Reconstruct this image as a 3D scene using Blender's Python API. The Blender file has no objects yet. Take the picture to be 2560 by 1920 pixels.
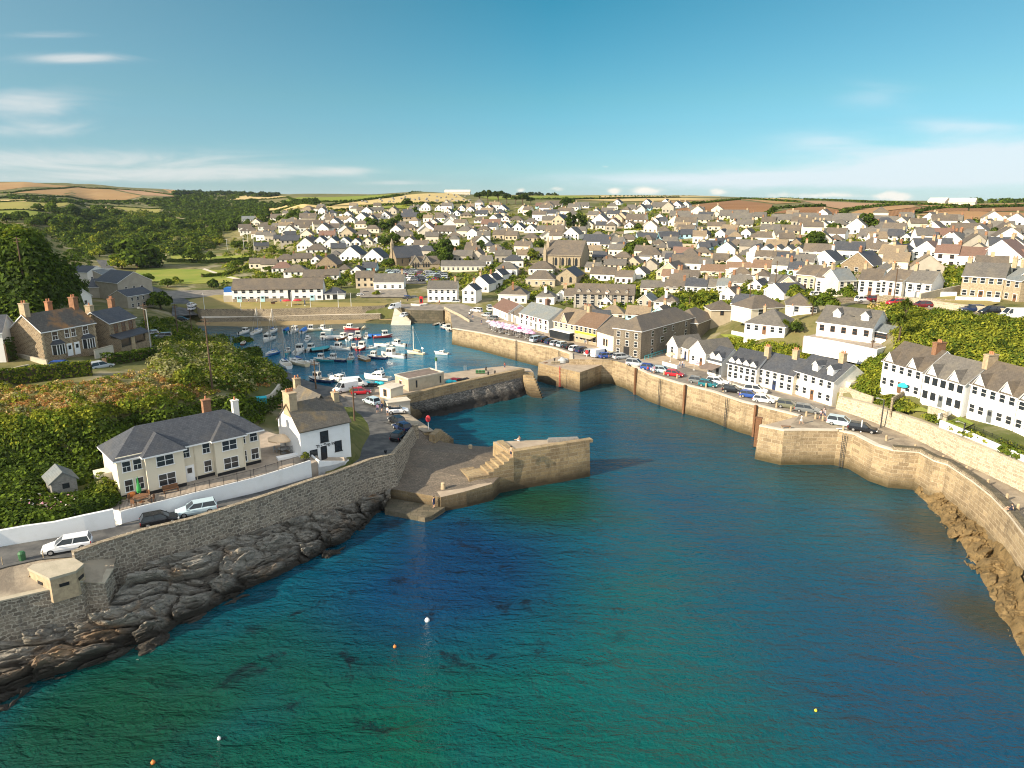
import bpy, math, random
import numpy as np
from mathutils import Vector, Matrix
from mathutils.geometry import tessellate_polygon
R = random.Random(11)
NR = np.random.RandomState(5)
C = bpy.context.scene.collection
# ------------------------------------------------------------ camera model (photo pixels 2560 x 1920)
H, F = 44.0, 1778.0
PITCH = math.radians(14.6)
CP, SP = math.cos(PITCH), math.sin(PITCH)
def tanD(py): return math.tan(PITCH + math.atan((py - 960) / F))
def W(px, py, z):
    y = (H - z) / tanD(py)
    return Vector(((px - 1280) / F * (y * CP + (H - z) * SP), y, z))
def ppm(p): return F / (p.y * CP + (H - p.z) * SP)          # photo pixels per metre at a point
def proj(p):
    zc = p[1] * CP + (H - p[2]) * SP
    return 1280 + F * p[0] / zc, 960 + F * ((H - p[2]) * CP - p[1] * SP) / zc
CROP = {0: (0, 440, .28933), 2: (0, 880, .28933), 3: (0, 1300, .28933), 4: (560, 880, .217), 5: (900, 880, .28933),
        11: (500, 720, .217), 12: (900, 720, .217), 13: (1300, 680, .217), 14: (1700, 680, .217), 15: (2080, 680, .217),
        16: (1880, 960, .30741), 7: (500, 460, .28933), 8: (1000, 440, .28933), 21: (1500, 460, .25316), 22: (2000, 460, .25316), 9: (0, 0, 1)}
def cr(c, x, y): a, b, s = CROP[c]; return a + x * s, b + y * s
def WC(c, x, y, z): return W(*cr(c, x, y), z)
# ------------------------------------------------------------ land heights: columns of (row, z) or (-distance, z)
COLS = {
 -420: [(1400,10),(-78,11),(-88,13),(-92,16),(-104,17),(-116,18),(-128,19),(-145,22),(-165,30),(-185,37),(-260,38),(-420,24),(-620,29),(-760,37),(-900,46),(-1100,60),(-1350,76),(-2500,78),(-9000,82)],
 -150: [(1360,9.8),(1200,10.2),(1140,11.5),(1060,15.5),(1010,17),(950,17.5),(905,18),(-124,19.5),(-140,25),(-155,33),(-170,37.5),(-260,36),(-420,22),(-620,27),(-760,35),(-900,44),(-1100,58),(-1350,76),(-2500,78),(-9000,80)],
 60: [(1318,9.8),(1200,10),(1140,11),(1055,15.5),(1010,16.5),(950,17),(905,17.5),(870,18),(800,21),(700,28),(630,33.5),(590,36.5),(-260,33),(-400,16),(-560,20),(-690,29),(-820,38),(-950,47),(-1100,57),(-1300,73),(-2500,76),(-9000,78)],
 170: [(1290,9.6),(1200,9.6),(1140,10.5),(1050,15.5),(1000,16.5),(950,17),(905,17.3),(870,17),(800,18),(730,22),(650,27),(-225,22),(-300,10),(-430,9),(-560,12),(-650,18),(-760,27),(-900,38),(-1050,48),(-1250,60),(-1400,73),(-2500,76),(-9000,78)],
 225: [(1270,9.4),(1200,9.4),(1140,10.3),(1045,15.4),(1000,16.5),(950,17),(905,17),(880,16.5),(820,12),(760,8),(700,6.5),(640,8),(600,10),(575,14),(550,22),(530,28),(512,36),(-1150,47),(-1500,73),(-2500,75),(-9000,78)],
 380: [(1230,9.2),(1150,9.2),(1095,10.5),(1020,14.8),(960,16),(905,16.2),(880,15),(845,10),(800,7),(740,5.5),(690,5),(640,6),(600,10),(570,16),(545,23),(525,29),(510,36.3),(-1200,48),(-1700,67),(-2500,68),(-9000,68)],
 560: [(1150,9),(1090,9),(1060,10),(985,13.6),(930,14),(880,12.5),(845,8),(-200,3),(-205,-3),(-262,-3),(-264,4.2),(740,5),(690,5.2),(640,6.5),(610,9),(580,14),(555,20),(530,27),(514,34),(-1300,44),(-2200,64),(-9000,62)],
 660: [(1130,8.6),(1050,8.4),(1000,9),(950,10.5),(915,9),(-160,4),(-166,-3),(-262,-3),(-264,4.2),(740,5.5),(690,7),(640,9),(605,13),(575,18),(550,24),(528,30),(512,36),(-1200,44),(-1900,58),(-9000,58)],
 760: [(1090,7),(1060,7),(1010,6),(975,4.5),(950,3),(-165,-3),(-262,-3),(-264,4.4),(740,6),(690,9),(640,13.5),(600,19),(570,24.5),(545,29.5),(525,34.5),(510,39),(-1000,44),(-1500,54),(-9000,52)],
 800: [(-262,-3),(-264,4.5),(740,6),(690,9),(640,14),(600,20),(570,25),(545,30),(525,34.5),(510,39),(-1000,44),(-1500,54),(-9000,50)],
 1050: [(-262,-3),(-265,4.4),(760,5.2),(720,7.5),(680,10.5),(640,15),(600,20.5),(570,25.5),(545,30.5),(525,35),(510,39.6),(-850,46),(-1050,54),(-9000,40)],
 1250: [(845,4),(780,5),(720,7.5),(680,11),(640,15.5),(600,21),(570,26),(545,31),(525,35.5),(512,39.2),(-900,45.5),(-1300,51),(-9000,50)],
 1500: [(870,5.2),(800,6),(720,8.5),(680,12),(640,16),(600,21.5),(570,26.5),(545,31.5),(525,36),(512,39.5),(-900,43.7),(-1400,50),(-3000,58),(-9000,60)],
 1750: [(900,5.6),(850,7),(800,9.5),(750,12),(700,14),(650,17.5),(600,23),(570,27.5),(545,32),(525,36.2),(513,39),(-900,43),(-1500,47.5),(-2500,54),(-9000,60)],
 2000: [(985,5.6),(950,6.2),(-153,9),(850,13),(800,16.5),(750,18.5),(700,20),(650,22.5),(600,26.5),(570,30),(545,33.5),(527,36.8),(515,39),(-900,43),(-1200,44.4),(-9000,35)],
 2130: [(-125.3,6.5),(985,9.2),(940,10),(905,11.5),(-144.5,13.5),(840,16.5),(800,18.4),(750,19.8),(700,21.3),(650,23.5),(600,27.2),(570,30.5),(545,34),(527,37),(-620,39.2),(-900,42.5),(-1100,43),(-9000,25)],
 2250: [(-115.6,9.5),(1010,10),(950,11.5),(900,14.5),(850,17.8),(800,20),(760,21),(700,22.5),(650,24.5),(600,28),(570,31),(545,34.5),(528,37),(-620,39),(-900,41.8),(-1000,41),(-9000,10)],
 2400: [(-102.4,9.8),(1050,10),(985,12),(930,15.5),(870,18.5),(820,20.5),(770,21.6),(710,23),(650,25.2),(600,28.5),(570,31.5),(545,34.8),(528,37.3),(-620,39),(-900,41.8),(-1000,41),(-9000,10)],
 2560: [(-90.4,9.8),(1110,10.2),(1030,12),(945,16),(880,19),(830,21),(780,21.8),(720,23),(650,26),(600,29),(570,32),(545,35),(528,37.5),(-620,39),(-900,41.8),(-1000,41),(-9000,10)],
 2950: [(1300,10),(1110,11),(1030,13),(945,17),(880,20),(830,22),(780,23),(720,24),(650,27),(600,30),(570,33),(545,36),(528,38),(-620,39.5),(-900,41.8),(-1000,41),(-9000,10)],
}
CPX = np.array(sorted(COLS), float)
COLT = []
for k in sorted(COLS):
    rows = [(((H - z) / tanD(a)) if a > 0 else -a, z) for a, z in COLS[k]]
    for i in range(1, len(rows)):
        if rows[i][0] <= rows[i-1][0]:
            print('COL', k, COLS[k][i], 'distance not rising', [round(r[0]) for r in rows]); rows[i] = (rows[i-1][0] + .5, rows[i][1])
    COLT.append((np.log([r[0] for r in rows]), np.array([r[1] for r in rows])))
def ztab(px, L):
    """terrain height on the sight column px at log-distance L (arrays)"""
    px = np.atleast_1d(np.asarray(px, float)); L = np.atleast_1d(np.asarray(L, float))
    px, L = np.broadcast_arrays(px, L)
    Z = np.array([np.interp(L, l, z) for l, z in COLT])
    p = np.clip(px, CPX[0], CPX[-1] - 1e-6)
    i = np.clip(np.searchsorted(CPX, p, 'right') - 1, 0, len(CPX) - 2)
    t = (p - CPX[i]) / (CPX[i+1] - CPX[i]); t = t * t * (3 - 2 * t) * .5 + t * .5
    k = np.arange(Z.shape[1]) if Z.ndim == 2 else None
    zi = np.take_along_axis(Z, i[None], 0)[0]; zj = np.take_along_axis(Z, (i+1)[None], 0)[0]
    return zi * (1 - t) + zj * t
def TZ(x, y):
    x = np.atleast_1d(np.asarray(x, float)); y = np.maximum(np.atleast_1d(np.asarray(y, float)), 5.)
    z = np.full_like(x, 10.)
    for _ in range(5): z = ztab(1280 + F * x / (y * CP + (H - z) * SP), np.log(y))
    return z
LS = np.linspace(math.log(58), math.log(8900), 5000)
def hit(px, py, dz=0.):
    zt = ztab(np.full_like(LS, px), LS)
    y = np.exp(LS); zr = H - y * tanD(py)
    st = ystart(px)
    ok = np.nonzero((zt + dz >= zr) & (y >= st))[0]
    k = ok[0] if len(ok) else len(LS) - 1
    yy, z = y[k], zt[k]
    return Vector(((px - 1280) / F * (yy * CP + (H - z) * SP), yy, z))
def ystart(px):
    return float(np.exp(np.interp(px, CPX, [c[0][0] for c in COLT])))
# ------------------------------------------------------------ nodes and materials
MATS = {}
def lin(c):
    return tuple(((v / 12.92) if v <= .04045 else ((v + .055) / 1.055) ** 2.4) for v in c[:3]) + (1,)
def c4(c): return tuple(c) + (1,) if len(c) == 3 else tuple(c)
class NT:
    def __init__(s, tree): s.t = tree; s.n = tree.nodes; s.l = tree.links
    def new(s, typ, **kw):
        n = s.n.new(typ)
        for k, v in kw.items(): setattr(n, k, v)
        return n
    def put(s, inp, v):
        if v is None: return
        if isinstance(v, bpy.types.NodeSocket): s.l.new(v, inp)
        else: inp.default_value = v
    def math(s, op, a, b=None, c=None, clamp=False):
        n = s.new('ShaderNodeMath', operation=op, use_clamp=clamp)
        for i, v in enumerate((a, b, c)):
            if v is not None: s.put(n.inputs[i], v)
        return n.outputs[0]
    def mix(s, f, a, b, mode='MIX'):
        n = s.new('ShaderNodeMix', data_type='RGBA', blend_type=mode)
        s.put(n.inputs[0], f); s.put(n.inputs[6], a); s.put(n.inputs[7], b)
        return n.outputs[2]
    def noise(s, vec, scale, detail=3., rough=.55, dist=0.):
        n = s.new('ShaderNodeTexNoise'); s.put(n.inputs['Vector'], vec)
        n.inputs['Scale'].default_value = scale; n.inputs['Detail'].default_value = detail
        n.inputs['Roughness'].default_value = rough; n.inputs['Distortion'].default_value = dist
        return n.outputs['Fac']
    def ramp(s, f, a, b):
        n = s.new('ShaderNodeMapRange'); s.put(n.inputs[0], f)
        n.inputs[1].default_value = a; n.inputs[2].default_value = b
        return n.outputs[0]
    def pos(s): return s.new('ShaderNodeNewGeometry').outputs['Position']
    def scalev(s, v, sc):
        n = s.new('ShaderNodeMapping'); s.put(n.inputs[0], v); n.inputs['Scale'].default_value = sc
        return n.outputs[0]
    def bump(s, h, strength=.5, dist=.1):
        n = s.new('ShaderNodeBump'); s.put(n.inputs['Height'], h)
        n.inputs['Strength'].default_value = strength; n.inputs['Distance'].default_value = dist
        return n.outputs[0]
    def uv(s): return s.new('ShaderNodeTexCoord').outputs['UV']
    def rnd(s): return s.new('ShaderNodeObjectInfo').outputs['Random']
def newmat(name):
    m = bpy.data.materials.new(name); m.use_nodes = True; m.node_tree.nodes.clear()
    MATS[name] = m
    return m, NT(m.node_tree)
def finish(t, col, rough=.8, spec=.3, normal=None, metal=0., extra=None):
    b = t.new('ShaderNodeBsdfPrincipled'); o = t.new('ShaderNodeOutputMaterial')
    t.put(b.inputs['Base Color'], col); t.put(b.inputs['Roughness'], rough); b.inputs['Specular IOR Level'].default_value = spec
    b.inputs['Metallic'].default_value = metal
    if normal is not None: t.put(b.inputs['Normal'], normal)
    if extra: extra(b)
    t.l.new(b.outputs[0], o.inputs[0])
    return b
def plain(name, c, rough=.6, spec=.4, c2=None, sc=1.5, lo=.4, hi=.65, rnd=0., bump=0., bsc=6., metal=0., detail=4.):
    """colour c wandering to c2 with noise; rnd = brightness spread between objects"""
    m, t = newmat(name)
    p = t.pos(); col = c4(c)
    if c2 is not None: col = t.mix(t.ramp(t.noise(p, sc, detail, .6), lo, hi), col, c4(c2))
    if rnd:
        col = t.mix(1., col, t.mix(t.rnd(), (1 - rnd,) * 3 + (1,), (1 + rnd * .6,) * 3 + (1,)), 'MULTIPLY')
    nrm = t.bump(t.noise(p, bsc, 5., .65), bump, .15) if bump else None
    finish(t, col, rough, spec, nrm, metal)
    return m
def stone(name, ca, cb, mortar, bw, bh, msize=.02, stain=(.1,.09,.07), lo=.5, hi=.75, ssc=.35, rough=.9, vstreak=True, bump=.6, low=None, rub=.0, rsc=5.):
    """coursed or rubble masonry in the UVs (metres): blocks, joints, stains; low = (z0, z1, colour) is a tidal band that belongs to the wall"""
    m, t = newmat(name); uv = t.uv(); p = t.pos()
    vv = uv
    if rub:
        nz = t.new('ShaderNodeTexNoise'); nz.inputs['Scale'].default_value = 1.6; t.put(nz.inputs['Vector'], uv)
        vv = t.mix(rub, uv, nz.outputs['Color'], 'LINEAR_LIGHT')
    b = t.new('ShaderNodeTexBrick'); t.put(b.inputs['Vector'], vv)
    b.inputs['Color1'].default_value = c4(ca); b.inputs['Color2'].default_value = c4(cb); b.inputs['Mortar'].default_value = c4(mortar)
    b.inputs['Scale'].default_value = 1.; b.inputs['Mortar Size'].default_value = msize; b.inputs['Bias'].default_value = 0
    b.inputs['Brick Width'].default_value = bw; b.inputs['Row Height'].default_value = bh
    n1 = t.noise(p, rsc, 5., .65)
    col = t.mix(t.ramp(n1, .3, .75), b.outputs[0], t.mix(1., b.outputs[0], (.55, .52, .48, 1), 'MULTIPLY'))
    sv = t.scalev(p, (1, 1, .25 if vstreak else 1))
    col = t.mix(t.math('MULTIPLY', t.ramp(t.noise(sv, ssc * 3, 5., .7), lo, hi), .8), col, c4(stain))
    if low:
        z = t.new('ShaderNodeSeparateXYZ'); t.put(z.inputs[0], p)
        zz = t.math('ADD', z.outputs[2], t.math('MULTIPLY', t.noise(p, .8, 4.), -1.2))
        n = t.new('ShaderNodeMapRange'); t.put(n.inputs[0], zz)
        n.inputs[1].default_value = low[0]; n.inputs[2].default_value = low[1]; n.inputs[3].default_value = 1; n.inputs[4].default_value = 0
        col = t.mix(n.outputs[0], col, c4(low[2]))
    h = t.math('ADD', t.math('MULTIPLY', b.outputs['Fac'], -.6), n1)
    finish(t, col, rough, .2, t.bump(h, bump, .12))
    return m
# ------------------------------------------------------------ mesh builder
class MB:
    def __init__(s): s.v = []; s.f = []; s.m = []
    def add(s, vs, fs, mi=0):
        o = len(s.v); s.v += [tuple(v) for v in vs]
        s.f += [tuple(o + i for i in f) for f in fs]; s.m += [mi] * len(fs)
    def box(s, x0, x1, y0, y1, z0, z1, mi=0, top=None):
        s.add([(x0,y0,z0),(x1,y0,z0),(x1,y1,z0),(x0,y1,z0),(x0,y0,z1),(x1,y0,z1),(x1,y1,z1),(x0,y1,z1)],
              [(0,3,2,1),(0,1,5,4),(1,2,6,5),(2,3,7,6),(3,0,4,7)], mi)
        s.add([(x0,y0,z1),(x1,y0,z1),(x1,y1,z1),(x0,y1,z1)], [(0,1,2,3)], mi if top is None else top)
    def obox(s, c, u, l, w, z0, z1, mi=0):
        u = Vector((u[0], u[1], 0)).normalized(); n = Vector((-u.y, u.x, 0)); c = Vector((c[0], c[1], 0))
        q = [c - u*l/2 - n*w/2, c + u*l/2 - n*w/2, c + u*l/2 + n*w/2, c - u*l/2 + n*w/2]
        s.prism([(a.x, a.y) for a in q], z0, z1, mi)
    def prism(s, poly, z0, z1, mi=0, mtop=None, batter=0., cap=True):
        """poly: (x, y) or (x, y, ztop); batter widens the foot"""
        n = len(poly)
        area = sum(poly[i][0]*poly[(i+1)%n][1] - poly[(i+1)%n][0]*poly[i][1] for i in range(n))
        if area < 0: poly = poly[::-1]
        top = [(p[0], p[1], p[2] if len(p) > 2 else z1) for p in poly]
        bot = []
        for i in range(n):
            a, b, c = Vector(top[i-1][:2]), Vector(top[i][:2]), Vector(top[(i+1)%n][:2])
            d1, d2 = (b - a).normalized(), (c - b).normalized()
            nn = Vector((d1.y, -d1.x)) + Vector((d2.y, -d2.x))
            if nn.length > 1e-6: nn.normalize()
            q = b + nn * batter; bot.append((q.x, q.y, z0))
        for i in range(n):
            j = (i+1) % n
            s.add([bot[i], bot[j], top[j], top[i]], [(0,1,2,3)], mi)
        if cap:
            tri = tessellate_polygon([[Vector((p[0], p[1], 0)) for p in top]])
            fs = []
            for t in tri:
                a, b, c = (Vector(top[i][:2]) for i in t)
                fs.append(tuple(t) if (b-a).cross(c-a) > 0 else tuple(reversed(t)))
            s.add(top, fs, mi if mtop is None else mtop)
    def tube(s, p0, p1, r0, r1=None, n=8, mi=0, cap=True):
        p0, p1 = Vector(p0), Vector(p1); r1 = r0 if r1 is None else r1
        d = (p1 - p0).normalized(); a = d.orthogonal().normalized(); b = d.cross(a)
        vs = [p0 + (a*math.cos(2*math.pi*i/n) + b*math.sin(2*math.pi*i/n))*r0 for i in range(n)]
        vs += [p1 + (a*math.cos(2*math.pi*i/n) + b*math.sin(2*math.pi*i/n))*r1 for i in range(n)]
        fs = [(i, (i+1)%n, n+(i+1)%n, n+i) for i in range(n)]
        if cap: fs += [tuple(range(n-1, -1, -1)), tuple(range(n, 2*n))]
        s.add(vs, fs, mi)
    def grid(s, rows, mi=0, flip=False):
        nu = len(rows[0]); vs = [p for r in rows for p in r]; fs = []
        for j in range(len(rows)-1):
            for i in range(nu-1):
                q = (j*nu+i, j*nu+i+1, (j+1)*nu+i+1, (j+1)*nu+i)
                fs.append(q[::-1] if flip else q)
        s.add(vs, fs, mi)
    def loft(s, secs, mi=0, closed=True, caps=True):
        n = len(secs[0]); vs = [p for r in secs for p in r]; fs = []
        for j in range(len(secs)-1):
            for i in range(n if closed else n-1):
                k = (i+1) % n
                fs.append((j*n+i, j*n+k, (j+1)*n+k, (j+1)*n+i))
        if caps: fs += [tuple(range(n-1, -1, -1)), tuple(range((len(secs)-1)*n, len(secs)*n))]
        s.add(vs, fs, mi)
    def ball(s, c, r, nu=10, nv=6, mi=0):
        rx, ry, rz = (r, r, r) if not hasattr(r, '__len__') else r
        rows = [[(c[0]+rx*math.sin(math.pi*j/nv)*math.cos(2*math.pi*i/nu), c[1]+ry*math.sin(math.pi*j/nv)*math.sin(2*math.pi*i/nu), c[2]-rz*math.cos(math.pi*j/nv)) for i in range(nu+1)] for j in range(nv+1)]
        s.grid(rows, mi)
    def mesh(s, name, mats, smooth=False):
        me = bpy.data.meshes.new(name)
        me.from_pydata(s.v, [], s.f)
        for m in mats: me.materials.append(MATS[m] if isinstance(m, str) else m)
        me.polygons.foreach_set('material_index', s.m)
        if smooth: me.polygons.foreach_set('use_smooth', [True]*len(s.f))
        autouv(me); me.update()
        return me
    def build(s, name, mats, parent=None, loc=(0,0,0), rz=0., smooth=False):
        if isinstance(mats, str): mats = [mats]
        return link(name, s.mesh(name, mats, smooth), parent, loc, rz)
def autouv(me):
    """metre-scaled UVs: u level along the face, v up its slope"""
    n = len(me.loops)
    if not n: return
    me.update()
    co = np.empty(len(me.vertices)*3, np.float32); me.vertices.foreach_get('co', co); co = co.reshape(-1, 3)
    li = np.empty(n, np.int32); me.loops.foreach_get('vertex_index', li)
    nrm = np.empty(len(me.polygons)*3, np.float32); me.polygons.foreach_get('normal', nrm); nrm = nrm.reshape(-1, 3)
    tot = np.empty(len(me.polygons), np.int32); me.polygons.foreach_get('loop_total', tot)
    N = np.repeat(nrm, tot, 0); P = co[li]
    T = np.stack([-N[:,1], N[:,0], np.zeros(len(N))], 1); l = np.linalg.norm(T, axis=1)
    flat = l < .25
    T[flat] = (1, 0, 0); l[flat] = 1; T /= l[:, None]
    B = np.cross(N, T); B[flat] = (0, 1, 0)
    uvs = np.stack([(P*T).sum(1), (P*B).sum(1)], 1).astype(np.float32)
    lay = me.uv_layers.new(name='UVMap'); lay.data.foreach_set('uv', uvs.ravel())
def link(name, me, parent=None, loc=(0,0,0), rz=0.):
    o = bpy.data.objects.new(name, me); C.objects.link(o)
    o.location = loc; o.rotation_euler = (0, 0, rz)
    if parent is not None: o.parent = parent
    return o
def tag(o, label=None, cat=None, group=None, kind=None):
    if label: o['label'] = label
    if cat: o['category'] = cat
    if group: o['group'] = group
    if kind: o['kind'] = kind
    return o
def thing(name, label, cat, loc=(0,0,0), rz=0., group=None):
    o = bpy.data.objects.new(name, None); C.objects.link(o); o.empty_display_size = .3
    o.location = loc; o.rotation_euler = (0, 0, rz)
    return tag(o, label, cat, group)
def kids(o): return [c for c in KID.get(o.name, [])]
def dup(root, loc, rz=0., label=None, group=None, paint=None, scale=None):
    """a copy of a thing with copies of its parts and sub-parts; paint = {old material: new material}"""
    def cp(o, par):
        c = o.copy(); C.objects.link(c)
        if par is not None: c.parent = par
        if paint and c.type == 'MESH':
            for s in c.material_slots:
                if s.material and s.material.name in paint:
                    nm = MATS[paint[s.material.name]]; s.link = 'OBJECT'; s.material = nm
        for k in o.children: cp(k, c)
        return c
    r = cp(root, None); r.location = loc; r.rotation_euler = (0, 0, rz)
    if scale: r.scale = (scale,)*3 if not hasattr(scale, '__len__') else scale
    if label: r['label'] = label
    if group: r['group'] = group
    return r
def rawmesh(name, verts, quads, mats, col=None, smooth=False, uv=False):
    """numpy quads -> mesh; col = per-face colour attribute 'tint'"""
    me = bpy.data.meshes.new(name); nv, nf = len(verts), len(quads)
    me.vertices.add(nv); me.vertices.foreach_set('co', np.asarray(verts, np.float32).ravel())
    me.loops.add(nf*4); me.loops.foreach_set('vertex_index', np.asarray(quads, np.int32).ravel())
    me.polygons.add(nf); me.polygons.foreach_set('loop_start', np.arange(nf, dtype=np.int32)*4)
    if smooth: me.polygons.foreach_set('use_smooth', [True]*nf)
    for m in mats: me.materials.append(MATS[m])
    me.update(calc_edges=True)
    if uv: autouv(me)
    if col is not None:
        a = me.attributes.new('tint', 'FLOAT_COLOR', 'FACE')
        a.data.foreach_set('color', np.concatenate([col, np.ones((nf, 1))], 1).astype(np.float32).ravel())
    return me
KID = {}
def leaves(cen, nrm, size, rs, aspect=1.6, lift=.5):
    """one bent-free leaf card (a real small quad) per row of cen, turned round nrm with scatter"""
    n = len(cen); a = rs.normal(size=(n, 3)); d = nrm + lift * rs.normal(size=(n, 3)); d /= np.linalg.norm(d, axis=1)[:, None] + 1e-9
    u = np.cross(d, a); u /= np.linalg.norm(u, axis=1)[:, None] + 1e-9; v = np.cross(d, u)
    s = (size * (.6 + .8 * rs.rand(n)))[:, None] if np.ndim(size) == 0 else (size * (.6 + .8 * rs.rand(n)))[:, None]
    u = u * s * .5 * aspect; v = v * s * .5
    P = np.stack([cen - u, cen - v * .9 + u * .1, cen + u, cen + v], 1).reshape(-1, 3)
    return P, np.arange(4 * n).reshape(-1, 4)
# ============================================================ camera, light, sky
sc = bpy.context.scene
cam = bpy.data.cameras.new('camera'); co = bpy.data.objects.new('camera', cam); C.objects.link(co)
cam.sensor_width = 36; cam.lens = 36 * F / 2560; cam.clip_start = 1; cam.clip_end = 60000
co.location = (0, 0, H); co.rotation_euler = (math.pi/2 - PITCH, 0, 0); sc.camera = co
SUN_EL = math.radians(25); SUN_H = Vector((-.86, -.51)).normalized()
sv = Vector((SUN_H.x*math.cos(SUN_EL), SUN_H.y*math.cos(SUN_EL), math.sin(SUN_EL)))
sl = bpy.data.lights.new('sun', 'SUN'); sl.energy = 4.1; sl.angle = math.radians(.6); sl.color = (1., .86, .66)
so = bpy.data.objects.new('sun', sl); C.objects.link(so); so.rotation_euler = sv.to_track_quat('Z', 'Y').to_euler(); so.location = (-200, -100, 200)
w = bpy.data.worlds.new('World'); sc.world = w; w.use_nodes = True
t = NT(w.node_tree); w.node_tree.nodes.clear()
sky = t.new('ShaderNodeTexSky'); sky.sky_type = 'NISHITA'; sky.sun_disc = False
sky.sun_elevation = SUN_EL; sky.sun_rotation = math.atan2(SUN_H.x, SUN_H.y) % (2*math.pi)
sky.air_density = 1.2; sky.dust_density = 0.; sky.ozone_density = 3.; sky.altitude = 0
dirv = t.new('ShaderNodeTexCoord').outputs['Generated']
sep = t.new('ShaderNodeSeparateXYZ'); t.put(sep.inputs[0], dirv)
yy = t.math('MAXIMUM', sep.outputs[1], .02)
A = t.math('DIVIDE', sep.outputs[0], yy); E = t.math('DIVIDE', sep.outputs[2], yy)
def gau(px, py, sx, sy, amp):
    """soft patch of sky round the direction seen at photo pixel (px, py)"""
    d = Vector(((px-1280)/F, CP - (py-960)/F*SP*-1*-1, -(py-960)/F*CP - SP))
    dy = CP + (960-py)/F*SP; dz = (960-py)/F*CP - SP
    a0, e0 = (px-1280)/F/dy, dz/dy
    u = t.math('DIVIDE', t.math('SUBTRACT', A, a0), sx/F); v = t.math('DIVIDE', t.math('SUBTRACT', E, e0), sy/F)
    r = t.math('ADD', t.math('MULTIPLY', u, u), t.math('MULTIPLY', v, v))
    return t.math('MULTIPLY', t.math('POWER', 2.718, t.math('MULTIPLY', r, -1.)), amp)
def vec2(sx, sy, off):
    n = t.new('ShaderNodeCombineXYZ'); t.put(n.inputs[0], t.math('MULTIPLY', A, sx)); t.put(n.inputs[1], t.math('MULTIPLY', E, sy)); n.inputs[2].default_value = off
    return n.outputs[0]
def cloud(ms, sx, sy, off, lo, hi, detail=7., dist=.5):
    m = ms[0]
    for k in ms[1:]: m = t.math('ADD', m, k)
    n = t.noise(vec2(sx, sy, off), 1., detail, .6, dist)
    n = t.math('ADD', n, t.math('MULTIPLY', t.math('SUBTRACT', m, 1.), .32))
    r = t.new('ShaderNodeMapRange', interpolation_type='SMOOTHSTEP'); t.put(r.inputs[0], n); r.inputs[1].default_value = lo; r.inputs[2].default_value = hi
    return t.math('MULTIPLY', r.outputs[0], t.math('MINIMUM', m, 1.))
c1 = cloud([gau(150, 400, 620, 34, 1.15), gau(620, 432, 330, 20, 1.0), gau(60, 262, 190, 44, 1.15), gau(60, 327, 190, 18, .9),
            gau(190, 146, 150, 13, 1.25), gau(90, 88, 190, 12, .7), gau(60, 448, 360, 12, 1.1), gau(1000, 458, 120, 7, .9), gau(860, 428, 70, 9, .9)], 5., 26., 1.3, .2, .74, 9., 1.1)
c2 = cloud([gau(2350, 420, 420, 44, 1.2), gau(1850, 452, 520, 22, 1.05), gau(2580, 380, 300, 60, .8), gau(2050, 350, 130, 26, .55), gau(2400, 315, 150, 16, .55), gau(2190, 245, 90, 34, .45)], 4., 26., 7.7, .12, .56, 8., .9)
c3 = cloud([gau(2235, 491, 45, 16, 1.5), gau(1617, 478, 34, 11, 1.4), gau(1532, 478, 20, 9, 1.3), gau(1792, 480, 26, 9, 1.3), gau(1395, 473, 26, 8, 1.2), gau(1303, 475, 12, 8, 1.2), gau(1513, 417, 14, 6, 1.), gau(2050, 488, 160, 9, 1.1)], 22., 40., 3.1, .3, .62)
hsv = t.new('ShaderNodeHueSaturation'); t.put(hsv.inputs['Color'], sky.outputs[0]); hsv.inputs['Saturation'].default_value = 1.0; hsv.inputs['Hue'].default_value = .49
tint = t.new('ShaderNodeValToRGB'); t.put(tint.inputs[0], sep.outputs[2]); el = tint.color_ramp.elements
el[0].position = 0; el[0].color = (.36,.62,1.,1); el[1].position = .42; el[1].color = (.09,.42,.6,1)
for ps, cc in ((.125, (.29,.6,.7,1)), (.235, (.16,.55,.62,1))): q = el.new(ps); q.color = cc
sk = t.mix(1., hsv.outputs[0], tint.outputs[0], 'MULTIPLY')
sk = t.mix(t.math('ADD', t.math('MULTIPLY', t.ramp(A, .05, -.8), .34), t.math('MULTIPLY', t.ramp(A, .05, .8), .2)), sk, (3.4, 4.1, 4.3, 1))
nb = t.noise(dirv, 2.6, 5., .6, .4); fill_cloud = t.math('MULTIPLY', t.ramp(nb, .4, .56), t.math('MAXIMUM', t.math('MAXIMUM', t.ramp(sep.outputs[1], -.02, -.25), t.ramp(sep.outputs[2], .72, .85)), t.math('MULTIPLY', t.math('MULTIPLY', t.ramp(sep.outputs[0], .2, .5), t.ramp(sep.outputs[2], .3, .4)), .25)))  # unseen clouds added behind, overhead and at right for fill and water sheen
sk = t.mix(t.math('MULTIPLY', fill_cloud, t.ramp(sep.outputs[2], .0, .1)), sk, (9.2, 9.6, 10., 1))
col = t.mix(t.math('MULTIPLY', c1, .62), sk, (6., 5.8, 5.6, 1))
col = t.mix(t.math('MULTIPLY', c2, .8), col, (5.4, 5.9, 6.3, 1))
col = t.mix(t.math('MULTIPLY', c3, .85), col, (7.6, 6.9, 6.0, 1))
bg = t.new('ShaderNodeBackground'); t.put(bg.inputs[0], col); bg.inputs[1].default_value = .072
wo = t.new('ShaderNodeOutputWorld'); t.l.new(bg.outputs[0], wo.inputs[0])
sc.view_settings.view_transform = 'Standard'; sc.view_settings.look = 'None'; sc.view_settings.exposure = 1.12; sc.view_settings.gamma = 1.
sc.render.engine = 'CYCLES'; sc.cycles.max_bounces = 5; sc.cycles.diffuse_bounces = 3; sc.cycles.glossy_bounces = 2; sc.cycles.transparent_max_bounces = 6; sc.cycles.transmission_bounces = 2
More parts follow.
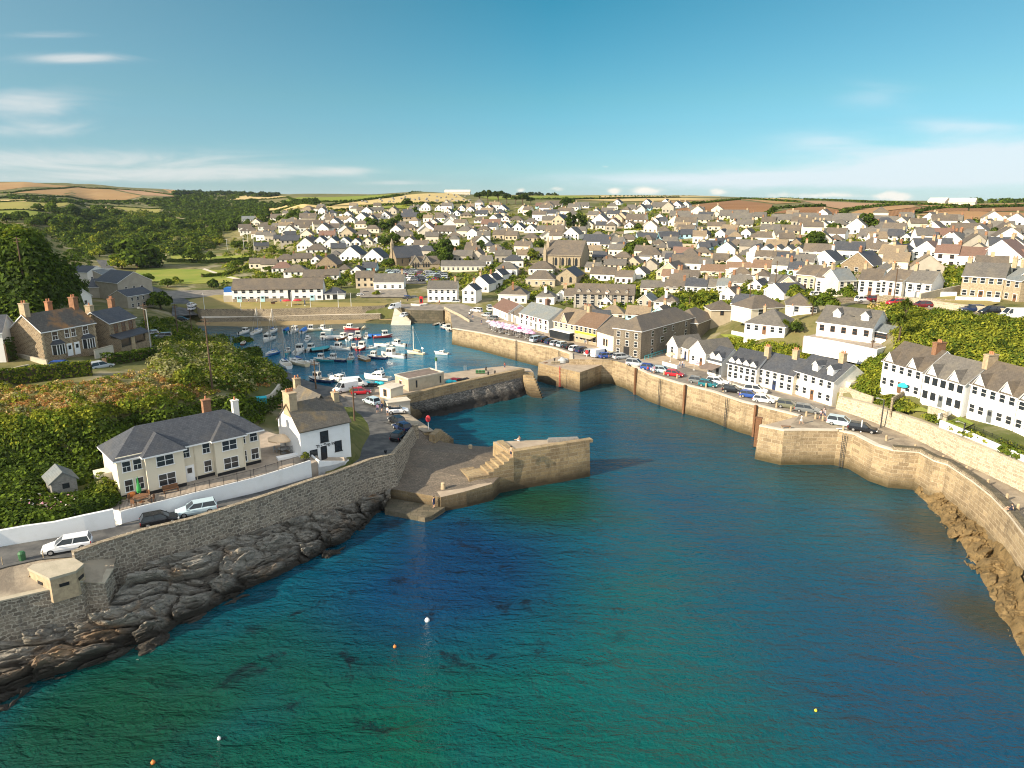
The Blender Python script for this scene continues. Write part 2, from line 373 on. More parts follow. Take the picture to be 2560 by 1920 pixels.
sc.cycles.pixel_filter_type = 'BLACKMAN_HARRIS'; sc.cycles.filter_width = 1.1; sc.cycles.use_denoising = True; sc.cycles.denoiser = 'OPENIMAGEDENOISE'; sc.cycles.denoising_input_passes = 'RGB_ALBEDO_NORMAL'; sc.cycles.denoising_prefilter = 'ACCURATE'
sc.cycles.caustics_reflective = False; sc.cycles.caustics_refractive = False; sc.cycles.sample_clamp_indirect = 3.
# ============================================================ materials
plain('white_render', (.82,.79,.73), .8, .2, (.66,.62,.54), .5, .5, .9, .06)
plain('white_paint', (.8,.8,.79), .5, .4, (.7,.69,.66), .9, .5, .9)
plain('cream_render', (.7,.63,.49), .8, .2, (.56,.5,.38), .5, .5, .9, .08)
plain('pale_render', (.74,.66,.52), .8, .2, (.6,.52,.4), .4, .5, .9, .06)
plain('buff_render', (.5,.42,.3), .85, .2, (.4,.33,.23), .6, .4, .8, .1)
plain('blue_render', (.42,.66,.72), .8, .2, (.36,.58,.66), .6)
plain('grey_render', (.42,.38,.31), .85, .2, (.32,.29,.24), .6, .4, .8, .1)
stone('granite', (.52,.44,.31), (.4,.33,.23), (.46,.39,.28), .55, .28, .03, (.2,.16,.11), .62, .9)
stone('dark_granite', (.2,.17,.13), (.12,.105,.085), (.36,.31,.24), .5, .25, .05, lo=.55)
stone('house_stone', (.36,.27,.17), (.2,.15,.1), (.46,.38,.27), .45, .22, .03, (.14,.11,.08), .6, .9, rub=.06)
def roofmat(name, a, b, lichen, lo=.45, hi=.8, rnd=.12):
    m, t = newmat(name); uv = t.uv(); p = t.pos()
    br = t.new('ShaderNodeTexBrick'); t.put(br.inputs['Vector'], uv)
    br.inputs['Color1'].default_value = c4(a); br.inputs['Color2'].default_value = c4(b); br.inputs['Mortar'].default_value = tuple(v*.55 for v in a) + (1,)
    br.inputs['Scale'].default_value = 1.; br.inputs['Mortar Size'].default_value = .012; br.inputs['Brick Width'].default_value = .32; br.inputs['Row Height'].default_value = .26
    col = t.mix(t.ramp(t.noise(p, .35, 6., .65), lo, hi), br.outputs[0], c4(lichen))
    col = t.mix(1., col, t.mix(t.rnd(), (1-rnd,)*3+(1,), (1+rnd,)*3+(1,)), 'MULTIPLY')
    col = t.mix(t.ramp(t.noise(p, 2.2, 4.), .3, .8), col, t.mix(1., col, (.72,.72,.74,1), 'MULTIPLY'))
    finish(t, col, .62, .4, t.bump(br.outputs['Fac'], -.4, .04))
roofmat('slate_roof', (.055,.06,.07), (.08,.085,.095), (.11,.1,.085), .5, .9)
roofmat('grey_roof', (.125,.115,.1), (.165,.15,.13), (.2,.175,.13))
roofmat('brown_roof', (.12,.1,.078), (.155,.128,.1), (.2,.155,.1))
roofmat('tan_roof', (.22,.17,.115), (.27,.21,.14), (.32,.235,.13))
roofmat('rust_roof', (.19,.12,.075), (.23,.145,.09), (.22,.15,.1))
roofmat('red_roof', (.19,.11,.08), (.23,.135,.1), (.2,.13,.09))
roofmat('pale_slate_roof', (.17,.19,.19), (.21,.23,.23), (.24,.225,.18))
roofmat('old_slate_roof', (.1,.09,.074), (.135,.12,.098), (.24,.17,.075), .5, .75)
roofmat('lichen_roof', (.085,.075,.06), (.12,.105,.085), (.3,.15,.05), .48, .66)
plain('felt_roof', (.2,.155,.13), .9, .2, (.15,.12,.1), .8)
plain('brick', (.3,.16,.09), .9, .2, (.22,.115,.065), 3., rnd=.1)
plain('chimney_stone', (.46,.36,.23), .9, .2, (.34,.26,.17), 2.)
plain('clay_pot', (.48,.2,.1), .8)
plain('ridge_tile', (.42,.2,.1), .85, .2, (.3,.15,.09), 1.5)
plain('glass_dark', (.025,.03,.035), .12, .6)
plain('black_paint', (.015,.015,.017), .5)
plain('dark_trim', (.04,.04,.042), .7)
plain('timber_shed', (.26,.25,.23), .85, .2, (.19,.18,.165), 3.)
plain('timber_brown', (.2,.1,.05), .75, .3, (.14,.07,.035), 4.)
plain('pole_wood', (.13,.085,.055), .85, .2, (.09,.06,.04), 3.)
plain('concrete', (.46,.4,.3), .9, .2, (.34,.3,.22), .9, .35, .75, bump=.3)
plain('pale_concrete', (.6,.54,.44), .9, .2, (.48,.42,.33), .6, .35, .75)
plain('asphalt', (.07,.07,.07), .9, .25, (.14,.135,.125), .5, .4, .65, detail=6.)
plain('dry_asphalt', (.17,.152,.13), .9, .25, (.28,.245,.2), .4, .38, .66, detail=6.)
plain('promenade', (.36,.3,.22), .92, .2, (.22,.18,.135), .45, .4, .62, bump=.3, detail=6.)
plain('quay_top', (.42,.34,.25), .92, .2, (.3,.24,.18), .5, .35, .7, bump=.4)
plain('terrace_floor', (.4,.33,.26), .9, .2, (.3,.25,.2), .8)
plain('sand', (.3,.225,.12), .95, .1, (.2,.15,.075), .15, .35, .75)
plain('weedy_stone', (.1,.095,.035), .9, .2, (.06,.055,.03), .8)
plain('lawn', (.17,.22,.035), .95, .1, (.27,.26,.06), .06, .35, .7)
plain('dry_lawn', (.33,.25,.1), .95, .1, (.24,.21,.07), .12, .35, .7)
for nm, k in (('car_white', (.8,.8,.8)), ('car_silver', (.42,.45,.47)), ('car_grey', (.16,.17,.17)), ('car_black', (.012,.013,.016)), ('car_navy', (.02,.035,.09)),
              ('car_blue', (.03,.08,.3)), ('car_red', (.45,.02,.03)), ('car_teal', (.02,.17,.2)), ('car_ice', (.45,.56,.6)), ('car_yellow', (.75,.68,.05)), ('car_olive', (.15,.15,.1)), ('car_maroon', (.14,.015,.02))):
    plain(nm, k, .25, .5)
plain('tyre', (.015,.015,.015), .85); plain('rim', (.5,.5,.5), .35, metal=.6); plain('lamp_clear', (.75,.75,.72), .15); plain('lamp_red', (.4,.02,.02), .3)
plain('steel', (.45,.45,.43), .4, metal=.5); plain('galvanised', (.38,.38,.36), .5)
for nm, k in (('hull_white', (.8,.79,.75)), ('hull_navy', (.02,.035,.1)), ('hull_blue', (.03,.16,.42)), ('hull_teal', (.04,.3,.34)), ('hull_red', (.4,.04,.04)), ('hull_wood', (.3,.16,.06)),
              ('hull_black', (.02,.02,.025)), ('hull_cream', (.66,.55,.36)), ('hull_grey', (.35,.37,.38)), ('hull_brown', (.16,.06,.03)), ('cover_blue', (.02,.12,.4)), ('cover_red', (.5,.04,.05)),
              ('boat_deck', (.68,.64,.55)), ('boat_floor', (.4,.36,.3)), ('pink', (.62,.36,.5)), ('pale_pink', (.68,.58,.64)), ('magenta', (.6,.05,.2)), ('green_cloth', (.03,.28,.06)), ('orange', (.75,.22,.05)),
              ('canvas', (.74,.55,.36)), ('cyan', (.03,.5,.58)), ('yellow', (.75,.6,.04)), ('skin', (.55,.33,.22)), ('hair_dark', (.04,.025,.018)), ('denim', (.06,.09,.18)), ('shirt_white', (.75,.74,.72)),
              ('shirt_dark', (.03,.035,.06)), ('bin_green', (.04,.13,.05)), ('signal_red', (.55,.02,.03)), ('rope', (.3,.25,.17)), ('flower', (.7,.35,.5)), ('fender', (.7,.1,.06))):
    plain(nm, k, .55)
stone('quay_wall', (.54,.42,.26), (.33,.25,.155), (.6,.49,.34), 1.5, .62, .05, (.13,.1,.065), .5, .78, .22, low=(-.3, 2.0, (.09,.07,.035)), bump=1.)
stone('pier_wall', (.48,.36,.2), (.3,.22,.13), (.42,.35,.24), 1.7, .6, .045, (.12,.09,.055), .5, .8, .25, low=(-.2, 2.6, (.055,.042,.025)))
stone('rubble_wall', (.38,.31,.21), (.22,.18,.13), (.52,.45,.34), .9, .4, .05, (.12,.1,.08), .5, .8, .4, rub=.25)
stone('sea_wall_stone', (.4,.34,.26), (.2,.17,.135), (.52,.46,.37), .7, .4, .06, (.12,.11,.1), .5, .78, .35, rub=.32, bump=1.2)
stone('white_rubble', (.62,.54,.4), (.42,.36,.26), (.68,.6,.48), .8, .45, .05, (.24,.19,.12), .55, .85, .5, rub=.25)
stone('setts', (.27,.22,.17), (.19,.16,.125), (.15,.125,.1), .5, .3, .03, (.1,.09,.075), .45, .8, .12, rub=.1, vstreak=False)
stone('slab_stone', (.2,.17,.12), (.13,.115,.085), (.09,.08,.06), 1.6, .9, .03, (.06,.06,.035), .4, .8, .2, vstreak=False)
stone('batter_stone', (.32,.29,.25), (.13,.12,.11), (.08,.075,.07), .8, .5, .08, (.2,.19,.17), .4, .8, .5, rub=.2, bump=1.2, low=(.5, 1.7, (.03,.027,.024)))
# leaves: the tint of each leaf card times a little noise; thin leaves let some light through
def leafmat(name, rnd=.18):
    m, t = newmat(name); a = t.new('ShaderNodeAttribute', attribute_name='tint')
    col = t.mix(1., a.outputs['Color'], t.mix(t.rnd(), (1-rnd, 1-rnd, 1-rnd*.4, 1), (1+rnd, 1+rnd*.7, 1, 1)), 'MULTIPLY')
    d = t.new('ShaderNodeBsdfDiffuse'); t.put(d.inputs[0], col)
    tr = t.new('ShaderNodeBsdfTranslucent'); t.put(tr.inputs[0], t.mix(1., col, (1.1,1.05,.5,1), 'MULTIPLY'))
    mx = t.new('ShaderNodeMixShader'); mx.inputs[0].default_value = .3; t.l.new(d.outputs[0], mx.inputs[1]); t.l.new(tr.outputs[0], mx.inputs[2])
    o = t.new('ShaderNodeOutputMaterial'); t.l.new(mx.outputs[0], o.inputs[0])
leafmat('leaf')
plain('bark', (.11,.08,.055), .9, .1, (.07,.05,.035), 3.)
# ============================================================ water
m, t = newmat('sea_water'); p = t.pos()
WOB = t.math('SUBTRACT', t.noise(p, .035, 3., .6), .5)
def patch(x, y, r):   # a pool of colour in the bay: seabed tints, the basin's painted sky reflection
    v = t.new('ShaderNodeVectorMath', operation='SUBTRACT'); t.put(v.inputs[0], p); v.inputs[1].default_value = (x, y, 0)
    l = t.new('ShaderNodeVectorMath', operation='LENGTH'); t.put(l.inputs[0], v.outputs[0])
    d = t.math('ADD', l.outputs['Value'], t.math('MULTIPLY', WOB, r * 1.6))
    n = t.new('ShaderNodeMapRange', interpolation_type='SMOOTHSTEP'); t.put(n.inputs[0], d)
    n.inputs[1].default_value = r*.15; n.inputs[2].default_value = r; n.inputs[3].default_value = 1; n.inputs[4].default_value = 0
    return n.outputs[0]
col = t.mix(t.ramp(t.noise(p, .03, 3.), .35, .65), (.002,.06,.1,1), (.002,.085,.1,1))
def pw(x, y): q = W(x, y, 0); return q.x, q.y
for (x, y), r, cc, a in ((pw(1500, 1800), 26, (.001,.085,.055,1), .9), (pw(900, 1900), 22, (.001,.075,.035,1), .9), (pw(560, 1660), 20, (.003,.06,.035,1), .8), (pw(250, 1800), 18, (.006,.055,.02,1), .9),
                         (pw(1350, 1260), 15, (.008,.05,.015,1), .9), (pw(1600, 1540), 24, (.001,.095,.085,1), .8), (pw(2250, 1560), 30, (.001,.058,.1,1), .8), (pw(1150, 1430), 22, (.001,.028,.085,1), .8),
                         (pw(1250, 1075), 22, (.003,.1,.12,1), .9), (pw(2330, 1330), 10, (.05,.04,.016,1), .7), (pw(2470, 1540), 8, (.05,.04,.016,1), .8), (pw(1290, 1000), 18, (.012,.04,.022,1), .7),
                         (pw(1250, 880), 26, (.06,.055,.03,1), .55), (pw(1480, 960), 22, (.05,.055,.028,1), .55), (pw(1050, 860), 75, (.03,.19,.25,1), 1.), (pw(2050, 1190), 16, (.045,.045,.02,1), .6), (pw(1800, 1080), 26, (.02,.055,.055,1), .5), (pw(800, 815), 60, (.03,.06,.05,1), .6)):  # the widest, brightest blue pool paints reflected sky into the basin water
    col = t.mix(t.math('MULTIPLY', patch(x, y, r), a), col, cc)
weed = t.math('MULTIPLY', t.ramp(t.noise(p, .22, 6., .7, .6), .56, .66), t.math('MAXIMUM', patch(*pw(1180, 1440), 32), patch(*pw(900, 1560), 34)))
col = t.mix(t.math('MULTIPLY', weed, .85), col, (.006,.006,.01,1))
q1 = t.new('ShaderNodeMapping'); t.put(q1.inputs[0], p); q1.inputs['Rotation'].default_value = (0, 0, .38); q1.inputs['Scale'].default_value = (.35, 1., 1.)
calm = t.ramp(t.noise(p, .018, 3., .6, .5), .35, .62)
h = t.math('ADD', t.math('MULTIPLY', t.noise(q1.outputs[0], .75, 4., .62, .7), .75), t.math('MULTIPLY', t.noise(p, 1.9, 3., .6, .5), .3))
h = t.math('ADD', h, t.math('MULTIPLY', t.noise(q1.outputs[0], .16, 2.), 1.1))
h = t.math('MULTIPLY', h, t.math('ADD', .75, t.math('MULTIPLY', calm, .6)))
inner = t.new('ShaderNodeSeparateXYZ'); t.put(inner.inputs[0], p)
shel = t.new('ShaderNodeMapRange'); t.put(shel.inputs[0], inner.outputs[1]); shel.inputs[1].default_value = 118; shel.inputs[2].default_value = 175; shel.inputs[3].default_value = 1; shel.inputs[4].default_value = .3
h = t.math('MULTIPLY', t.math('MULTIPLY', h, .95), shel.outputs[0])
def wx(b): b.inputs['IOR'].default_value = 1.33
finish(t, t.mix(1., col, (.6,.84,1.,1), 'MULTIPLY'), .04, .5, t.bump(h, 1., .8), extra=wx)
b = MB(); b.add([(-9000,-1500,0),(9000,-1500,0),(9000,300,0),(-9000,300,0)], [(0,1,2,3)])
tag(b.build('water', 'sea_water'), kind='structure')
# ============================================================ ground sheet
m, t = newmat('ground'); p = t.pos()
n1 = t.noise(p, .035, 6., .65); n2 = t.noise(p, .22, 5., .65)
col = t.mix(t.ramp(n1, .4, .62), (.085,.1,.028,1), (.2,.17,.075,1))
col = t.mix(t.ramp(n2, .5, .68), col, (.07,.085,.022,1))
col = t.mix(t.math('MULTIPLY', t.ramp(t.noise(p, .09, 4.), .55, .64), .6), col, (.33,.28,.2,1))
finish(t, col, .95, .1, t.bump(n2, .5, .5))
gc = np.arange(-420, 2951, 15.); nr = 420
G = []
for px in gc:
    L = np.linspace(math.log(55), math.log(9000), nr); y = np.exp(L)
    z = np.where(y < ystart(px), -6., ztab(np.full(nr, px), L) - .05)
    G.append(np.stack([(px - 1280) / F * (y * CP + (H - z) * SP), y, z], 1))
G = np.array(G); nc = len(gc); idx = np.arange(nc * nr).reshape(nc, nr)
Q = np.stack([idx[:-1, :-1], idx[1:, :-1], idx[1:, 1:], idx[:-1, 1:]], -1).reshape(-1, 4)
tag(link('ground', rawmesh('ground', G.reshape(-1, 3), Q, ['ground'], smooth=True)), kind='structure')
def drape(name, pts, matn, dz=.12, n=14, kind='structure', conv=None):
    """a field or lawn laid on the land: quad given by four photo corners, subdivided in the world"""
    w4 = [hit(*q) for q in pts]
    if len(w4) > 4:
        poly = [(q.x, q.y) for q in w4]; mb = MB()
        tri = tessellate_polygon([[Vector((a, b_, 0)) for a, b_ in poly]]); vs, qs = [], []
        k = 8
        for tr in tri:
            a, b_, c_ = (np.array(poly[i]) for i in tr); base = len(vs); ids = {}
            for i in range(k + 1):
                for j in range(k + 1 - i):
                    ids[i, j] = len(vs); q = a + (b_ - a) * i / k + (c_ - a) * j / k; vs.append(q)
            for i in range(k):
                for j in range(k - i):
                    qs.append((ids[i, j], ids[i+1, j], ids[i, j+1]))
                    if i + j < k - 1: qs.append((ids[i+1, j], ids[i+1, j+1], ids[i, j+1]))
        vs = np.array(vs); z = TZ(vs[:, 0], vs[:, 1]) + dz
        out = []
        for f in qs:
            a, b_, c_ = (vs[i] for i in f); cr_ = (b_[0]-a[0])*(c_[1]-a[1]) - (b_[1]-a[1])*(c_[0]-a[0])
            out.append(f if cr_ > 0 else f[::-1])
        mb.add([(a[0], a[1], c_) for a, c_ in zip(vs, z)], out)
        o = mb.build(name, matn)
    else:
        a, b_, c_, d = (np.array([q.x, q.y]) for q in w4); rows = []
        for j in range(n + 1):
            v = j / n; r = []
            for i in range(n + 1):
                u = i / n; r.append((a*(1-u) + b_*u)*(1-v) + (d*(1-u) + c_*u)*v)
            rows.append(r)
        P = np.array(rows).reshape(-1, 2); z = TZ(P[:, 0], P[:, 1]) + dz
        P3 = [[(P[j*(n+1)+i][0], P[j*(n+1)+i][1], z[j*(n+1)+i]) for i in range(n+1)] for j in range(n+1)]
        mb = MB(); mb.grid(P3)
        o = mb.build(name, matn)
        if sum(f.normal.z for f in o.data.polygons) < 0: o.data.flip_normals()
    return tag(o, kind=kind)
def fieldmat(name, a, b, stripe=0., ang=0., sp=6.):
    m, t = newmat(name); p = t.pos()
    col = t.mix(t.ramp(t.noise(p, .02, 6., .65), .35, .7), c4(a), c4(b))
    if stripe:
        mp = t.new('ShaderNodeMapping'); t.put(mp.inputs[0], p); mp.inputs['Rotation'].default_value = (0, 0, ang)
        wv = t.new('ShaderNodeTexWave'); t.put(wv.inputs[0], mp.outputs[0]); wv.inputs['Scale'].default_value = .31 / sp * 3.2; wv.inputs['Distortion'].default_value = 1.5; wv.inputs['Detail'].default_value = 2
        col = t.mix(t.math('MULTIPLY', wv.outputs['Fac'], stripe), col, t.mix(1., col, (.6,.58,.55,1), 'MULTIPLY'))
    finish(t, col, .95, .1)
fieldmat('ploughed', (.24,.125,.06), (.3,.17,.085), .5, .5); fieldmat('brown_field', (.33,.2,.09), (.38,.25,.12), .3, .2, 9)
fieldmat('straw_field', (.48,.36,.16), (.55,.43,.2), .25, 1.2, 8); fieldmat('tan_field', (.4,.25,.12), (.34,.19,.09), .3, .9, 7)
fieldmat('green_field', (.17,.22,.035), (.24,.25,.05), .15, .3, 8); fieldmat('meadow', (.3,.26,.08), (.25,.24,.06), .1); fieldmat('pink_field', (.38,.23,.14), (.34,.22,.12), .2)
FIELDS = [
 ('brown_field', [(-60,458),(35,456),(185,466),(-60,482)]), ('brown_field', [(29,484),(191,468),(278,474),(356,490),(315,500),(220,500)]), ('pink_field', [(282,472),(385,477),(452,493),(364,489)]),
 ('tan_field', [(330,468),(455,482),(470,488),(400,480)]),
 ('straw_field', [(-60,500),(70,500),(64,505),(-60,506)]), ('meadow', [(-60,508),(101,507),(208,517),(81,526),(-60,524)]), ('green_field', [(-60,528),(110,532),(150,543),(72,549),(-60,541)]),
 ('straw_field', [(205,512),(289,520),(333,534),(380,541),(290,530)]), ('meadow', [(286,517),(402,521),(400,533),(335,532)]),
 ('straw_field', [(563,489),(660,486),(720,493),(640,499),(575,500)]), ('green_field', [(702,503),(752,493),(992,486),(891,502),(766,505)]),
 ('straw_field', [(818,515),(1006,489),(1140,484),(1192,484),(1180,507),(1021,508)]), ('straw_field', [(691,528),(818,518),(934,514),(789,531)]), ('green_field', [(911,523),(1029,511),(1032,520),(934,524)]),
 ('straw_field', [(587,529),(662,515),(702,507),(778,509)]), ('meadow', [(1290,488),(1500,489),(1500,496),(1290,497)]), ('straw_field', [(1430,500),(1700,495),(1840,498),(1560,504)]),
 ('straw_field', [(1500,489),(1800,488),(1800,492),(1500,494)]), ('green_field', [(1200,492),(1430,490),(1500,497),(1230,500)]),
 ('ploughed', [(1687,527),(1776,508),(1847,501),(1932,512),(1925,532),(1728,533)]), ('brown_field', [(1850,498),(1960,500),(2010,507),(1940,510)]), ('ploughed', [(1932,534),(1996,520),(2060,518),(2105,527),(2101,538)]),
 ('pink_field', [(2000,502),(2280,512),(2290,517),(2120,526),(2060,516)]), ('tan_field', [(2110,541),(2228,516),(2300,518),(2180,541)]), ('ploughed', [(2190,540),(2300,519),(2420,521),(2420,529),(2291,533),(2228,543)]),
 ('tan_field', [(2291,538),(2380,528),(2600,535),(2600,548),(2405,552)]), ('ploughed', [(2424,522),(2600,517),(2600,528),(2424,530)]), ('straw_field', [(1850,494),(2000,497),(2010,500),(1850,497)]),
 ('tan_field', [(2290,513),(2600,508),(2600,514),(2330,519)]), ('brown_field', [(1640,504),(1790,500),(1770,506),(1690,512)]),
]
for i, (mn, q) in enumerate(FIELDS): drape('field', q, mn, .25 + .03 * (i % 5))
drape('sports_pitch', [(345,668),(560,676),(610,702),(420,712),(333,692)], 'lawn', .15)
drape('sports_pitch', [(425,636),(620,634),(640,648),(430,651)], 'lawn', .15)
drape('path', [(505,674),(512,672),(620,702),(607,704)], 'pale_concrete', .22)
# ============================================================ harbour works
def poly_px(pts, z=None): return [tuple(W(p[0], p[1], p[2] if len(p) > 2 else z)) for p in pts]
def resample(P, n):
    P = [Vector(p) for p in P]; d = [0.]
    for a, b_ in zip(P, P[1:]): d.append(d[-1] + (b_ - a).length)
    out = []
    for k in range(n):
        s_ = d[-1] * k / (n - 1); i = max(0, min(len(P) - 2, next((j for j in range(len(d)-1) if d[j+1] >= s_), len(P)-2)))
        u = (s_ - d[i]) / max(1e-6, d[i+1] - d[i]); out.append(P[i].lerp(P[i+1], u))
    return out
def surf(name, rows, matn, nu=40, nv=1, smooth=False, noise=0., nsc=.3, kind='structure', up=True, seed=0, ridged=False, thick=0.):
    """surface lofted through rows of points"""
    rr = [resample(r, nu) for r in rows]; G_ = []
    for a, b_ in zip(rr, rr[1:]):
        for k in range(nv): G_.append([p.lerp(q, k / nv) for p, q in zip(a, b_)])
    G_.append(rr[-1])
    if noise:
        from mathutils import noise as mn
        for j, r in enumerate(G_):
            for i, p in enumerate(r):
                e = min(1., j / 2.)
                q = p * nsc + Vector((seed*7.3, 0, 0))
                if ridged:
                    q = Vector(((p.x*.75 + p.y*.66)*.42 + p.z*.35 + mn.noise(p*.3)*.8, (p.y*.75 - p.x*.66)*.85 + mn.noise(p*.22)*.9, p.z*1.25)) * nsc + Vector((seed*7.3, 0, 0))
                    d_, c_ = mn.voronoi(q * 1.15); ck = min(1., (d_[1] - d_[0]) * 3.2); bl = mn.cell(c_[0] * 3.1) * .9
                    d2, c2 = mn.voronoi(q * 3.4); ck2 = min(1., (d2[1] - d2[0]) * 3.); v = (ck - .5) * .8 + bl + (ck2 - .5) * .28 + mn.cell(c2[0] * 5.3) * .25 + mn.fractal(q * 5, .8, 2.2, 4) * .3
                    r[i] = p + Vector((mn.noise(q*1.7) * .4, -.75 * v, .65 * v)) * noise * e
                else:
                    r[i] = p + Vector((mn.fractal(q, 1., 2., 4), mn.fractal(q + Vector((31,7,3)), 1., 2., 4), mn.fractal(q + Vector((3,71,13)), 1., 2., 4))) * noise * e
    mb = MB(); mb.grid(G_); o = mb.build(name, matn, smooth=smooth)
    if up and sum(f.normal.z - .3 * f.normal.y for f in o.data.polygons) < 0: o.data.flip_normals()
    return tag(o, kind=kind) if kind else o
def wallrun(name, label, pts, h, th, matn, zb=None, cap=None, caph=.12, side=1, cat='wall', batter=0., group=None, parent=None):
    """a wall of thickness th along pts (x, y, z of its foot); h its height (number or list); th to the left (side 1) or right"""
    P = [Vector(p) for p in pts]; n = len(P)
    hs = h if hasattr(h, '__len__') else [h] * n
    off = []
    for i in range(n):
        d = (P[min(i+1, n-1)] - P[max(i-1, 0)]); d.z = 0; d.normalize(); off.append(Vector((-d.y, d.x, 0)) * side)
    secs = []
    for i in range(n):
        lo = P[i].z if zb is None else (zb[i] if hasattr(zb, '__len__') else zb)
        a = P[i] - off[i] * batter; b_ = P[i] + off[i] * th
        secs.append([(a.x, a.y, lo), (P[i].x, P[i].y, P[i].z + hs[i]), (b_.x, b_.y, P[i].z + hs[i]), (b_.x, b_.y, lo)])
    mb = MB(); mb.loft(secs)
    o = mb.build(name, matn, parent)
    bm_fix(o)
    if label: tag(o, label, cat, group)
    if cap:
        secs = []
        for i in range(n):
            a = P[i] - off[i] * .06; b_ = P[i] + off[i] * (th + .06); z0 = P[i].z + hs[i] + .003
            secs.append([(a.x, a.y, z0), (a.x, a.y, z0 + caph), (b_.x, b_.y, z0 + caph), (b_.x, b_.y, z0)])
        mb = MB(); mb.loft(secs); c = mb.build('coping', cap, o); bm_fix(c)
    return o
def bm_fix(o):
    import bmesh
    bm = bmesh.new(); bm.from_mesh(o.data); bmesh.ops.recalc_face_normals(bm, faces=bm.faces); bm.to_mesh(o.data); bm.free()
    autouv_refresh(o.data)
def autouv_refresh(me):
    while me.uv_layers: me.uv_layers.remove(me.uv_layers[0])
    autouv(me)
def quay(name, label, pts, z, matn='quay_wall', top='quay_top', zb=-4., batter=.5, cat='quay'):
    P = poly_px(pts, z); mb = MB(); mb.prism(P, zb, 0, 0, 1, batter)
    return tag(mb.build(name, [matn, top]), label, cat)
def coping(parent, pts, z, w=.8, h=.22, matn='pale_concrete', name='coping'):
    P = [Vector(p) for p in poly_px(pts, z)]; mb = MB()
    n = len(P); off = []
    for i in range(n):
        d = (P[min(i+1, n-1)] - P[max(i-1, 0)]); d.z = 0; d.normalize(); off.append(Vector((-d.y, d.x, 0)))
    secs = [[tuple(P[i] - off[i]*.05 + Vector((0,0,.004))), tuple(P[i] - off[i]*.05 + Vector((0,0,h))), tuple(P[i] + off[i]*w + Vector((0,0,h))), tuple(P[i] + off[i]*w + Vector((0,0,.004)))] for i in range(n)]
    mb.loft(secs); o = mb.build(name, matn, parent); bm_fix(o); return o
# ---- right side
INNER = [(1106,772,4.9),(1172,808,4.9),(1160,816,4.9),(1131,822,4.9),(1199,833,5.2),(1258,846,5.4),(1330,861,5.6),(1380,870,5.8),(1424,885,6),(1424,898,6),(1531,899,6)]
OUTER = [(1569,910,6),(1621,936,6),(1690,958,6),(1780,980,6),(1852,1005,6),(1996,1041,6)]
HEAD = [(1898,1066,6),(1960,1078,6),(2003,1077,6),(2050,1077,6),(2095,1078,6),(2135,1087,6),(2187,1114,6),(2233,1128,6),(2298,1133,6),(2335,1154,6),(2369,1164,6),(2433,1207,6),(2479,1244,6),(2525,1293,6),(2580,1365,6),(2680,1520,6)]
BACK = [(2900,1440,6),(2700,1310,6),(2560,1222,6),(2400,1148,6),(2249,1077,6),(2092,1018,6)]
q1 = quay('harbour_quay', 'long sunlit inner basin quay with parked cars and pink parasols on top',
          INNER + [(1575,890,6),(1510,868,6),(1440,850,5.8),(1340,825,5.6),(1270,800,5.3),(1190,775,5),(1120,760,4.9)], None)
q2 = quay('harbour_quay', 'sunlit stone quay wall below the terrace of white quay cottages', [(1532,899,6)] + OUTER + [(2092,1018,6),(1960,975,6),(1850,940,6),(1740,905,6),(1650,878,6),(1575,890,6)], None)
q3 = quay('harbour_quay', 'curving tall stone quay with square corners and bollards at the right of the bay', HEAD + BACK + [(1998,1040,6)], None)
for q, pts in ((q1, INNER[3:10]), (q2, OUTER), (q3, HEAD)): coping(q, pts, None)
# parapet of dark stones along the near promenade edge
wallrun('parapet_wall', 'low dark topped parapet wall curving along the near promenade edge', [tuple(W(*p)) for p in HEAD[7:]], .75, .7, 'rubble_wall', side=1, cap='slab_stone')
gate = quay('gate_pier', 'stone gate pier with red ladder at the inner harbour mouth', [(1346,907,4.7),(1450,931,4.7),(1520,906,4.7),(1430,884,4.7),(1392,892,4.7)], None, 'pier_wall')
mb = MB(); a = W(1400, 925, 4.7); mb.box(-.12,-.06,-.05,.05,-4,1,0); mb.box(.3,.36,-.05,.05,-4,1,0)
for k in range(14): mb.box(-.12,.36,-.03,.03,-3.8+k*.33,-3.75+k*.33,0)
tag(mb.build('ladder', 'signal_red', None, (a.x - .1, a.y - .55, a.z), .55), 'red iron ladder fixed to the gate pier', 'ladder')
mb = MB(); a = W(1357, 906, 4.7); mb.box(-.45,.45,-.3,.3,-4.5,.15,0)
tag(mb.build('timber_fender', 'timber_brown', None, (a.x+.7, a.y-.75, a.z), .55), 'dark timber fender post on the left face of the gate pier', 'fender')
mb = MB(); a = W(1977, 1042, 6); mb.box(-.5,.5,-.35,.35,-5,.35,0); mb.box(-.6,.6,-.42,.42,.353,.55,0)
tag(mb.build('timber_fender', 'timber_brown', None, (W(1912,1052,6).x, W(1912,1040,6).y, 5.2), -.5), 'tall rusty timber fender post where the two right quays meet', 'fender')
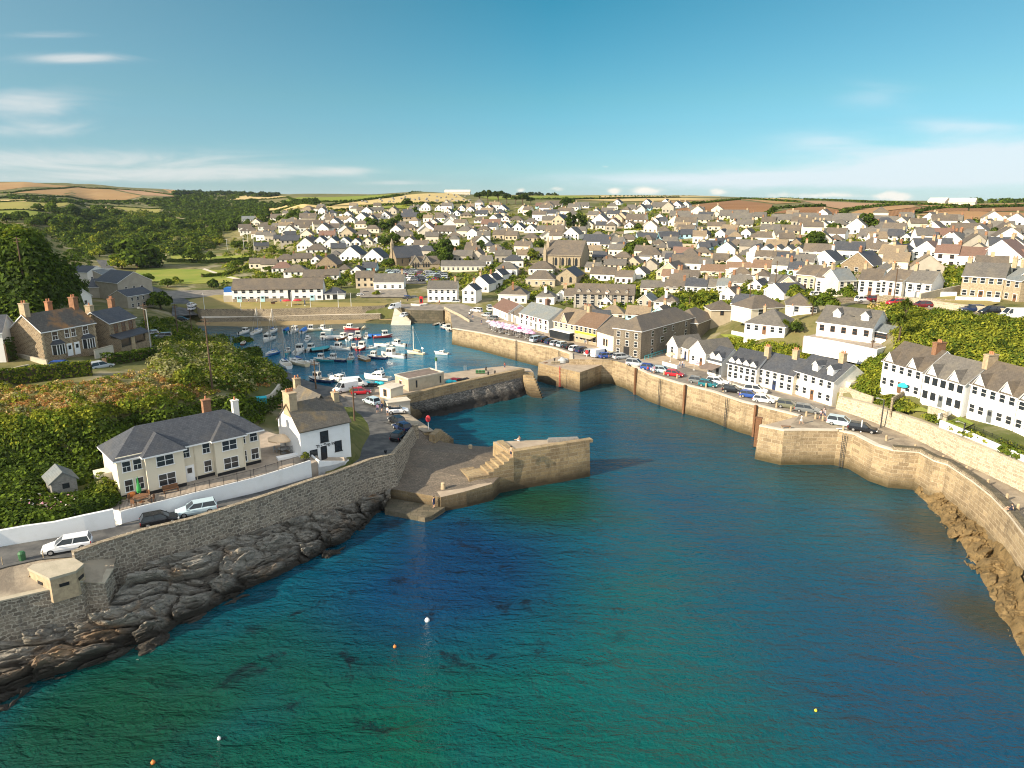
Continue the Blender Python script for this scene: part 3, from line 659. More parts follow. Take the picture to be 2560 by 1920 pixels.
# ---- inner left pier with its sloping apron
q4 = quay('inner_pier', 'long flat stone pier with storage huts closing off the inner basin',
          [(930,1000,5.5),(995,1003,5.3),(1050,988,4.8),(1100,975,4.6),(1200,953,4.5),(1311,929,4.5),(1334,931,4.2),(1325,922,4.4),(1269,914,4.5),(1182,923,4.5),(1108,934,4.6),(1039,938,4.8),(985,950,5.2),(940,962,5.5),(880,955,5.6),(845,985,5.6),(900,1010,5.6)], None, 'pier_wall')
coping(q4, [(995,1003,5.3),(1050,988,4.8),(1100,975,4.6),(1200,953,4.5),(1311,929,4.5)], None, 1.1, .7, 'pier_wall', 'parapet')
o = surf('pier_apron', [[W(1003,1013,4.4),W(1062,1000,3.6),W(1200,968,3.4),W(1307,943,3.4)], [W(1012,1040,.9),W(1074,1032,.7),W(1189,1008,.7),W(1285,987,.7),W(1318,972,.8)], [W(1000,1054,-.4),W(1108,1046,-.4),W(1200,1023,-.4),W(1325,992,-.4)]],
         'batter_stone', 70, 8, noise=.35, nsc=.5, kind=None, seed=3)
tag(o, 'rough grey sloping stone apron at the foot of the inner pier', 'sea defence')
mb = MB()
for k in range(9):
    z = 4.1 - k * .48; p = W(1322 + k * 2.6, 938 + k * 6.6, z)
    mb.obox((p.x, p.y), (.4, 1), .8, 2.6, -2, z, 0)
tag(mb.build('harbour_steps', 'pier_wall'), 'weedy stone steps at the tip of the inner pier', 'steps')
# ---- harbour head: lawn terrace, lower promenade, beach, slipway, culvert
q5 = quay('terrace_wall', 'grey stone wall holding up the dry lawn at the harbour head', [(500,772,5.2),(680,772,5.2),(800,768,5.2),(905,766,5.2),(962,763,5.2),(1000,748,5.2),(1000,733,5.2),(540,737,5.2),(470,750,5.2)], None, 'rubble_wall', 'dry_lawn', 1.5, .1, 'wall')
q6 = quay('lower_promenade', 'low harbour head wall with a pale walkway above the sand', [(505,795,2.5),(600,793,2.5),(760,789,2.5),(950,785,2.5),(962,780,2.5),(965,768,2.6),(500,779,2.6)], None, 'rubble_wall', 'pale_concrete', -1, .2, 'promenade')
surf('beach', [[W(495,805,1.1),W(700,803,1.1),W(980,797,1.2)], [W(480,814,-.1),W(620,818,-.1),W(760,813,-.1),W(985,807,-.1)], [W(470,840,-.9),W(760,835,-.9),W(1000,820,-.9)]], 'sand', 40, 4, smooth=True)
o = quay('slipway', 'pale stone slipway running down into the inner harbour', [(976,816,-.3),(1026,816,-.3),(1029,790,2.2),(1032,763,5),(988,763,5),(983,785,2.6)], None, 'rubble_wall', 'pale_concrete', -2, .1, 'slipway')
surf('sand_bar', [[W(930,799,1.2),W(980,795,1.2)], [W(900,806,.2),W(980,808,.2)], [W(890,812,-.4),W(985,814,-.4)]], 'weedy_stone', 12, 3, smooth=True)
mb = MB()
a, b_ = W(1027, 775, 4.9), W(1107, 776, 4.9)
L_ = b_ - a; u = L_.normalized(); nrm = Vector((-u.y, u.x, 0))
def arch(mb, L, h, r, zs, th, mi=0):
    c = L / 2; prof = [(c + r*math.cos(math.pi*k/10), zs + r*.62*math.sin(math.pi*k/10)) for k in range(11)]
    for k in range(10):
        (x0, z0), (x1, z1) = prof[k], prof[k+1]
        mb.add([(x1,0,z1),(x0,0,z0),(x0,0,h),(x1,0,h)], [(0,1,2,3)], mi); mb.add([(x1,0,z1),(x1,th,z1),(x0,th,z0),(x0,0,z0)], [(0,1,2,3)], mi)
    mb.add([(0,0,-2),(c-r,0,-2),(c-r,0,h),(0,0,h)], [(0,1,2,3)], mi); mb.add([(c+r,0,-2),(L,0,-2),(L,0,h),(c+r,0,h)], [(0,1,2,3)], mi)
    mb.add([(0,0,h),(L,0,h),(L,th,h),(0,th,h)], [(0,1,2,3)], mi); mb.add([(0,th,-2),(L,th,-2),(L,th,h),(0,th,h)], [(3,2,1,0)], mi)
arch(mb, L_.length, 4.9, 3.2, 0.8, 6., 0)
tag(mb.build('culvert_arch', 'slab_stone', None, (a.x, a.y, 0), math.atan2(u.y, u.x)), 'dark arched culvert mouth in the harbour head wall', 'arch')
quay('harbour_quay', 'short sunlit quay wall with the road behind at the head of the basin', [(1026,775,4.9),(1108,776,4.9),(1125,762,4.95),(1000,748,5.15),(985,764,5.0)], None, 'slab_stone', 'dry_asphalt', -1.5, 0)
# ---- left quay between pub and basin
quay('harbour_quay', 'low shadowed quay with moored boats alongside behind the pub', [(940,962,5.55),(880,955,5.55),(868,975,5.5),(800,962,5.4),(745,945,5.3),(700,918,5.2),(640,905,5.2),(600,940,5.2),(700,1000,5.5),(800,1030,5.6),(900,1020,5.6)], None, 'rubble_wall', 'asphalt', -3, .2)
# ---- outer pier
pier_top = [(1233,1104,5.8),(1425,1097,5.8),(1474,1107,5.8),(1400,1119,5.8),(1283,1137,5.8)]
P = poly_px(pier_top); mb = MB(); mb.prism(P, -4, 0, 0, 1, .45)
pier = tag(mb.build('outer_pier', ['pier_wall', 'quay_top']), 'tall square ended stone pier head reaching into the bay', 'pier')
f0, f1 = W(1283,1137,5.8), W(1474,1107,5.8); uf = Vector((f1.x-f0.x, f1.y-f0.y, 0)).normalized(); nf = Vector((-uf.y, uf.x, 0))
rzf = math.atan2(uf.y, uf.x)
mb = MB()
for k in range(6):                                              # steps going down to the slip
    mb.box(-.85*(k+1), -.85*k-.003, 0, 3.4, -3, 5.8-.42*(k+1), 0)
mb.box(-7.4, -5.103, 0, 4.2, -3, 3.3, 0)
mb.build('pier_steps', 'pier_wall', pier, (f0.x - nf.x*.28, f0.y - nf.y*.28, 0), rzf)
mb = MB(); mb.box(0, 14.2, 0, 1.1, .003, .5, 0); mb.box(0, 1.1, 1.103, 6.5, .003, .22, 0)
mb.build('parapet', 'pier_wall', pier, (f0.x, f0.y, 5.8), rzf)
slip = [(1030,1062,5.8),(1060,1075,5.3),(1085,1092,4.2),(1110,1106,3.5),(1155,1112,3.3),(1221,1117,3.3),(1245,1112,3.3),(1290,1150,3.),(1231,1209,2.6),(1165,1228,2.4),(1102,1243,2.2),(1020,1229,2.2),(944,1217,2.2),(965,1185,3.),(990,1155,4.),(1012,1120,5.)]
mb = MB(); mb.prism(poly_px(slip), -4, 0, 0, 1, .2)
tag(mb.build('harbour_slip', ['pier_wall', 'setts']), 'broad cobbled slip between the sea wall and the pier head', 'slipway')
mb = MB(); mb.prism(poly_px([(1102,1243,2.25),(1165,1228,2.45),(1231,1209,2.65),(1222,1200,2.65),(1160,1213,2.45),(1092,1229,2.3)]), -4, 0, 0, 1, .45)
tag(mb.build('slip_kerb', ['pier_wall', 'quay_top']), 'broad pale stone edge of the cobbled slip', 'kerb')
mb = MB(); mb.prism(poly_px([(950,1236,.7),(963,1275,.7),(1062,1294,.7),(1078,1290,.7),(1112,1268,.7),(1100,1240,.7)]), -4, 0, 0, 0, .3)
tag(mb.build('landing_platform', ['slab_stone']), 'dark wet stone landing at the foot of the slip', 'platform')
mb = MB()
for k in range(7):
    z = 5.4 - k*.55; p = W(1088 + k*5.2, 1079 + k*3.8, z); mb.obox((p.x, p.y), (1, -.25), 1.1, 3.2, -2, z, 0)
tag(mb.build('harbour_steps', 'pier_wall'), 'sunlit stone steps behind the pink lifebuoy post', 'steps')
surf('quay_edge', [[W(985,1010,5.9),W(1030,1042,5.8),(W(1085,1078,5.5))], [W(975,1030,5.9),W(1015,1056,5.85),W(1060,1080,5.4)]], 'promenade', 12, 1)
quay('harbour_quay', 'rounded stone edge of the slip facing the inner pier', [(975,1030,5.7),(990,1008,5.7),(1030,1040,5.65),(1086,1077,5.3),(1060,1083,5.2),(1015,1058,5.65)], None, 'pier_wall', 'quay_top', -4, .3)
surf('ground', [[W(*p) for p in ((815,1188,7.05),(865,1172,6.9),(900,1145,6.7),(905,1120,6.5),(925,1085,6.3),(920,1060,6.2),(905,1040,6.1),(880,1018,5.8))], [W(*p) for p in ((815,1170,7.6),(868,1155,7.4),(884,1135,7.6),(884,1110,7.9),(880,1085,7.9),(870,1060,7.6),(850,1035,6.8),(840,1015,6.0))], [W(*p) for p in ((800,1150,8.),(830,1120,8.3),(850,1100,8.4),(850,1085,8.2),(845,1065,8.),(830,1050,7.6),(820,1030,6.8),(815,1010,6.0))]], 'ground', 30, 4, noise=.25, nsc=.6)
for k, (px, py) in enumerate(((1108, 1222), (1176, 1126))):
    p = W(px, py, 2.35 if k == 0 else 3.32); mb = MB(); mb.tube((0,0,-.2),(0,0,.9),.38,.32,10,0); mb.tube((0,0,.9),(0,0,1.02),.36,.2,10,0)
    tag(mb.build('mooring_post', 'chimney_stone', None, p), ['stone mooring post on the pale edge of the cobbled slip', 'small stone mooring post near the foot of the pier steps'][k], 'bollard')
# ============================================================ left road, sea wall, rocks
ROAD_OUT = [(-160,1478,8.2),(0,1420,8.2),(100,1398,8.2),(185,1392,8.15),(252,1368,8.1),(362,1336,8.0),(474,1312,7.8),(664,1254,7.4),(777,1216,7.1),(835,1198,6.8),(929,1161,6.5),(985,1148,6.4),(1011,1118,6.3),(1035,1078,6.)]
ROAD_IN = [(-160,1402,8.3),(0,1367,8.3),(140,1344,8.25),(289,1318,8.2),(305,1308,8.1),(640,1232,7.6),(779,1193,7.2),(820,1188,7.05),(865,1172,6.9),(900,1145,6.7),(905,1120,6.5),(925,1085,6.3),(920,1060,6.2),(905,1040,6.1)]
surf('road', [[W(*p) for p in ROAD_OUT], [W(*p) for p in ROAD_IN]], 'asphalt', 60, 3, smooth=True)
surf('road', [[W(1038,1075,6.),W(1005,1050,5.95),W(975,1025,5.8),W(930,1000,5.68)], [W(905,1042,6.1),W(890,1030,6.0),W(880,1015,5.8),W(860,990,5.68)]], 'asphalt', 20, 3, smooth=True)
top_w = [Vector(W(p[0], p[1], p[2])) for p in ROAD_OUT]
SW = [(185,1383,8.9),(252,1359,8.85),(362,1326,8.7),(474,1300,8.5),(560,1274,8.3),(664,1241,8.1),(777,1202,7.9),(835,1184,7.6),(929,1149,7.3),(985,1136,7.2),(1011,1106,7.1),(1037,1068,6.9)]
SWB = [4.6,4.6,4.8,4.8,4.4,4.0,3.0,2.4,1.6,1.8,3.4,5.2]
Ps = [Vector(W(*p)) for p in SW]
wallrun('sea_wall', 'long rough stone sea wall and parapet beside the left road', [tuple(p) for p in Ps], 0., .55, 'sea_wall_stone', zb=[z-1.5 for z in SWB], side=1, batter=.7, cap='rubble_wall', caph=.1)
p = Ps[-1]; mb = MB(); mb.tube((0,0,0),(0,0,2.6),.55,.5,12,0); mb.tube((0,0,2.6),(0,0,2.9),.6,.35,12,0)
tag(mb.build('wall_pier', 'rubble_wall', None, (p.x+.1, p.y, 4.6)), 'round capped stone pier ending the sea wall', 'wall pier')
def swbase(i, out=.8):
    d = (Ps[min(i+1, len(Ps)-1)] - Ps[max(i-1, 0)]); d.z = 0; d.normalize(); n_ = Vector((d.y, -d.x, 0)); q = Ps[i] + n_ * out; return Vector((q.x, q.y, SWB[i] + .4))
base = [swbase(i) for i in range(0, 10)]
def rockmat():
    m, t = newmat('sea_rock'); p = t.pos(); z = t.new('ShaderNodeSeparateXYZ'); t.put(z.inputs[0], p)
    mp = t.new('ShaderNodeMapping'); t.put(mp.inputs[0], p); mp.inputs['Rotation'].default_value = (.3, .2, -.72); mp.inputs['Scale'].default_value = (.35, 1, 1.8)
    n1 = t.noise(mp.outputs[0], .5, 7., .65, .4); n2 = t.noise(mp.outputs[0], 1.7, 6., .7)
    col = t.mix(t.ramp(n1, .35, .65), (.19,.17,.14,1), (.34,.305,.25,1))
    col = t.mix(t.math('MULTIPLY', t.ramp(t.noise(p, .23, 5.), .56, .68), .8), col, (.3,.18,.09,1))
    col = t.mix(t.math('MULTIPLY', t.ramp(n2, .6, .7), .55), col, (.42,.42,.4,1))
    col = t.mix(t.math('MULTIPLY', t.ramp(n2, .46, .34), .9), col, (.09,.085,.08,1))
    vo = t.new('ShaderNodeTexVoronoi', feature='DISTANCE_TO_EDGE'); t.put(vo.inputs['Vector'], mp.outputs[0]); vo.inputs['Scale'].default_value = .8
    col = t.mix(t.math('MULTIPLY', t.ramp(vo.outputs['Distance'], .04, .0), .35), col, (.02,.018,.016,1))
    zz = t.math('ADD', z.outputs[2], t.math('MULTIPLY', t.math('SUBTRACT', t.noise(p, .35, 5.), .5), -3.4))
    n = t.new('ShaderNodeMapRange'); t.put(n.inputs[0], zz); n.inputs[1].default_value = 1.; n.inputs[2].default_value = 2.4; n.inputs[3].default_value = 1; n.inputs[4].default_value = 0
    col = t.mix(n.outputs[0], col, (.05,.042,.032,1))
    finish(t, col, .75, .35, t.bump(t.math('ADD', n2, n1), 1., .35))
rockmat()
wl = [W(*q, 0) for q in ((-150,1860),(0,1774),(101,1699),(231,1655),(376,1605),(477,1550),(560,1512),(640,1470),(760,1408),(850,1362),(920,1310),(962,1275))]
def mid(a, b_, f, dz): return [p.lerp(q, f) + Vector((0, 0, dz)) for p, q in zip(resample(a, 12), resample(b_, 12))]
LOWB = [W(-160,1600,3.4),W(0,1586,3.4),W(87,1572,3.4),W(200,1546,3.4),W(262,1536,3.4),W(285,1470,4.4)]
full_top = LOWB[:5] + [W(300,1470,4.9)] + base[2:]
wl2 = [q + Vector((.3, -2.2, -1.6)) for q in wl]
SHORE = wl
o = surf('shore_rocks', [full_top, mid(full_top, wl, .3, .5), mid(full_top, wl, .62, .6), mid(full_top, wl, .85, .55), wl, wl2], 'sea_rock', 420, 22, noise=1.3, nsc=.42, kind='structure', ridged=True, seed=1)
# lower sea wall and platform of the pillbox
LW = [(-170,1553,7.1),(0,1505,7.1),(124,1477,7.1),(200,1456,7.1),(214,1456,6.6),(262,1460,6.2),(283,1424,6.6)]
wallrun('sea_wall', 'blue grey patched sea wall below the pillbox', [tuple(W(*p)) for p in LW], 0., .6, 'sea_wall_stone', zb=2.2, side=1, batter=.25, cap='concrete', caph=.15)
surf('ground', [[W(-170,1553,7.1),W(0,1504,7.1),W(124,1476,7.1),W(210,1455,6.9),W(262,1459,6.2),W(284,1423,6.6)], [W(-170,1481,8.12),W(0,1418,8.14),W(100,1396,8.14),W(183,1389,8.1),W(232,1386,7.7),W(292,1368,7.)]], 'promenade', 24, 5, noise=.12, nsc=.4)
surf('path', [[W(-60,1540,7.2),W(0,1503,7.16),W(105,1474,7.16)], [W(-60,1522,7.22),W(0,1490,7.2),W(98,1466,7.2)]], 'sand', 10, 1)
pil = [(71,1420),(84,1411),(182,1395),(207,1410),(188,1427),(124,1445)]
P = poly_px(pil, 8.6); c_ = sum((Vector(p) for p in P), Vector()) / 6
pb = thing('pillbox', 'squat six sided concrete pillbox on the sea wall', 'pillbox', (c_.x, c_.y, 6.5))
mb = MB(); mb.prism([(p[0]-c_.x, p[1]-c_.y) for p in P], -.6, 1.85, 0, 0, .05); mb.build('wall', 'chimney_stone', pb)
mb = MB(); mb.prism([((p[0]-c_.x)*1.04, (p[1]-c_.y)*1.04) for p in P], 1.853, 2.12, 0); mb.build('roof_slab', 'concrete', pb)
for i in range(6):
    a, b_ = Vector(P[i]) - c_, Vector(P[(i+1) % 6]) - c_; mm = (a + b_) / 2; d = (b_ - a).normalized(); n_ = Vector((d.y, -d.x, 0))
    if n_.dot(mm) < 0: n_ = -n_
    mb = MB(); mb.box(-.42,.42,-.03,.06,-.13,.2,0); mb.box(-.52,.52,-.05,.02,.203,.3,1); mb.build('gun_slot', ['black_paint', 'chimney_stone'], pb, (mm.x*1.012, mm.y*1.012, 1.0), math.atan2(d.y, d.x))
# rocks below the curving right quay
hb = [W(2296,1216,1.2),W(2400,1268,1.1),W(2470,1348,1.0),W(2520,1440,.9),W(2575,1570,.9),W(2680,1770,.9)]
he = [W(2290,1236,-.2),W(2330,1290,-.2),W(2380,1360,-.2),W(2440,1450,-.2),W(2500,1545,-.2),W(2600,1740,-.2)]
def rock2():
    m, t = newmat('weedy_rock'); p = t.pos(); n1 = t.noise(p, .7, 7., .65, .5)
    col = t.mix(t.ramp(n1, .35, .65), (.12,.08,.032,1), (.25,.17,.075,1)); col = t.mix(t.ramp(t.noise(p, 1.6, 5.), .58, .7), col, (.06,.045,.02,1))
    finish(t, col, .8, .3, t.bump(n1, 1., .4))
rock2()
hb2 = [p + Vector((1.2, 1.2, 1.4)) for p in hb]
surf('shore_rocks', [hb2, hb, mid(hb, he, .45, .45), he, [p + Vector((-1.6, -.6, -1.3)) for p in he]], 'weedy_rock', 220, 18, noise=.7, nsc=.5, ridged=True, seed=4)
# ---- promenade walls at the right
RW = [(2092,1022,6),(2160,1045,6),(2249,1079,6),(2320,1111,6),(2400,1153,6),(2480,1190,6),(2560,1230,6),(2700,1310,6)]
RW = [Vector(W(*p)) for p in RW]
wallrun('retaining_wall', 'high pale rubble wall holding up the terrace gardens above the promenade', [tuple(p) for p in RW], [2.3,2.7,2.9,3.2,3.4,3.5,3.6,3.6], .8, 'white_rubble', side=1, batter=.3, cap='concrete')
RW2 = [Vector(W(*p)) for p in ((2062,1008,6),(2076,1016,6),(2092,1022,6))]
surf('promenade', [[W(*p) + Vector((0,0,.02)) for p in HEAD[1:]], [W(*p) + Vector((0,0,.02)) for p in ((1998,1040,6),(2050,1025,6),(2092,1021,6),(2249,1078,6),(2400,1152,6),(2560,1229,6),(2700,1309,6))]], 'promenade', 50, 1)
surf('quay_road', [[W(*p) + Vector((0,0,.02)) for p in [(1131,823,4.9)] + INNER[4:9] + [(1500,897,6),(1531,900,6)] + OUTER], [W(*p) + Vector((0,0,.02)) for p in ((1125,780,4.9),(1190,790,5.0),(1262,815,5.3),(1340,840,5.6),(1440,862,5.8),(1510,880,6),(1585,905,6),(1700,915,6),(1850,950,6),(1960,985,6),(2092,1020,6))]], 'dry_asphalt', 60, 2)
surf('street', [[W(*p) for p in ((990,765,5.05),(1040,768,5),(1106,771,4.95),(1160,800,4.95))], [W(*p) for p in ((960,735,5.6),(1040,740,5.6),(1100,742,5.6),(1190,770,5.4))]], 'dry_asphalt', 20, 3)
surf('street', [[hit(430,790)+Vector((0,0,.1)), hit(430,760)+Vector((0,0,.1)), hit(405,740)+Vector((0,0,.1)), hit(350,715)+Vector((0,0,.1)), hit(262,680)+Vector((0,0,.15)), hit(240,650)+Vector((0,0,.15))], [hit(500,790)+Vector((0,0,.1)), hit(485,760)+Vector((0,0,.1)), hit(450,740)+Vector((0,0,.1)), hit(392,720)+Vector((0,0,.1)), hit(288,682)+Vector((0,0,.15)), hit(275,652)+Vector((0,0,.15))]], 'asphalt', 30, 3)
drape('car_park', [(402,728),(590,722),(590,736),(420,748)], 'dry_asphalt', .14)
drape('car_park', [(975,690),(1120,690),(1140,710),(985,712)], 'asphalt', .3)
drape('street', [(900,712),(1010,710),(1020,745),(900,745)], 'dry_asphalt', .25)
# ============================================================ houses
WINC = {}
def winmesh(w, h, style='sash'):
    """frame mesh and pane mesh of a window w x h, facing -y, origin at the middle of the sill"""
    k = (round(w, 2), round(h, 2), style)
    if k in WINC: return WINC[k]
    fm = {'sash': 'white_paint', 'dark': 'black_paint', 'blue': 'hull_teal', 'brown': 'timber_brown'}.get(style, 'white_paint')
    e = .07; mb = MB()
    mb.box(-w/2-e, -w/2, -.06, .02, 0, h, 0); mb.box(w/2, w/2+e, -.06, .02, 0, h, 0)
    mb.box(-w/2-e, w/2+e, -.063, .02, h, h+e, 0); mb.box(-w/2-.14, w/2+.14, -.13, .02, -.1, -.003, 0)
    mb.box(-w/2, w/2, -.05, .015, h*.5-.03, h*.5+.03, 0)
    if w > 1.3: mb.box(-.04, .04, -.052, .015, 0, h*.5-.03, 0); mb.box(-.04, .04, -.052, .015, h*.5+.03, h, 0)
    else: mb.box(-.02, .02, -.046, .015, 0, h*.5-.03, 0)
    f = mb.mesh('window', [fm])
    mb = MB(); mb.box(-w/2, w/2, -.02, .01, 0, h, 0); p = mb.mesh('pane', ['glass_dark'])
    mb = MB(); mb.box(-w/2-e, w/2+e, -.05, .02, -e, h+e, 0); mb.box(-w/2, w/2, -.07, .0, 0, h*.47, 1); mb.box(-w/2, w/2, -.07, .0, h*.53, h, 1); s_ = mb.mesh('window', [fm, 'glass_dark'])
    WINC[k] = (f, p, s_); return WINC[k]
DOORC = {}
def doormesh(w, h, matn):
    if (w, h, matn) not in DOORC:
        mb = MB(); mb.box(-w/2-.1, w/2+.1, -.06, .02, 0, h+.1, 0); mb.box(-w/2, w/2, -.085, .0, 0.003, h, 1); mb.box(-w*.3, w*.3, -.1, 0, h*.55, h*.88, 2)
        DOORC[w, h, matn] = mb.mesh('door', ['white_paint', matn, 'glass_dark'])
    return DOORC[w, h, matn]
def roof_solid(mb, polys, t=.16, mi=0, medge=None):
    vs = []; ids = {}
    def vid(p):
        k = tuple(round(c, 3) for c in p)
        if k not in ids: ids[k] = len(vs); vs.append(k)
        return ids[k]
    F_ = [[vid(p) for p in q] for q in polys]; edges = {}
    for f in F_:
        for a, b_ in zip(f, f[1:] + f[:1]): edges[a, b_] = 1
    mb.add(vs, [tuple(f) for f in F_], mi)
    low = [(x, y, z - t) for x, y, z in vs]
    mb.add(low, [tuple(reversed(f)) for f in F_], mi if medge is None else medge)
    n = len(vs)
    for (a, b_) in edges:
        if (b_, a) not in edges: mb.add([vs[a], low[a], low[b_], vs[b_]], [(0, 1, 2, 3)], mi if medge is None else medge)
def roof_polys(kind, L, d, e, rh, o=.3, v=.2, x0=0., y0=0.):
    s = rh / (d / 2 if kind in 'gh' else L / 2); zr = e + rh; ze = e - o * s
    if kind == 'g':
        a = [(-v,-o,ze),(L+v,-o,ze),(L+v,d/2,zr),(-v,d/2,zr)]; b = [(L+v,d+o,ze),(-v,d+o,ze),(-v,d/2,zr),(L+v,d/2,zr)]; P = [a, b]
    elif kind == 'f':
        a = [(-o,d+v,ze),(-o,-v,ze),(L/2,-v,zr),(L/2,d+v,zr)]; b = [(L+o,-v,ze),(L+o,d+v,ze),(L/2,d+v,zr),(L/2,-v,zr)]; P = [a, b]
    else:
        if L >= d:
            r0, r1 = (d/2, d/2, zr), (L-d/2, d/2, zr)
            if L - d < .05: r1 = r0
        else:
            s = rh / (L/2); ze = e - o*s; r0, r1 = (L/2, L/2, zr), (L/2, d-L/2, zr)
        A, B, Cc, D = (-o,-o,ze), (L+o,-o,ze), (L+o,d+o,ze), (-o,d+o,ze)
        if L >= d: P = [[A,B,r1,r0] if r0 != r1 else [A,B,r0], [B,Cc,r1], [Cc,D,r0,r1] if r0 != r1 else [Cc,D,r0], [D,A,r0]]
        else: P = [[A,B,r0], [B,Cc,r1,r0], [Cc,D,r1], [D,A,r0,r1]]
    return [[(x+x0, y+y0, z) for x, y, z in q] for q in P]
def wall_mesh(mb, kind, L, d, e, rh, x0=0., y0=0., base=-1.6, mi=0):
    mb.box(x0, x0+L, y0, y0+d, base, e, mi)
    g = .1
    if kind == 'g':
        for x, fl in ((x0, 0), (x0+L, 1)):
            q = [(x, y0, e), (x, y0+d, e), (x, y0+d/2, e+rh-g)]; mb.add(q, [(0,2,1) if not fl else (0,1,2)], mi)
    elif kind == 'f':
        for y, fl in ((y0, 0), (y0+d, 1)):
            q = [(x0, y, e), (x0+L, y, e), (x0+L/2, y, e+rh-g)]; mb.add(q, [(0,1,2) if not fl else (0,2,1)], mi)
def chimney(parent, x, y, z0, z1, w=.9, dd=.6, matn='chimney_stone', pots=2):
    mb = MB(); mb.box(-w/2, w/2, -dd/2, dd/2, 0, z1-z0, 0); mb.box(-w/2-.08, w/2+.08, -dd/2-.08, dd/2+.08, z1-z0+.003, z1-z0+.16, 0)
    o = mb.build('chimney', matn, parent, (x, y, z0))
    mb = MB()
    for k in range(pots):
        u = (k + .5) / pots * w - w/2; mb.tube((u, 0, z1-z0+.163), (u, 0, z1-z0+.62), .13, .11, 7)
    mb.build('chimney_pot', 'clay_pot', o)
    return o
def addwin(root, u, z, w, h, face='F', L=0, d=0, style='sash', split=False, y=0.):
    f, p, s_ = winmesh(w, h, style)
    loc, rz = {'F': ((u, y, z), 0), 'L': ((0, d - u, z), -math.pi/2), 'R': ((L, u, z), math.pi/2)}[face]
    if split:
        o = link('window', f, root, loc, rz); link('pane', p, o)
    else: o = link('window', s_, root, loc, rz)
    return o
HOUSES = []
def frame(p1, p2, z):
    a, b = W(*p1, z), W(*p2, z); d = b - a
    return a, math.atan2(d.y, d.x), d.length
def basic(name, label, cat, a, rz, L, d, e, rh, kind, wall, rf, group=None, chim=(), wins=(), doors=(), split=False, base=-1.6, trim=True):
    t = thing(name, label, cat, a, rz, group)
    mb = MB(); wall_mesh(mb, kind, L, d, e, rh, base=base); mb.build('wall', wall, t)
    mb = MB(); roof_solid(mb, roof_polys(kind, L, d, e, rh), .16, 0, 1); ro = mb.build('roof', [rf, 'white_paint' if trim else rf], t)
    for c in chim: chimney(ro, c[0], c[1], c[2], c[3], *(c[4:]))
    for wn in wins: addwin(t, wn[0], wn[1], wn[2], wn[3], wn[4] if len(wn) > 4 else 'F', L, d, wn[5] if len(wn) > 5 else 'sash', split)
    for u, w_, h_, mt in doors: link('door', doormesh(w_, h_, mt), t, (u, 0, 0))
    HOUSES.append((a.x, a.y, L, d, rz)); return t, ro
# ---- cream house by the left road
a, rz, L = frame((305,1249), (661,1160), 9.0)
t_ = thing('cream_house', 'long two storey cream house with dark hipped roofs above the white road wall', 'house', a, rz); HOUSES.append((a.x, a.y, L, 7, rz))
e = 5.2; k = L / 17.6
mb = MB(); mb.box(0, 2.9*k, .15, 7, -1, e); mb.box(2.9*k, 7.3*k, -.7, 7.003, -1, e+.001); mb.box(7.3*k, 11.2*k, .45, 7.002, -1, e-.001); mb.box(11.2*k, 15*k, -.35, 7.003, -1, e+.001); mb.box(15*k, L, .9, 7, -1, e); mb.build('wall', 'cream_render', t_)
mb = MB()
for x0, x1, y in ((0,2.9,.15),(2.9,7.3,-.7),(7.3,11.2,.45),(11.2,15,-.35),(15,17.6,.9)): mb.box(x0*k+.03, x1*k-.03, y-.03, y+.1, -.9, .42)
mb.build('plinth', 'black_paint', t_)
mb = MB(); roof_solid(mb, roof_polys('h', L, 6.7, e, 2.5, .4, .3, 0, .3), .2, 0, 1); ro = mb.build('roof', ['slate_roof', 'white_paint'], t_)
for x0, x1, y in ((2.9*k, 7.3*k, -.7), (11.2*k, 15*k, -.35)):
    xm, hw, o, s = (x0+x1)/2, (x1-x0)/2, .4, 2.5/3.35; zr = e + hw*s + .02; ze = e - o*s + .02; yb = hw*1.06 + .3
    mb = MB(); roof_solid(mb, [[(x0-o,y-o,ze),(x1+o,y-o,ze),(xm,y+hw,zr)], [(x1+o,y-o,ze),(x1+o,.3,ze),(xm,yb+.2,zr),(xm,y+hw,zr)], [(x0-o,.3,ze),(x0-o,y-o,ze),(xm,y+hw,zr),(xm,yb+.2,zr)]], .18, 0, 1); mb.build('bay_roof', ['slate_roof', 'white_paint'], ro)
chimney(ro, 12.3*k, 4.4, e+1.6, e+3.9, 1.0, .8, 'brick', 1); chimney(ro, L-.9, 6.2, e-.3, e+2.6, .8, .7, 'white_render', 1)
for u, w_ in ((1.0,.85),(2.2,.85),(5.1,1.9),(7.9,.85),(10.4,.85),(13.1,1.8),(15.4,.5),(16.8,.95)):
    y = {1.0:.15,2.2:.15,5.1:-.7,7.9:.45,10.4:.45,13.1:-.35,15.4:.9,16.8:.9}[u]
    addwin(t_, u*k, 3.3, w_, 1.25, split=True, y=y)
    if u != 7.9: addwin(t_, u*k, .75, w_, 1.45, split=True, y=y)
link('door', doormesh(.95, 2.05, 'white_paint'), t_, (8.1*k, .45, 0))
for x in (8.9, 14.9): mb = MB(); mb.tube((x*k, .38 if x < 10 else -.42, -.5), (x*k, .38 if x < 10 else -.42, e-.2), .05, .05, 6); mb.build('drainpipe', 'cream_render', t_)
mb = MB(); mb.box(-1.6, 0, 3.2, 5.4, -1, 2.6); mb.build('side_porch', 'cream_render', t_)
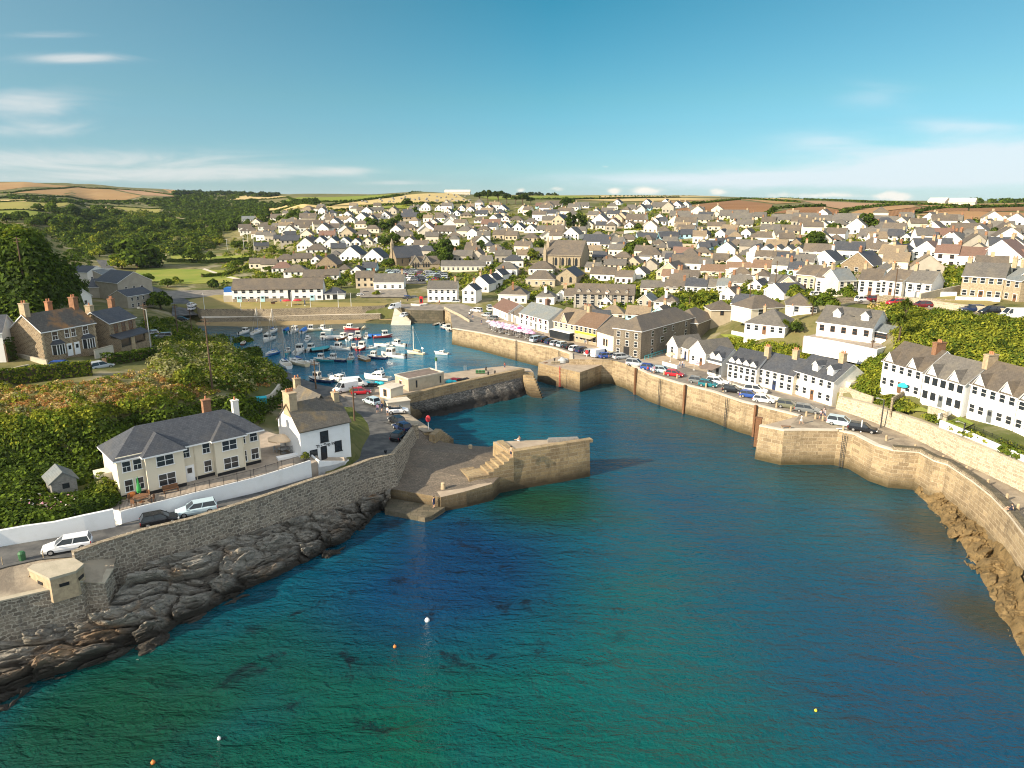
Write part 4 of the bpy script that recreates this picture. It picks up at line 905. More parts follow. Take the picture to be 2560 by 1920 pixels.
# terrace floor, walls and railing
TW = [Vector(W(*p)) for p in ((276,1303,8.2),(305,1308,8.15),(420,1281,8.0),(530,1256,7.8),(640,1231,7.6),(710,1212,7.4),(780,1192,7.2))]
TWH = [1.35,1.4,1.55,1.75,1.95,2.15,2.35]
ter = [p + Vector((-.14,.17,0)) for p in TW] + [W(*p, 9.) for p in ((800,1150),(770,1100),(690,1085),(640,1070),(500,1090),(250,1190),(240,1235))]
mb = MB(); mb.prism([(p.x, p.y) for p in ter], 6, 9.0, 0); tag(mb.build('terrace', 'terrace_floor'), kind='structure')
wallrun('garden_wall', 'uneven white painted wall beside the road below the shed garden', [tuple(W(*p)) for p in ((-170,1403,8.3),(0,1366,8.3),(70,1354,8.3),(140,1343,8.25),(215,1331,8.2),(289,1317,8.2))], [1.7,1.75,1.8,1.75,2.0,2.1], .4, 'white_paint', zb=6, side=1)
wallrun('terrace_wall', 'smooth white road wall under the cream house terrace', [tuple(p) for p in TW], TWH, .35, 'white_paint', zb=6, side=1)
def railing(label, pts, h=1.1, matn='black_paint', gap=.14, name='railing'):
    P = [Vector(p) for p in pts]; mb = MB()
    for a_, b_ in zip(P, P[1:]):
        n = max(1, int((b_-a_).length / gap))
        for q in (.12, h): mb.tube(a_ + Vector((0,0,q)), b_ + Vector((0,0,q)), .025, .025, 4)
        for i in range(n):
            c_ = a_.lerp(b_, i/n); r = .035 if i % 12 == 0 else .011; mb.tube(c_, c_ + Vector((0,0,h + (.12 if i % 12 == 0 else 0))), r, r, 4, cap=False)
    return tag(mb.build(name, matn), label, 'railing')
railing('black iron railing along the cream house terrace', [tuple(p + Vector((-.1,.12,h))) for p, h in zip(TW[1:], TWH[1:])])
# ---- white pub
a, rz, L = frame((757,1181), (879,1150), 7.0); e, rh, d = 6.2, 3.0, 7.4
t_, ro = basic('pub', 'white pub with lichened slate roof and big gable chimneys above the slip', 'pub', a, rz, L, d, e, rh, 'g', 'white_paint', 'old_slate_roof', trim=False)
chimney(ro, .5, d/2, e+1.2, e+4.5, 1.1, 2.3, 'chimney_stone', 4); chimney(ro, L-.45, d/2-.6, e+.2, e+3.4, .8, 1.0, 'chimney_stone', 1)
mb = MB(); wall_mesh(mb, 'f', L*.62, 5.5, e, 3.3, L*.36, d-1.2); mb.build('rear_wing', 'white_paint', t_)
mb = MB(); roof_solid(mb, roof_polys('f', L*.62, 5.5+2.6, e, 3.45, .3, .2, L*.36, d-3.8)); mb.build('wing_roof', 'old_slate_roof', ro)
chimney(ro, L*.67, d+4.2, e+2.6, e+4.2, .9, .8, 'chimney_stone', 2)
addwin(t_, L*.47, 3.75, 1.1, 1.5, style='dark', split=True); addwin(t_, L*.24, 1.35, 1.0, 1.5, style='dark', split=True); addwin(t_, L*.74, 1.9, .95, 1.45, style='dark', split=True)
link('door', doormesh(.95, 2.2, 'black_paint'), t_, (L*.44, 0, .95))
mb = MB(); mb.box(0, L, -.02, .04, -.4, .25); mb.build('plinth', 'black_paint', t_)
cu = bpy.data.curves.new('sign', 'FONT'); cu.body = 'The Ship Inn'; cu.size = .62; cu.extrude = .015; cu.align_x = 'CENTER'; cu.offset = .012
to = bpy.data.objects.new('sign_text', cu); C.objects.link(to); dg = bpy.context.evaluated_depsgraph_get()
me = bpy.data.meshes.new_from_object(to.evaluated_get(dg)); bpy.data.objects.remove(to); me.materials.clear(); me.materials.append(MATS['black_paint'])
so_ = link('sign_lettering', me, t_, (L*.5, -.03, 3.05)); so_.rotation_euler = (math.pi/2, 0, 0)
mb = MB(); ptr = [W(*p) for p in ((774,1150,8.3),(797,1168,8.2),(830,1163,8.0),(862,1155,7.7),(872,1148,7.6),(860,1143,8.3),(790,1143,8.4))]
mb.prism([(p.x, p.y, p.z) for p in ptr], 5.5, 0, 0, 1); tag(mb.build('entrance_terrace', ['white_paint', 'terrace_floor']), 'white walled entrance terrace with steps before the pub door', 'terrace')
wallrun('terrace_wall', 'white low wall in front of the pub door', [tuple(W(*p)) for p in ((774,1150,8.3),(785,1160,8.25),(797,1168,8.2))], [1.0,.95,.9], .25, 'white_paint', zb=6.5, side=1)
wallrun('terrace_wall', 'white wall beside the pub steps sloping down to the road', [tuple(W(*p)) for p in ((797,1168,8.2),(830,1163,8.0),(862,1155,7.7))], [.9,.6,.15], .25, 'white_paint', zb=6.5, side=1)
# lean-to and ruin behind the pub
a, rz, L = frame((728,1050), (850,1030), 7.6)
basic('outhouse', 'low stone outhouse with red verge behind the pub', 'outhouse', a, rz, L*.55, 4, 2.6, .8, 'g', 'house_stone', 'grey_roof')
# ---- stone semi detached house
a, rz, L = frame((114,903), (246,874), 17.4); e, rh, d = 5.15, 2.6, 7.4
t_, ro = basic('stone_house', 'stone semi detached house with lichened roof and white bay windows on the left bank', 'house', a, rz, L, d, e, rh, 'g', 'house_stone', 'lichen_roof', split=True,
    chim=[(.5, d/2, e+1.7, e+4.3, .9, 1.3, 'chimney_stone', 2), (L-.6, d/2, e+1.7, e+4.2, .9, 1.3, 'brick', 2), (L*.7, d-.6, e, e+3.6, .9, .8, 'ridge_tile', 2)],
    wins=[(L*.23,3.3,.95,1.35),(L*.45,3.3,.75,1.35),(L*.57,3.3,.75,1.35),(L*.8,3.3,.95,1.35)], doors=[(L*.46,.85,2.1,'white_paint'),(L*.6,.85,2.1,'white_paint')])
for u in (L*.25, L*.82):
    mb = MB(); mb.prism([(u-1.15,0),(u-.75,-.75),(u+.75,-.75),(u+1.15,0)], -.6, .75, 0); mb.prism([(u-1.2,0),(u-.8,-.82),(u+.8,-.82),(u+1.2,0)], 2.45, 2.6, 1)
    mb.prism([(u-1.1,-.003),(u-.72,-.7),(u+.72,-.7),(u+1.1,-.003)], .753, 2.447, 2)
    for x, y in ((u-.74,-.74),(u-.25,-.74),(u+.25,-.74),(u+.74,-.74),(u-1.1,-.06),(u+1.1,-.06)): mb.box(x-.05, x+.05, y-.05, y+.05, .75, 2.45, 1)
    o = mb.build('bay_window', ['house_stone', 'white_paint', 'glass_dark'], t_)
    mb = MB(); roof_solid(mb, [[(u-.9,-.92,2.6),(u+.9,-.92,2.6),(u+.6,-.02,3.25),(u-.6,-.02,3.25)], [(u+.9,-.92,2.6),(u+1.3,-.02,2.6),(u+.6,-.02,3.25)], [(u-1.3,-.02,2.6),(u-.9,-.92,2.6),(u-.6,-.02,3.25)]], .05); mb.build('bay_roof', 'slate_roof', o)
for u in (.14, L*.5+.1, L-.2):
    mb = MB()
    for q in range(13): mb.box(u-.14-.12*(q%2), u+.14+.12*(q%2), -.025, .0, q*.4, q*.4+.39)
    mb.build('quoin', 'chimney_stone', t_)
wallrun('garden_wall', 'pale rendered garden wall beside the stone semi detached house', [tuple(W(*p)) for p in ((40,897,17.2),(118,916,17.2))], .9, .25, 'concrete', zb=15, cap='concrete')
wallrun('garden_wall', 'pale garden wall between the stone house and the parked van', [tuple(W(*p)) for p in ((240,893,17),(285,880,17))], 1.2, .3, 'pale_concrete', zb=15, cap='concrete')
wallrun('garden_wall', 'old grey garden wall at the left picture edge', [tuple(W(*p)) for p in ((-80,958,16.8),(8,943,16.9),(76,927,17.))], 1.1, .3, 'concrete', zb=14.5)
# ---- tall stone house with veranda
a, rz, L = frame((281,877), (346,858), 16.6); e, rh, d = 5.3, 1.9, 6.6
t_, ro = basic('stone_house', 'narrow stone house with blue slate roof and glazed veranda behind the van', 'house', a, rz, L, d, e, rh, 'g', 'house_stone', 'slate_roof', split=True,
    chim=[(.5, d/2+.6, e+.9, e+2.9, 1.0, 1.1, 'chimney_stone', 1), (L-.5, d/2+1, e+.8, e+3.3, .9, .9, 'brick', 2)],
    wins=[(L*.24,3.2,.8,1.5,'F','brown'),(L*.52,3.2,.8,1.5,'F','brown'),(L*.8,3.2,.8,1.5,'F','brown')])
mb = MB(); mb.box(0, .25, -1.9, 0, -1, 2.3, 0); mb.box(L*.42, L*.55, -1.9, -1.6, -1, 2.3, 1); mb.box(L-.25, L+1.3, -1.9, 0, -1, 2.3, 0); mb.box(.25, L*.42, -1.7, -1.6, .6, 2.3, 2); mb.box(L*.55, L, -1.7, -1.6, .9, 2.3, 2); mb.box(.25, L, -1.85, -1.55, -1, .6, 0)
mb.build('veranda', ['house_stone', 'chimney_stone', 'glass_dark'], t_)
mb = MB(); roof_solid(mb, [[(-.2,-2.2,2.3),(L+1.5,-2.2,2.3),(L+1.2,-.01,3.0),(-.2,-.01,3.0)]], .14); mb.build('veranda_roof', 'slate_roof', ro)
# ---- white house at the left edge
a, rz, L = frame((-190,918), (17,905), 17.6)
basic('white_house', 'white house with dark slate roof cut by the left picture edge', 'house', a, rz, L, 7, 5.2, 2.3, 'g', 'white_render', 'slate_roof', wins=[(L*.8,3.2,.9,1.2),(L*.8,.8,1.2,1.3),(L*.5,3.2,.9,1.2)])
# ---- wooden shed
a, rz, L = frame((134,1247), (196,1232), 9.7)
t_, ro = basic('garden_shed', 'weathered grey timber shed among the bushes by the cream house', 'shed', a, rz, L, 3.4, 2.1, 1.0, 'f', 'timber_shed', 'pale_slate_roof', wins=[(L*.56,1.0,.6,.5,'F','dark')], base=-.6, trim=False)
mb = MB()
for q in range(9): mb.box(-.02, L+.02, -.035, -.003, q*.23, q*.23+.2)
mb.build('cladding', 'timber_shed', t_)
# ---- low white cottages and slate sheds beyond the stone houses
def gh(px, py): return hit(px, py).z
def house_px(name, label, x1, y1, x2, y2, d, e, rh, kind, wall, rf, z=None, cat='house', **kw):
    if z is None: z = hit((x1+x2)/2, max(y1, y2)).z
    a, rz, L = frame((x1, y1), (x2, y2), z)
    return basic(name, label, cat, a, rz, L, d, e, rh, kind, wall, rf, **kw)
house_px('cottage', 'white cottage with a tan roof behind the stone houses', 140, 790, 186, 783, 6, 3.6, 2.2, 'g', 'white_render', 'tan_roof', 12.5, chim=[(-.2,3,1.2,6.5,1.1,1.2,'white_paint',1)], wins=[(3,1.2,.9,1.1),(1.2,1.2,.9,1.1)])
house_px('cottage', 'small dark slate outbuilding beside the white tan roofed cottage', 98, 775, 134, 780, 5, 3., 1.6, 'g', 'grey_render', 'slate_roof', 14)
house_px('cottage', 'white gabled cottage with slate roof right of the tan roofed cottage', 188, 772, 232, 765, 7, 3.6, 2.4, 'f', 'white_render', 'slate_roof', 11, chim=[(1,3.4,4,7.4,.8,.8,'white_paint',1)], wins=[(1.5,1.,.9,1.1),(4,1.,.9,1.1)])
house_px('warehouse', 'tall blue slate gabled warehouse beside the street in the left valley', 300, 758, 385, 748, 16, 7.5, 3.6, 'f', 'grey_render', 'slate_roof', 6.5, cat='warehouse', wins=[(3,4.5,.9,1.2),(6,4.5,.9,1.2),(9,4.5,.9,1.2),(3,1,.9,1.2),(6,1,.9,1.2),(9,1,.9,1.2)])
house_px('warehouse', 'long low slate warehouse below the dark wooded hill', 226, 745, 322, 742, 11, 4.2, 2.6, 'g', 'grey_render', 'slate_roof', 7.5, cat='warehouse', wins=[(4,1.5,.9,1.2),(8,1.5,.9,1.2),(12,1.5,.9,1.2)])
house_px('warehouse', 'white walled workshop with slate roof by the wooded hill', 222, 712, 272, 706, 24, 5.5, 2.4, 'f', 'white_render', 'slate_roof', 7, cat='warehouse', wins=[(2,2,.9,1.2),(4.5,2,.9,1.2),(7,2,.9,1.2)])
house_px('workshop', 'grey roofed workshop with pale rooflights in the left valley', 262, 712, 312, 706, 14, 4.2, 2.2, 'g', 'grey_render', 'pale_slate_roof', 7, cat='warehouse')
house_px('cottage', 'stone cottage with porches below the tall slate warehouse', 322, 775, 384, 764, 8, 4.8, 1.9, 'g', 'grey_render', 'slate_roof', 6.5, wins=[(2,3,.8,1.1),(4.5,3,.8,1.1),(7,3,.8,1.1),(2,.8,.8,1.1),(4.5,.8,.8,1.1),(7,.8,.8,1.1)])
# ============================================================ buildings of the quay and the terraces (fronts read from the photo)
def dormer(parent, u, y, z, w=1.3, h=1.25, d=2.4, rf='slate_roof', wl='white_paint'):
    mb = MB(); wall_mesh(mb, 'f', w, d, h, w*.45, -w/2, 0, 0, 0); o = mb.build('dormer', wl, parent, (u, y, z))
    mb = MB(); roof_solid(mb, roof_polys('f', w, d, h, w*.5, .18, .15, -w/2, 0), .08, 0, 1); mb.build('dormer_roof', [rf, 'white_paint'], o)
    return o
def gablet(parent, u, e, w=1.9, h=1.5, rf='brown_roof', wl='white_paint', up=0., dd=3.):
    """small gable rising flush from the front wall"""
    mb = MB(); mb.add([(u-w/2,-.04,e+up-.3),(u+w/2,-.04,e+up-.3),(u,-.04,e+up+h),(u-w/2,dd,e+up-.3),(u+w/2,dd,e+up-.3),(u,dd,e+up+h)], [(0,1,2),(3,5,4),(0,2,5,3),(1,4,5,2)])
    o = mb.build('gable', wl, parent)
    mb = MB(); s = h/(w/2); o_ = .18
    roof_solid(mb, [[(u-w/2-o_,-.25,e+up-o_*s+.06),(u,-.25,e+up+h+.06),(u,dd,e+up+h+.06),(u-w/2-o_,dd,e+up-o_*s+.06)], [(u,-.25,e+up+h+.06),(u+w/2+o_,-.25,e+up-o_*s+.06),(u+w/2+o_,dd,e+up-o_*s+.06),(u,dd,e+up+h+.06)]][::1], .1, 0, 1)
    r = mb.build('gable_roof', [rf, 'white_paint'], o); bm_fix(r)
    return o
def grid_wins(L, e, n, st, w=.85, h=1.15, style='sash', skip=()):
    out = []
    for s in range(st):
        z = (.8 if s == 0 else e - h - .45) if st <= 2 else .7 + s * (e - .6) / st
        for k in range(n):
            if (s, k) not in skip: out.append((L*(k+.5)/n, z, w, h, 'F', style))
    return out
def qh(name, label, c, x1, y1, x2, y2, z, d, e, rh, kind, wall, rf, n=3, st=2, cat='house', wins=None, door=True, style='sash', **kw):
    p1, p2 = cr(c, x1, y1), cr(c, x2, y2); a, rz, L = frame(p1, p2, z)
    if wins is None: wins = grid_wins(L, e, n, st, style=style, skip={(0, n//2)} if door else ())
    drs = [(L*(n//2+.5)/n, .9, 2.0, R.choice(['timber_brown', 'hull_navy', 'white_paint', 'car_grey']))] if door and n else []
    t, ro = basic(name, label, cat, a, rz, L, d, e, rh, kind, wall, rf, wins=wins, doors=drs, base=-2.5, **kw)
    return t, ro, L
t, ro, L = qh('warehouse', 'three storey dark granite warehouse with brown hipped roof on the quay', 9, 1600.5, 898, 1732, 855, 6, 7.8, 7.1, 2.7, 'h', 'dark_granite', 'brown_roof', n=0, cat='warehouse',
   wins=[(u*28, z, w_, 1.35) for u, z, w_ in ((.2,4.9,.9),(.42,4.9,1.7),(.58,4.9,.9),(.84,4.9,.9),(.2,2.7,.9),(.38,2.7,1.7),(.2,.5,.9),(.62,2.7,.9),(.84,2.7,.9))] + [(u, z, .85, 1.3, 'L') for u in (1.4,3.9,6.4) for z in (4.9,2.8)] + [(1.4,.6,.85,1.3,'L'),(6.4,.6,.85,1.3,'L')], door=False)
mb = MB(); mb.box(-.05, .03, 3.2, 4.8, 0, 2.6); mb.build('loading_door', 'black_paint', t)
mb = MB(); mb.box(0, 14, -1.3, -1.2, .9, 1.05); mb.box(0, 14, -1.3, -1.2, .3, .4)
for k in range(9): mb.box(k*1.75-.04, k*1.75+.04, -1.3, -1.2, 0, 1.05)
tag(mb.build('railing', 'hull_teal', None, t.location, t.rotation_euler.z), 'teal painted railing along the dark side of the granite warehouse', 'railing')
qh('warehouse', 'plain pale warehouse with brown roof left of the granite warehouse', 9, 1492, 866.6, 1546, 884.5, 6, 10, 4.5, 3.3, 'g', 'cream_render', 'brown_roof', n=0, cat='warehouse', wins=[(3.4,1.0,.7,1.7,'F','brown'),(4.6,1.0,.7,1.7,'F','brown')], door=False, trim=False)
t, ro, L = qh('pub', 'yellow fronted stone pub with rust coloured roof on the quay', 9, 1437, 852.5, 1491, 864.5, 5.95, 10, 4.7, 3.1, 'g', 'granite', 'rust_roof', n=5, cat='pub', chim=[(.3, 5, 7, 9.2, 1.1, 1., 'chimney_stone', 2)])
mb = MB(); mb.box(.1, L-.1, -.12, -.01, 2.35, 3.0); mb.build('fascia', 'yellow', t)
mb = MB(); roof_solid(mb, [[(L*.2,-2.2,2.0),(L-.2,-2.2,2.0),(L-.2,-.02,2.5),(L*.2,-.02,2.5)]], .06); mb.build('awning', 'buff_render', t)
t, ro, L = qh('pub', 'cream pub with a glazed front gable and tan roof on the quay', 9, 1383.5, 839.5, 1436, 852, 5.8, 10, 4.6, 3.3, 'g', 'buff_render', 'tan_roof', n=4, cat='pub')
gablet(ro, L*.5, 4.6, 3.2, 2.6, 'brown_roof', 'buff_render', 0, 4.)
mb = MB(); mb.box(.3, L-.3, -1.6, -.02, -.5, 2.1, 0); mb.box(.2, L-.2, -1.7, -.02, 2.103, 2.25, 1); mb.build('shop_front', ['glass_dark', 'white_paint'], t)
t, ro, L = qh('restaurant', 'white restaurant with pale slate roof behind the pink parasols', 9, 1299, 813, 1371, 834, 5.4, 9, 4.1, 3.0, 'g', 'white_render', 'pale_slate_roof', n=6, cat='restaurant', chim=[(7.5, 5.5, 6, 8.6, 1.2, 1., 'red_roof', 2)])
for k in range(5): mb = MB(); mb.box(L*(.1+.2*k)-.35, L*(.1+.2*k)+.35, -.07, -.02, 2.9, 3.8); mb.build('shutter', 'car_maroon', t)
qh('cottage', 'small pale lean building left of the restaurant with pink parasols', 9, 1278, 804.6, 1298.5, 813, 5.3, 7, 2.9, 2., 'g', 'pale_render', 'brown_roof', n=1, st=1)
qh('cottage', 'white cottage with a red brown roof at the end of the quay street', 9, 1232, 786, 1270, 803, 5.2, 8, 2.8, 2.7, 'g', 'white_render', 'red_roof', n=3, st=1)
qh('cottage', 'white gabled quay cottage beside the granite warehouse', 13, 1690, 965, 1810, 1000, 6, 8, 3.1, 2.2, 'f', 'white_render', 'grey_roof', n=1)
qh('cottage', 'narrow pale link building between two white gabled cottages', 13, 1825, 975, 1932, 1015, 6.2, 6, 2.9, 1.9, 'g', 'pale_render', 'grey_roof', n=2, st=1)
qh('cottage', 'plain white gabled cottage with cafe tables outside', 14, 105, 1045, 285, 1098, 6, 9, 3.4, 2.5, 'f', 'white_render', 'grey_roof', n=2, st=1)
t, ro, L = qh('cottage', 'white cafe cottage with twin gabled dormers and a brown awning', 14, 310, 1175, 468, 1218, 6, 7, 3.5, 2.6, 'g', 'white_render', 'slate_roof', n=2, st=1, cat='cafe')
for u in (.28, .72): dormer(ro, L*u, .25, 3.35, 1.7, 1.1, 2.2)
mb = MB(); roof_solid(mb, [[(0,-3,2.0),(L,-3,2.0),(L,-.02,2.7),(0,-.02,2.7)]], .06); mb.build('awning', 'felt_roof', t)
t, ro, L = qh('cottage', 'left white quay terrace cottage with four small pointed dormers', 9, 1817, 949, 1888, 967, 6, 7.5, 3.9, 2.8, 'g', 'white_render', 'slate_roof', n=5, door=True, chim=[(7.2, 3.4, 5.6, 8, 1.1, .9, 'chimney_stone', 3)], wins=None)
for u in (.12, .36, .62, .86): dormer(ro, L*u, .15, 3.55, 1.5, .9, 2.)
t, ro, L = qh('cottage', 'middle cream quay terrace cottage with long slate roof', 9, 1891, 963, 1980, 987, 6, 7.5, 4.0, 2.8, 'g', 'cream_render', 'slate_roof', n=5, chim=[(6.2, 3.6, 5.7, 8.2, 1.2, .9, 'chimney_stone', 3)])
t, ro, L = qh('cottage', 'right white quay terrace cottage with two large dormers', 9, 1982, 983, 2078, 1015.5, 6, 8.5, 4.9, 2.9, 'g', 'white_render', 'slate_roof', n=5, chim=[(7.5, 4.2, 7, 9.3, 1.2, .9, 'chimney_stone', 3)])
for u in (.42, .8): dormer(ro, L*u, .9, 5.45, 1.4, 1.4, 2.6)
mb = MB(); mb.box(L-.02, L+1.2, 3, 6.5, -2, 4.6); mb.build('side_wing', 'cream_render', t)
for i, (p1, p2, lab, u) in enumerate((((2199.4,967),(2297.5,999.5),'leftmost tall white terrace house above the promenade with two front gables',(.16,.74)), ((2300,1002),(2401,1035),'second tall white terrace house with dark window frames and two front gables',(.2,.74)),
      ((2416,1037),(2530,1077),'third tall white terrace house with pale blue trim and two front gables',(.18,.76)), ((2532.5,1078),(2640,1115),'white terrace house cut by the right picture edge',(.2,.75)))):
    t, ro, L = qh('terrace_house', lab, 9, *p1, *p2, 10.8, 8.5, [5.1,4.95,5.3,5.1][i], [3.2,3.0,3.3,3.1][i], 'g', 'white_paint', ['brown_roof','grey_roof'][i % 2], n=5, split=False, cat='house', chim=[(L, 4, 7.2, 9.4, .9, 2.0, 'brick' if i == 0 else 'chimney_stone', 3) for L in ([7.6, 8.2, 9., 9.][i],)], style='sash' if i != 1 else 'dark')
    for q in u: gablet(ro, L*q, [5.1,4.95,5.3,5.1][i], 2.2, 1.7, ['brown_roof','grey_roof'][i % 2], 'white_paint', 0., 3.6)
    if i == 2:
        mb = MB(); mb.box(L*.52-.1, L*.52+.1, -.06, .0, -1, 5.0); mb.build('drainpipe', 'blue_render', t)
t, ro, L = qh('bungalow', 'long white dormer bungalow with pale grey roof above the scrub bank', 9, 2040, 833, 2178, 852, 16.4, 8, 2.7, 3.0, 'g', 'white_paint', 'grey_roof', n=5, st=1, door=False, style='brown')
for u in (.3, .8): dormer(ro, L*u, 1.3, 3.4, 1.5, 1.4, 2.6, 'grey_roof')
mb = MB(); mb.box(L*.52, L*.52+.9, 1.9, 2.6, 4.05, 4.25); mb.build('rooflight', 'glass_dark', ro)
qh('conservatory', 'low extension with rooflights at the right end of the dormer bungalow', 9, 2180, 851, 2214, 858, 16.2, 5, 2.2, 1.1, 'g', 'white_paint', 'pale_slate_roof', n=4, st=1, door=False, cat='extension', style='brown')
BW = ((2008,862),(2090,877),(2150,890),(2190,898),(2232,886))
wallrun('retaining_wall', 'thick white retaining wall below the dormer bungalow', [tuple(W(*p, 14.2)) for p in BW], 1.9, .4, 'white_paint', zb=12.6, side=1)
mb = MB(); mb.prism([(W(*p, 14.2).x, W(*p, 14.2).y + .3) for p in BW] + [(W(*p, 16.2).x, W(*p, 16.2).y) for p in ((2214,857),(2178,851),(2040,832),(2008,838))], 12.6, 15.95, 0); tag(mb.build('terrace', 'terrace_floor'), kind='structure')
qh('bungalow', 'white hipped bungalow with one dormer above the scrub bank', 14, 740, 692, 1200, 748, hit(1910, 838).z+.4, 9, 2.5, 3.0, 'h', 'white_render', 'grey_roof', n=5, st=1, chim=[(9, 5, 4.5, 6.4, .8, .8, 'white_paint', 1), (2.6,5,4.2,5.8,.6,.6,'chimney_stone',1)])
wallrun('garden_wall', 'short curved white garden wall on the grass below the hipped bungalow', [tuple(hit(*p)) for p in ((1828,838),(1850,843),(1880,849))], 1.2, .3, 'white_paint', zb=8)
house_px('bungalow', 'brown hipped house with an open porch behind the white dormer bungalow', 1877, 796, 1963, 790, 8, 2.6, 2.6, 'h', 'pale_render', 'brown_roof', wins=[(3,.8,1.6,1.3),(8,.8,1.2,1.1)])
house_px('bungalow', 'small white hipped bungalow with a rooflight beside palm trees', 1965, 786, 2028, 789, 8, 2.5, 2.3, 'h', 'white_render', 'brown_roof', wins=[(2,.8,1.4,1.2),(6,.8,1.4,1.2)])
house_px('cottage', 'white gable ended cottage above the brown hipped house', 1908, 750, 1958, 760, 8, 3.0, 2.2, 'f', 'white_render', 'slate_roof')
qh('stone_house', 'dark stone house with brown hipped roof behind the granite warehouse', 9, 1742, 849, 1787, 830, 7.2, 9, 4.6, 2.8, 'h', 'dark_granite', 'brown_roof', n=0, door=False, wins=[])
house_px('stone_house', 'square buff stone house with brown hipped roof by the steep lane', 1776, 811, 1838, 811, 7, 4.2, 2.2, 'h', 'buff_render', 'brown_roof', wins=[(3,2.6,.9,1.2,'F','brown'),(6,.5,.8,1.2)])
# big granite house, top right
t, ro, L = qh('granite_house', 'large pale granite house with grey roof and lawn at the top right', 9, 2398, 745, 2502, 753, 21.8, 8, 5.3, 2.8, 'g', 'granite', 'grey_roof', n=5, chim=[(.4,4,6.6,8.8,.9,1.,'chimney_stone',2),(9,4,7.2,9.3,.9,1.,'chimney_stone',2)])
qh('granite_house', 'pale granite house adjoining the large granite house on its right', 9, 2503, 753, 2545, 760, 21.8, 8, 5.1, 2.6, 'g', 'granite', 'pale_slate_roof', n=2, chim=[(.2,4,6.8,9,.8,.9,'chimney_stone',2)])
qh('granite_house', 'tall granite house cut by the right picture edge', 9, 2546, 760, 2640, 772, 21.6, 9, 6.6, 3, 'f', 'granite', 'pale_slate_roof', n=3)
for x1, y1, x2, y2, wl, rf, lab in ((2261,745,2323,751,'white_render','grey_roof','white house with shaded gable and lean to porch left of the sloping lane'), (2198,738,2251,745,'white_render','brown_roof','white house with bay front behind the tall brown pole'),
      (2143,736,2197,740,'white_render','brown_roof','white house with lean to porch right of the plain cream house'), (2093,738,2136,737,'cream_render','pale_slate_roof','plain cream gabled house among the white hill row'), (2036,734,2088,739,'white_render','brown_roof','white house with parasol terrace in the hill row'), (1989,724,2034,729,'buff_render','brown_roof','buff stone house at the left end of the hill row')):
    house_px('house', lab, x1, y1, x2, y2, 7.5, 3.9 if x1 > 2036 else 4.5, 2.5, 'g', wl, rf, wins=grid_wins(5.6, 3.8, 3, 2), doors=[(2.8,.9,2,'timber_brown')], chim=[(.4,3.7,5.4,7.6,.7,.8,'chimney_stone',2)])
# ============================================================ churches, chapel, harbour head buildings
def lancet(mb, u, z, w, h, y, mi, n=5):
    pts = [(u-w/2, z), (u+w/2, z), (u+w/2, z+h*.62)] + [(u + w/2*math.cos(a), z+h*.62+h*.38*math.sin(a)) for a in [math.pi/2*k/n for k in range(1, n)]] + [(u, z+h)] + [(u - w/2*math.cos(a), z+h*.62+h*.38*math.sin(a)) for a in [math.pi/2*k/n for k in range(n-1, 0, -1)]] + [(u-w/2, z+h*.62)]
    mb.add([(a, y, b) for a, b in pts], [tuple(range(len(pts)))], mi)
def place(c, xa, xb, y, ang):
    s = CROP[c][2]; px, py = cr(c, (xa+xb)/2, y); P = hit(px, py); pm = ppm(P); an = math.radians(ang)
    L = (xb-xa)*s/pm/max(.35, math.cos(an)); v = Vector((P.x, P.y)).normalized(); n = -v; n.rotate(Matrix.Rotation(-an, 2)); u = Vector((-n.y, n.x))
    a = P - Vector((u.x, u.y, 0))*L/2
    return a, math.atan2(u.y, u.x), L, pm, s, P
a, rz, L, pm, s, P = place(8, 1255, 1560, 800, 16)
e = 112*s/pm; d, rh = 16, 6.6
t, ro = basic('church', 'big pale stone chapel with brown roof, lancet windows and twin pinnacled left gable', 'church', a, rz, L, d, e, rh, 'g', 'granite', 'brown_roof', trim=False, base=-3)
for k in range(4): mb = MB(); lancet(mb, L*(.3+.19*k), e*.22, 1.3, e*.62, -.05, 0); mb.build('lancet_window', 'glass_dark', t)
for k in range(5): mb = MB(); mb.box(L*(.2+.19*k)-.3, L*(.2+.19*k)+.3, -.6, 0, -2, e*.85); mb.build('buttress', 'granite', t)
for y in (-.2, d*.28, d*.72, d+.2):
    mb = MB(); h = e+1.5 if y in (-.2, d+.2) else e+4.5; mb.box(-.9, .5, y-.6, y+.6, -2, h); mb.add([(-.9,y-.6,h),(.5,y-.6,h),(.5,y+.6,h),(-.9,y+.6,h),(-.2,y,h+4.2)], [(0,1,4),(1,2,4),(2,3,4),(3,0,4)]); mb.build('pinnacle', 'granite', t)
mb = MB(); mb.box(0,L,-.05,.3,e-.3,e+.12); mb.build('cornice', 'granite', t)
a, rz, L, pm, s, P = place(7, 1700, 1930, 702, -22); e = 62*s/pm; d, rh = 9.5, 5.2
t, ro = basic('church', 'old grey stone church with a bellcote on its lit left gable', 'church', a, rz, L, d, e+.6, rh, 'g', 'house_stone', 'slate_roof', trim=False, base=-3)
for k in range(3): mb = MB(); lancet(mb, L*(.22+.28*k), 1., .8, e*.62, -.05, 0); mb.build('lancet_window', 'glass_dark', t)
mb = MB(); mb.box(-.7,.5,d/2-.7,d/2+.7,0,e+rh+1.6); mb.add([(-.7,d/2-.7,e+rh+1.6),(.5,d/2-.7,e+rh+1.6),(.5,d/2+.7,e+rh+1.6),(-.7,d/2+.7,e+rh+1.6),(-.1,d/2,e+rh+4.4)], [(0,1,4),(1,2,4),(2,3,4),(3,0,4)]); mb.build('bellcote', 'granite', t)
mb = MB(); wall_mesh(mb, 'g', 3, 7, 3, 2, L, 1.2); mb.build('chancel', 'house_stone', t)
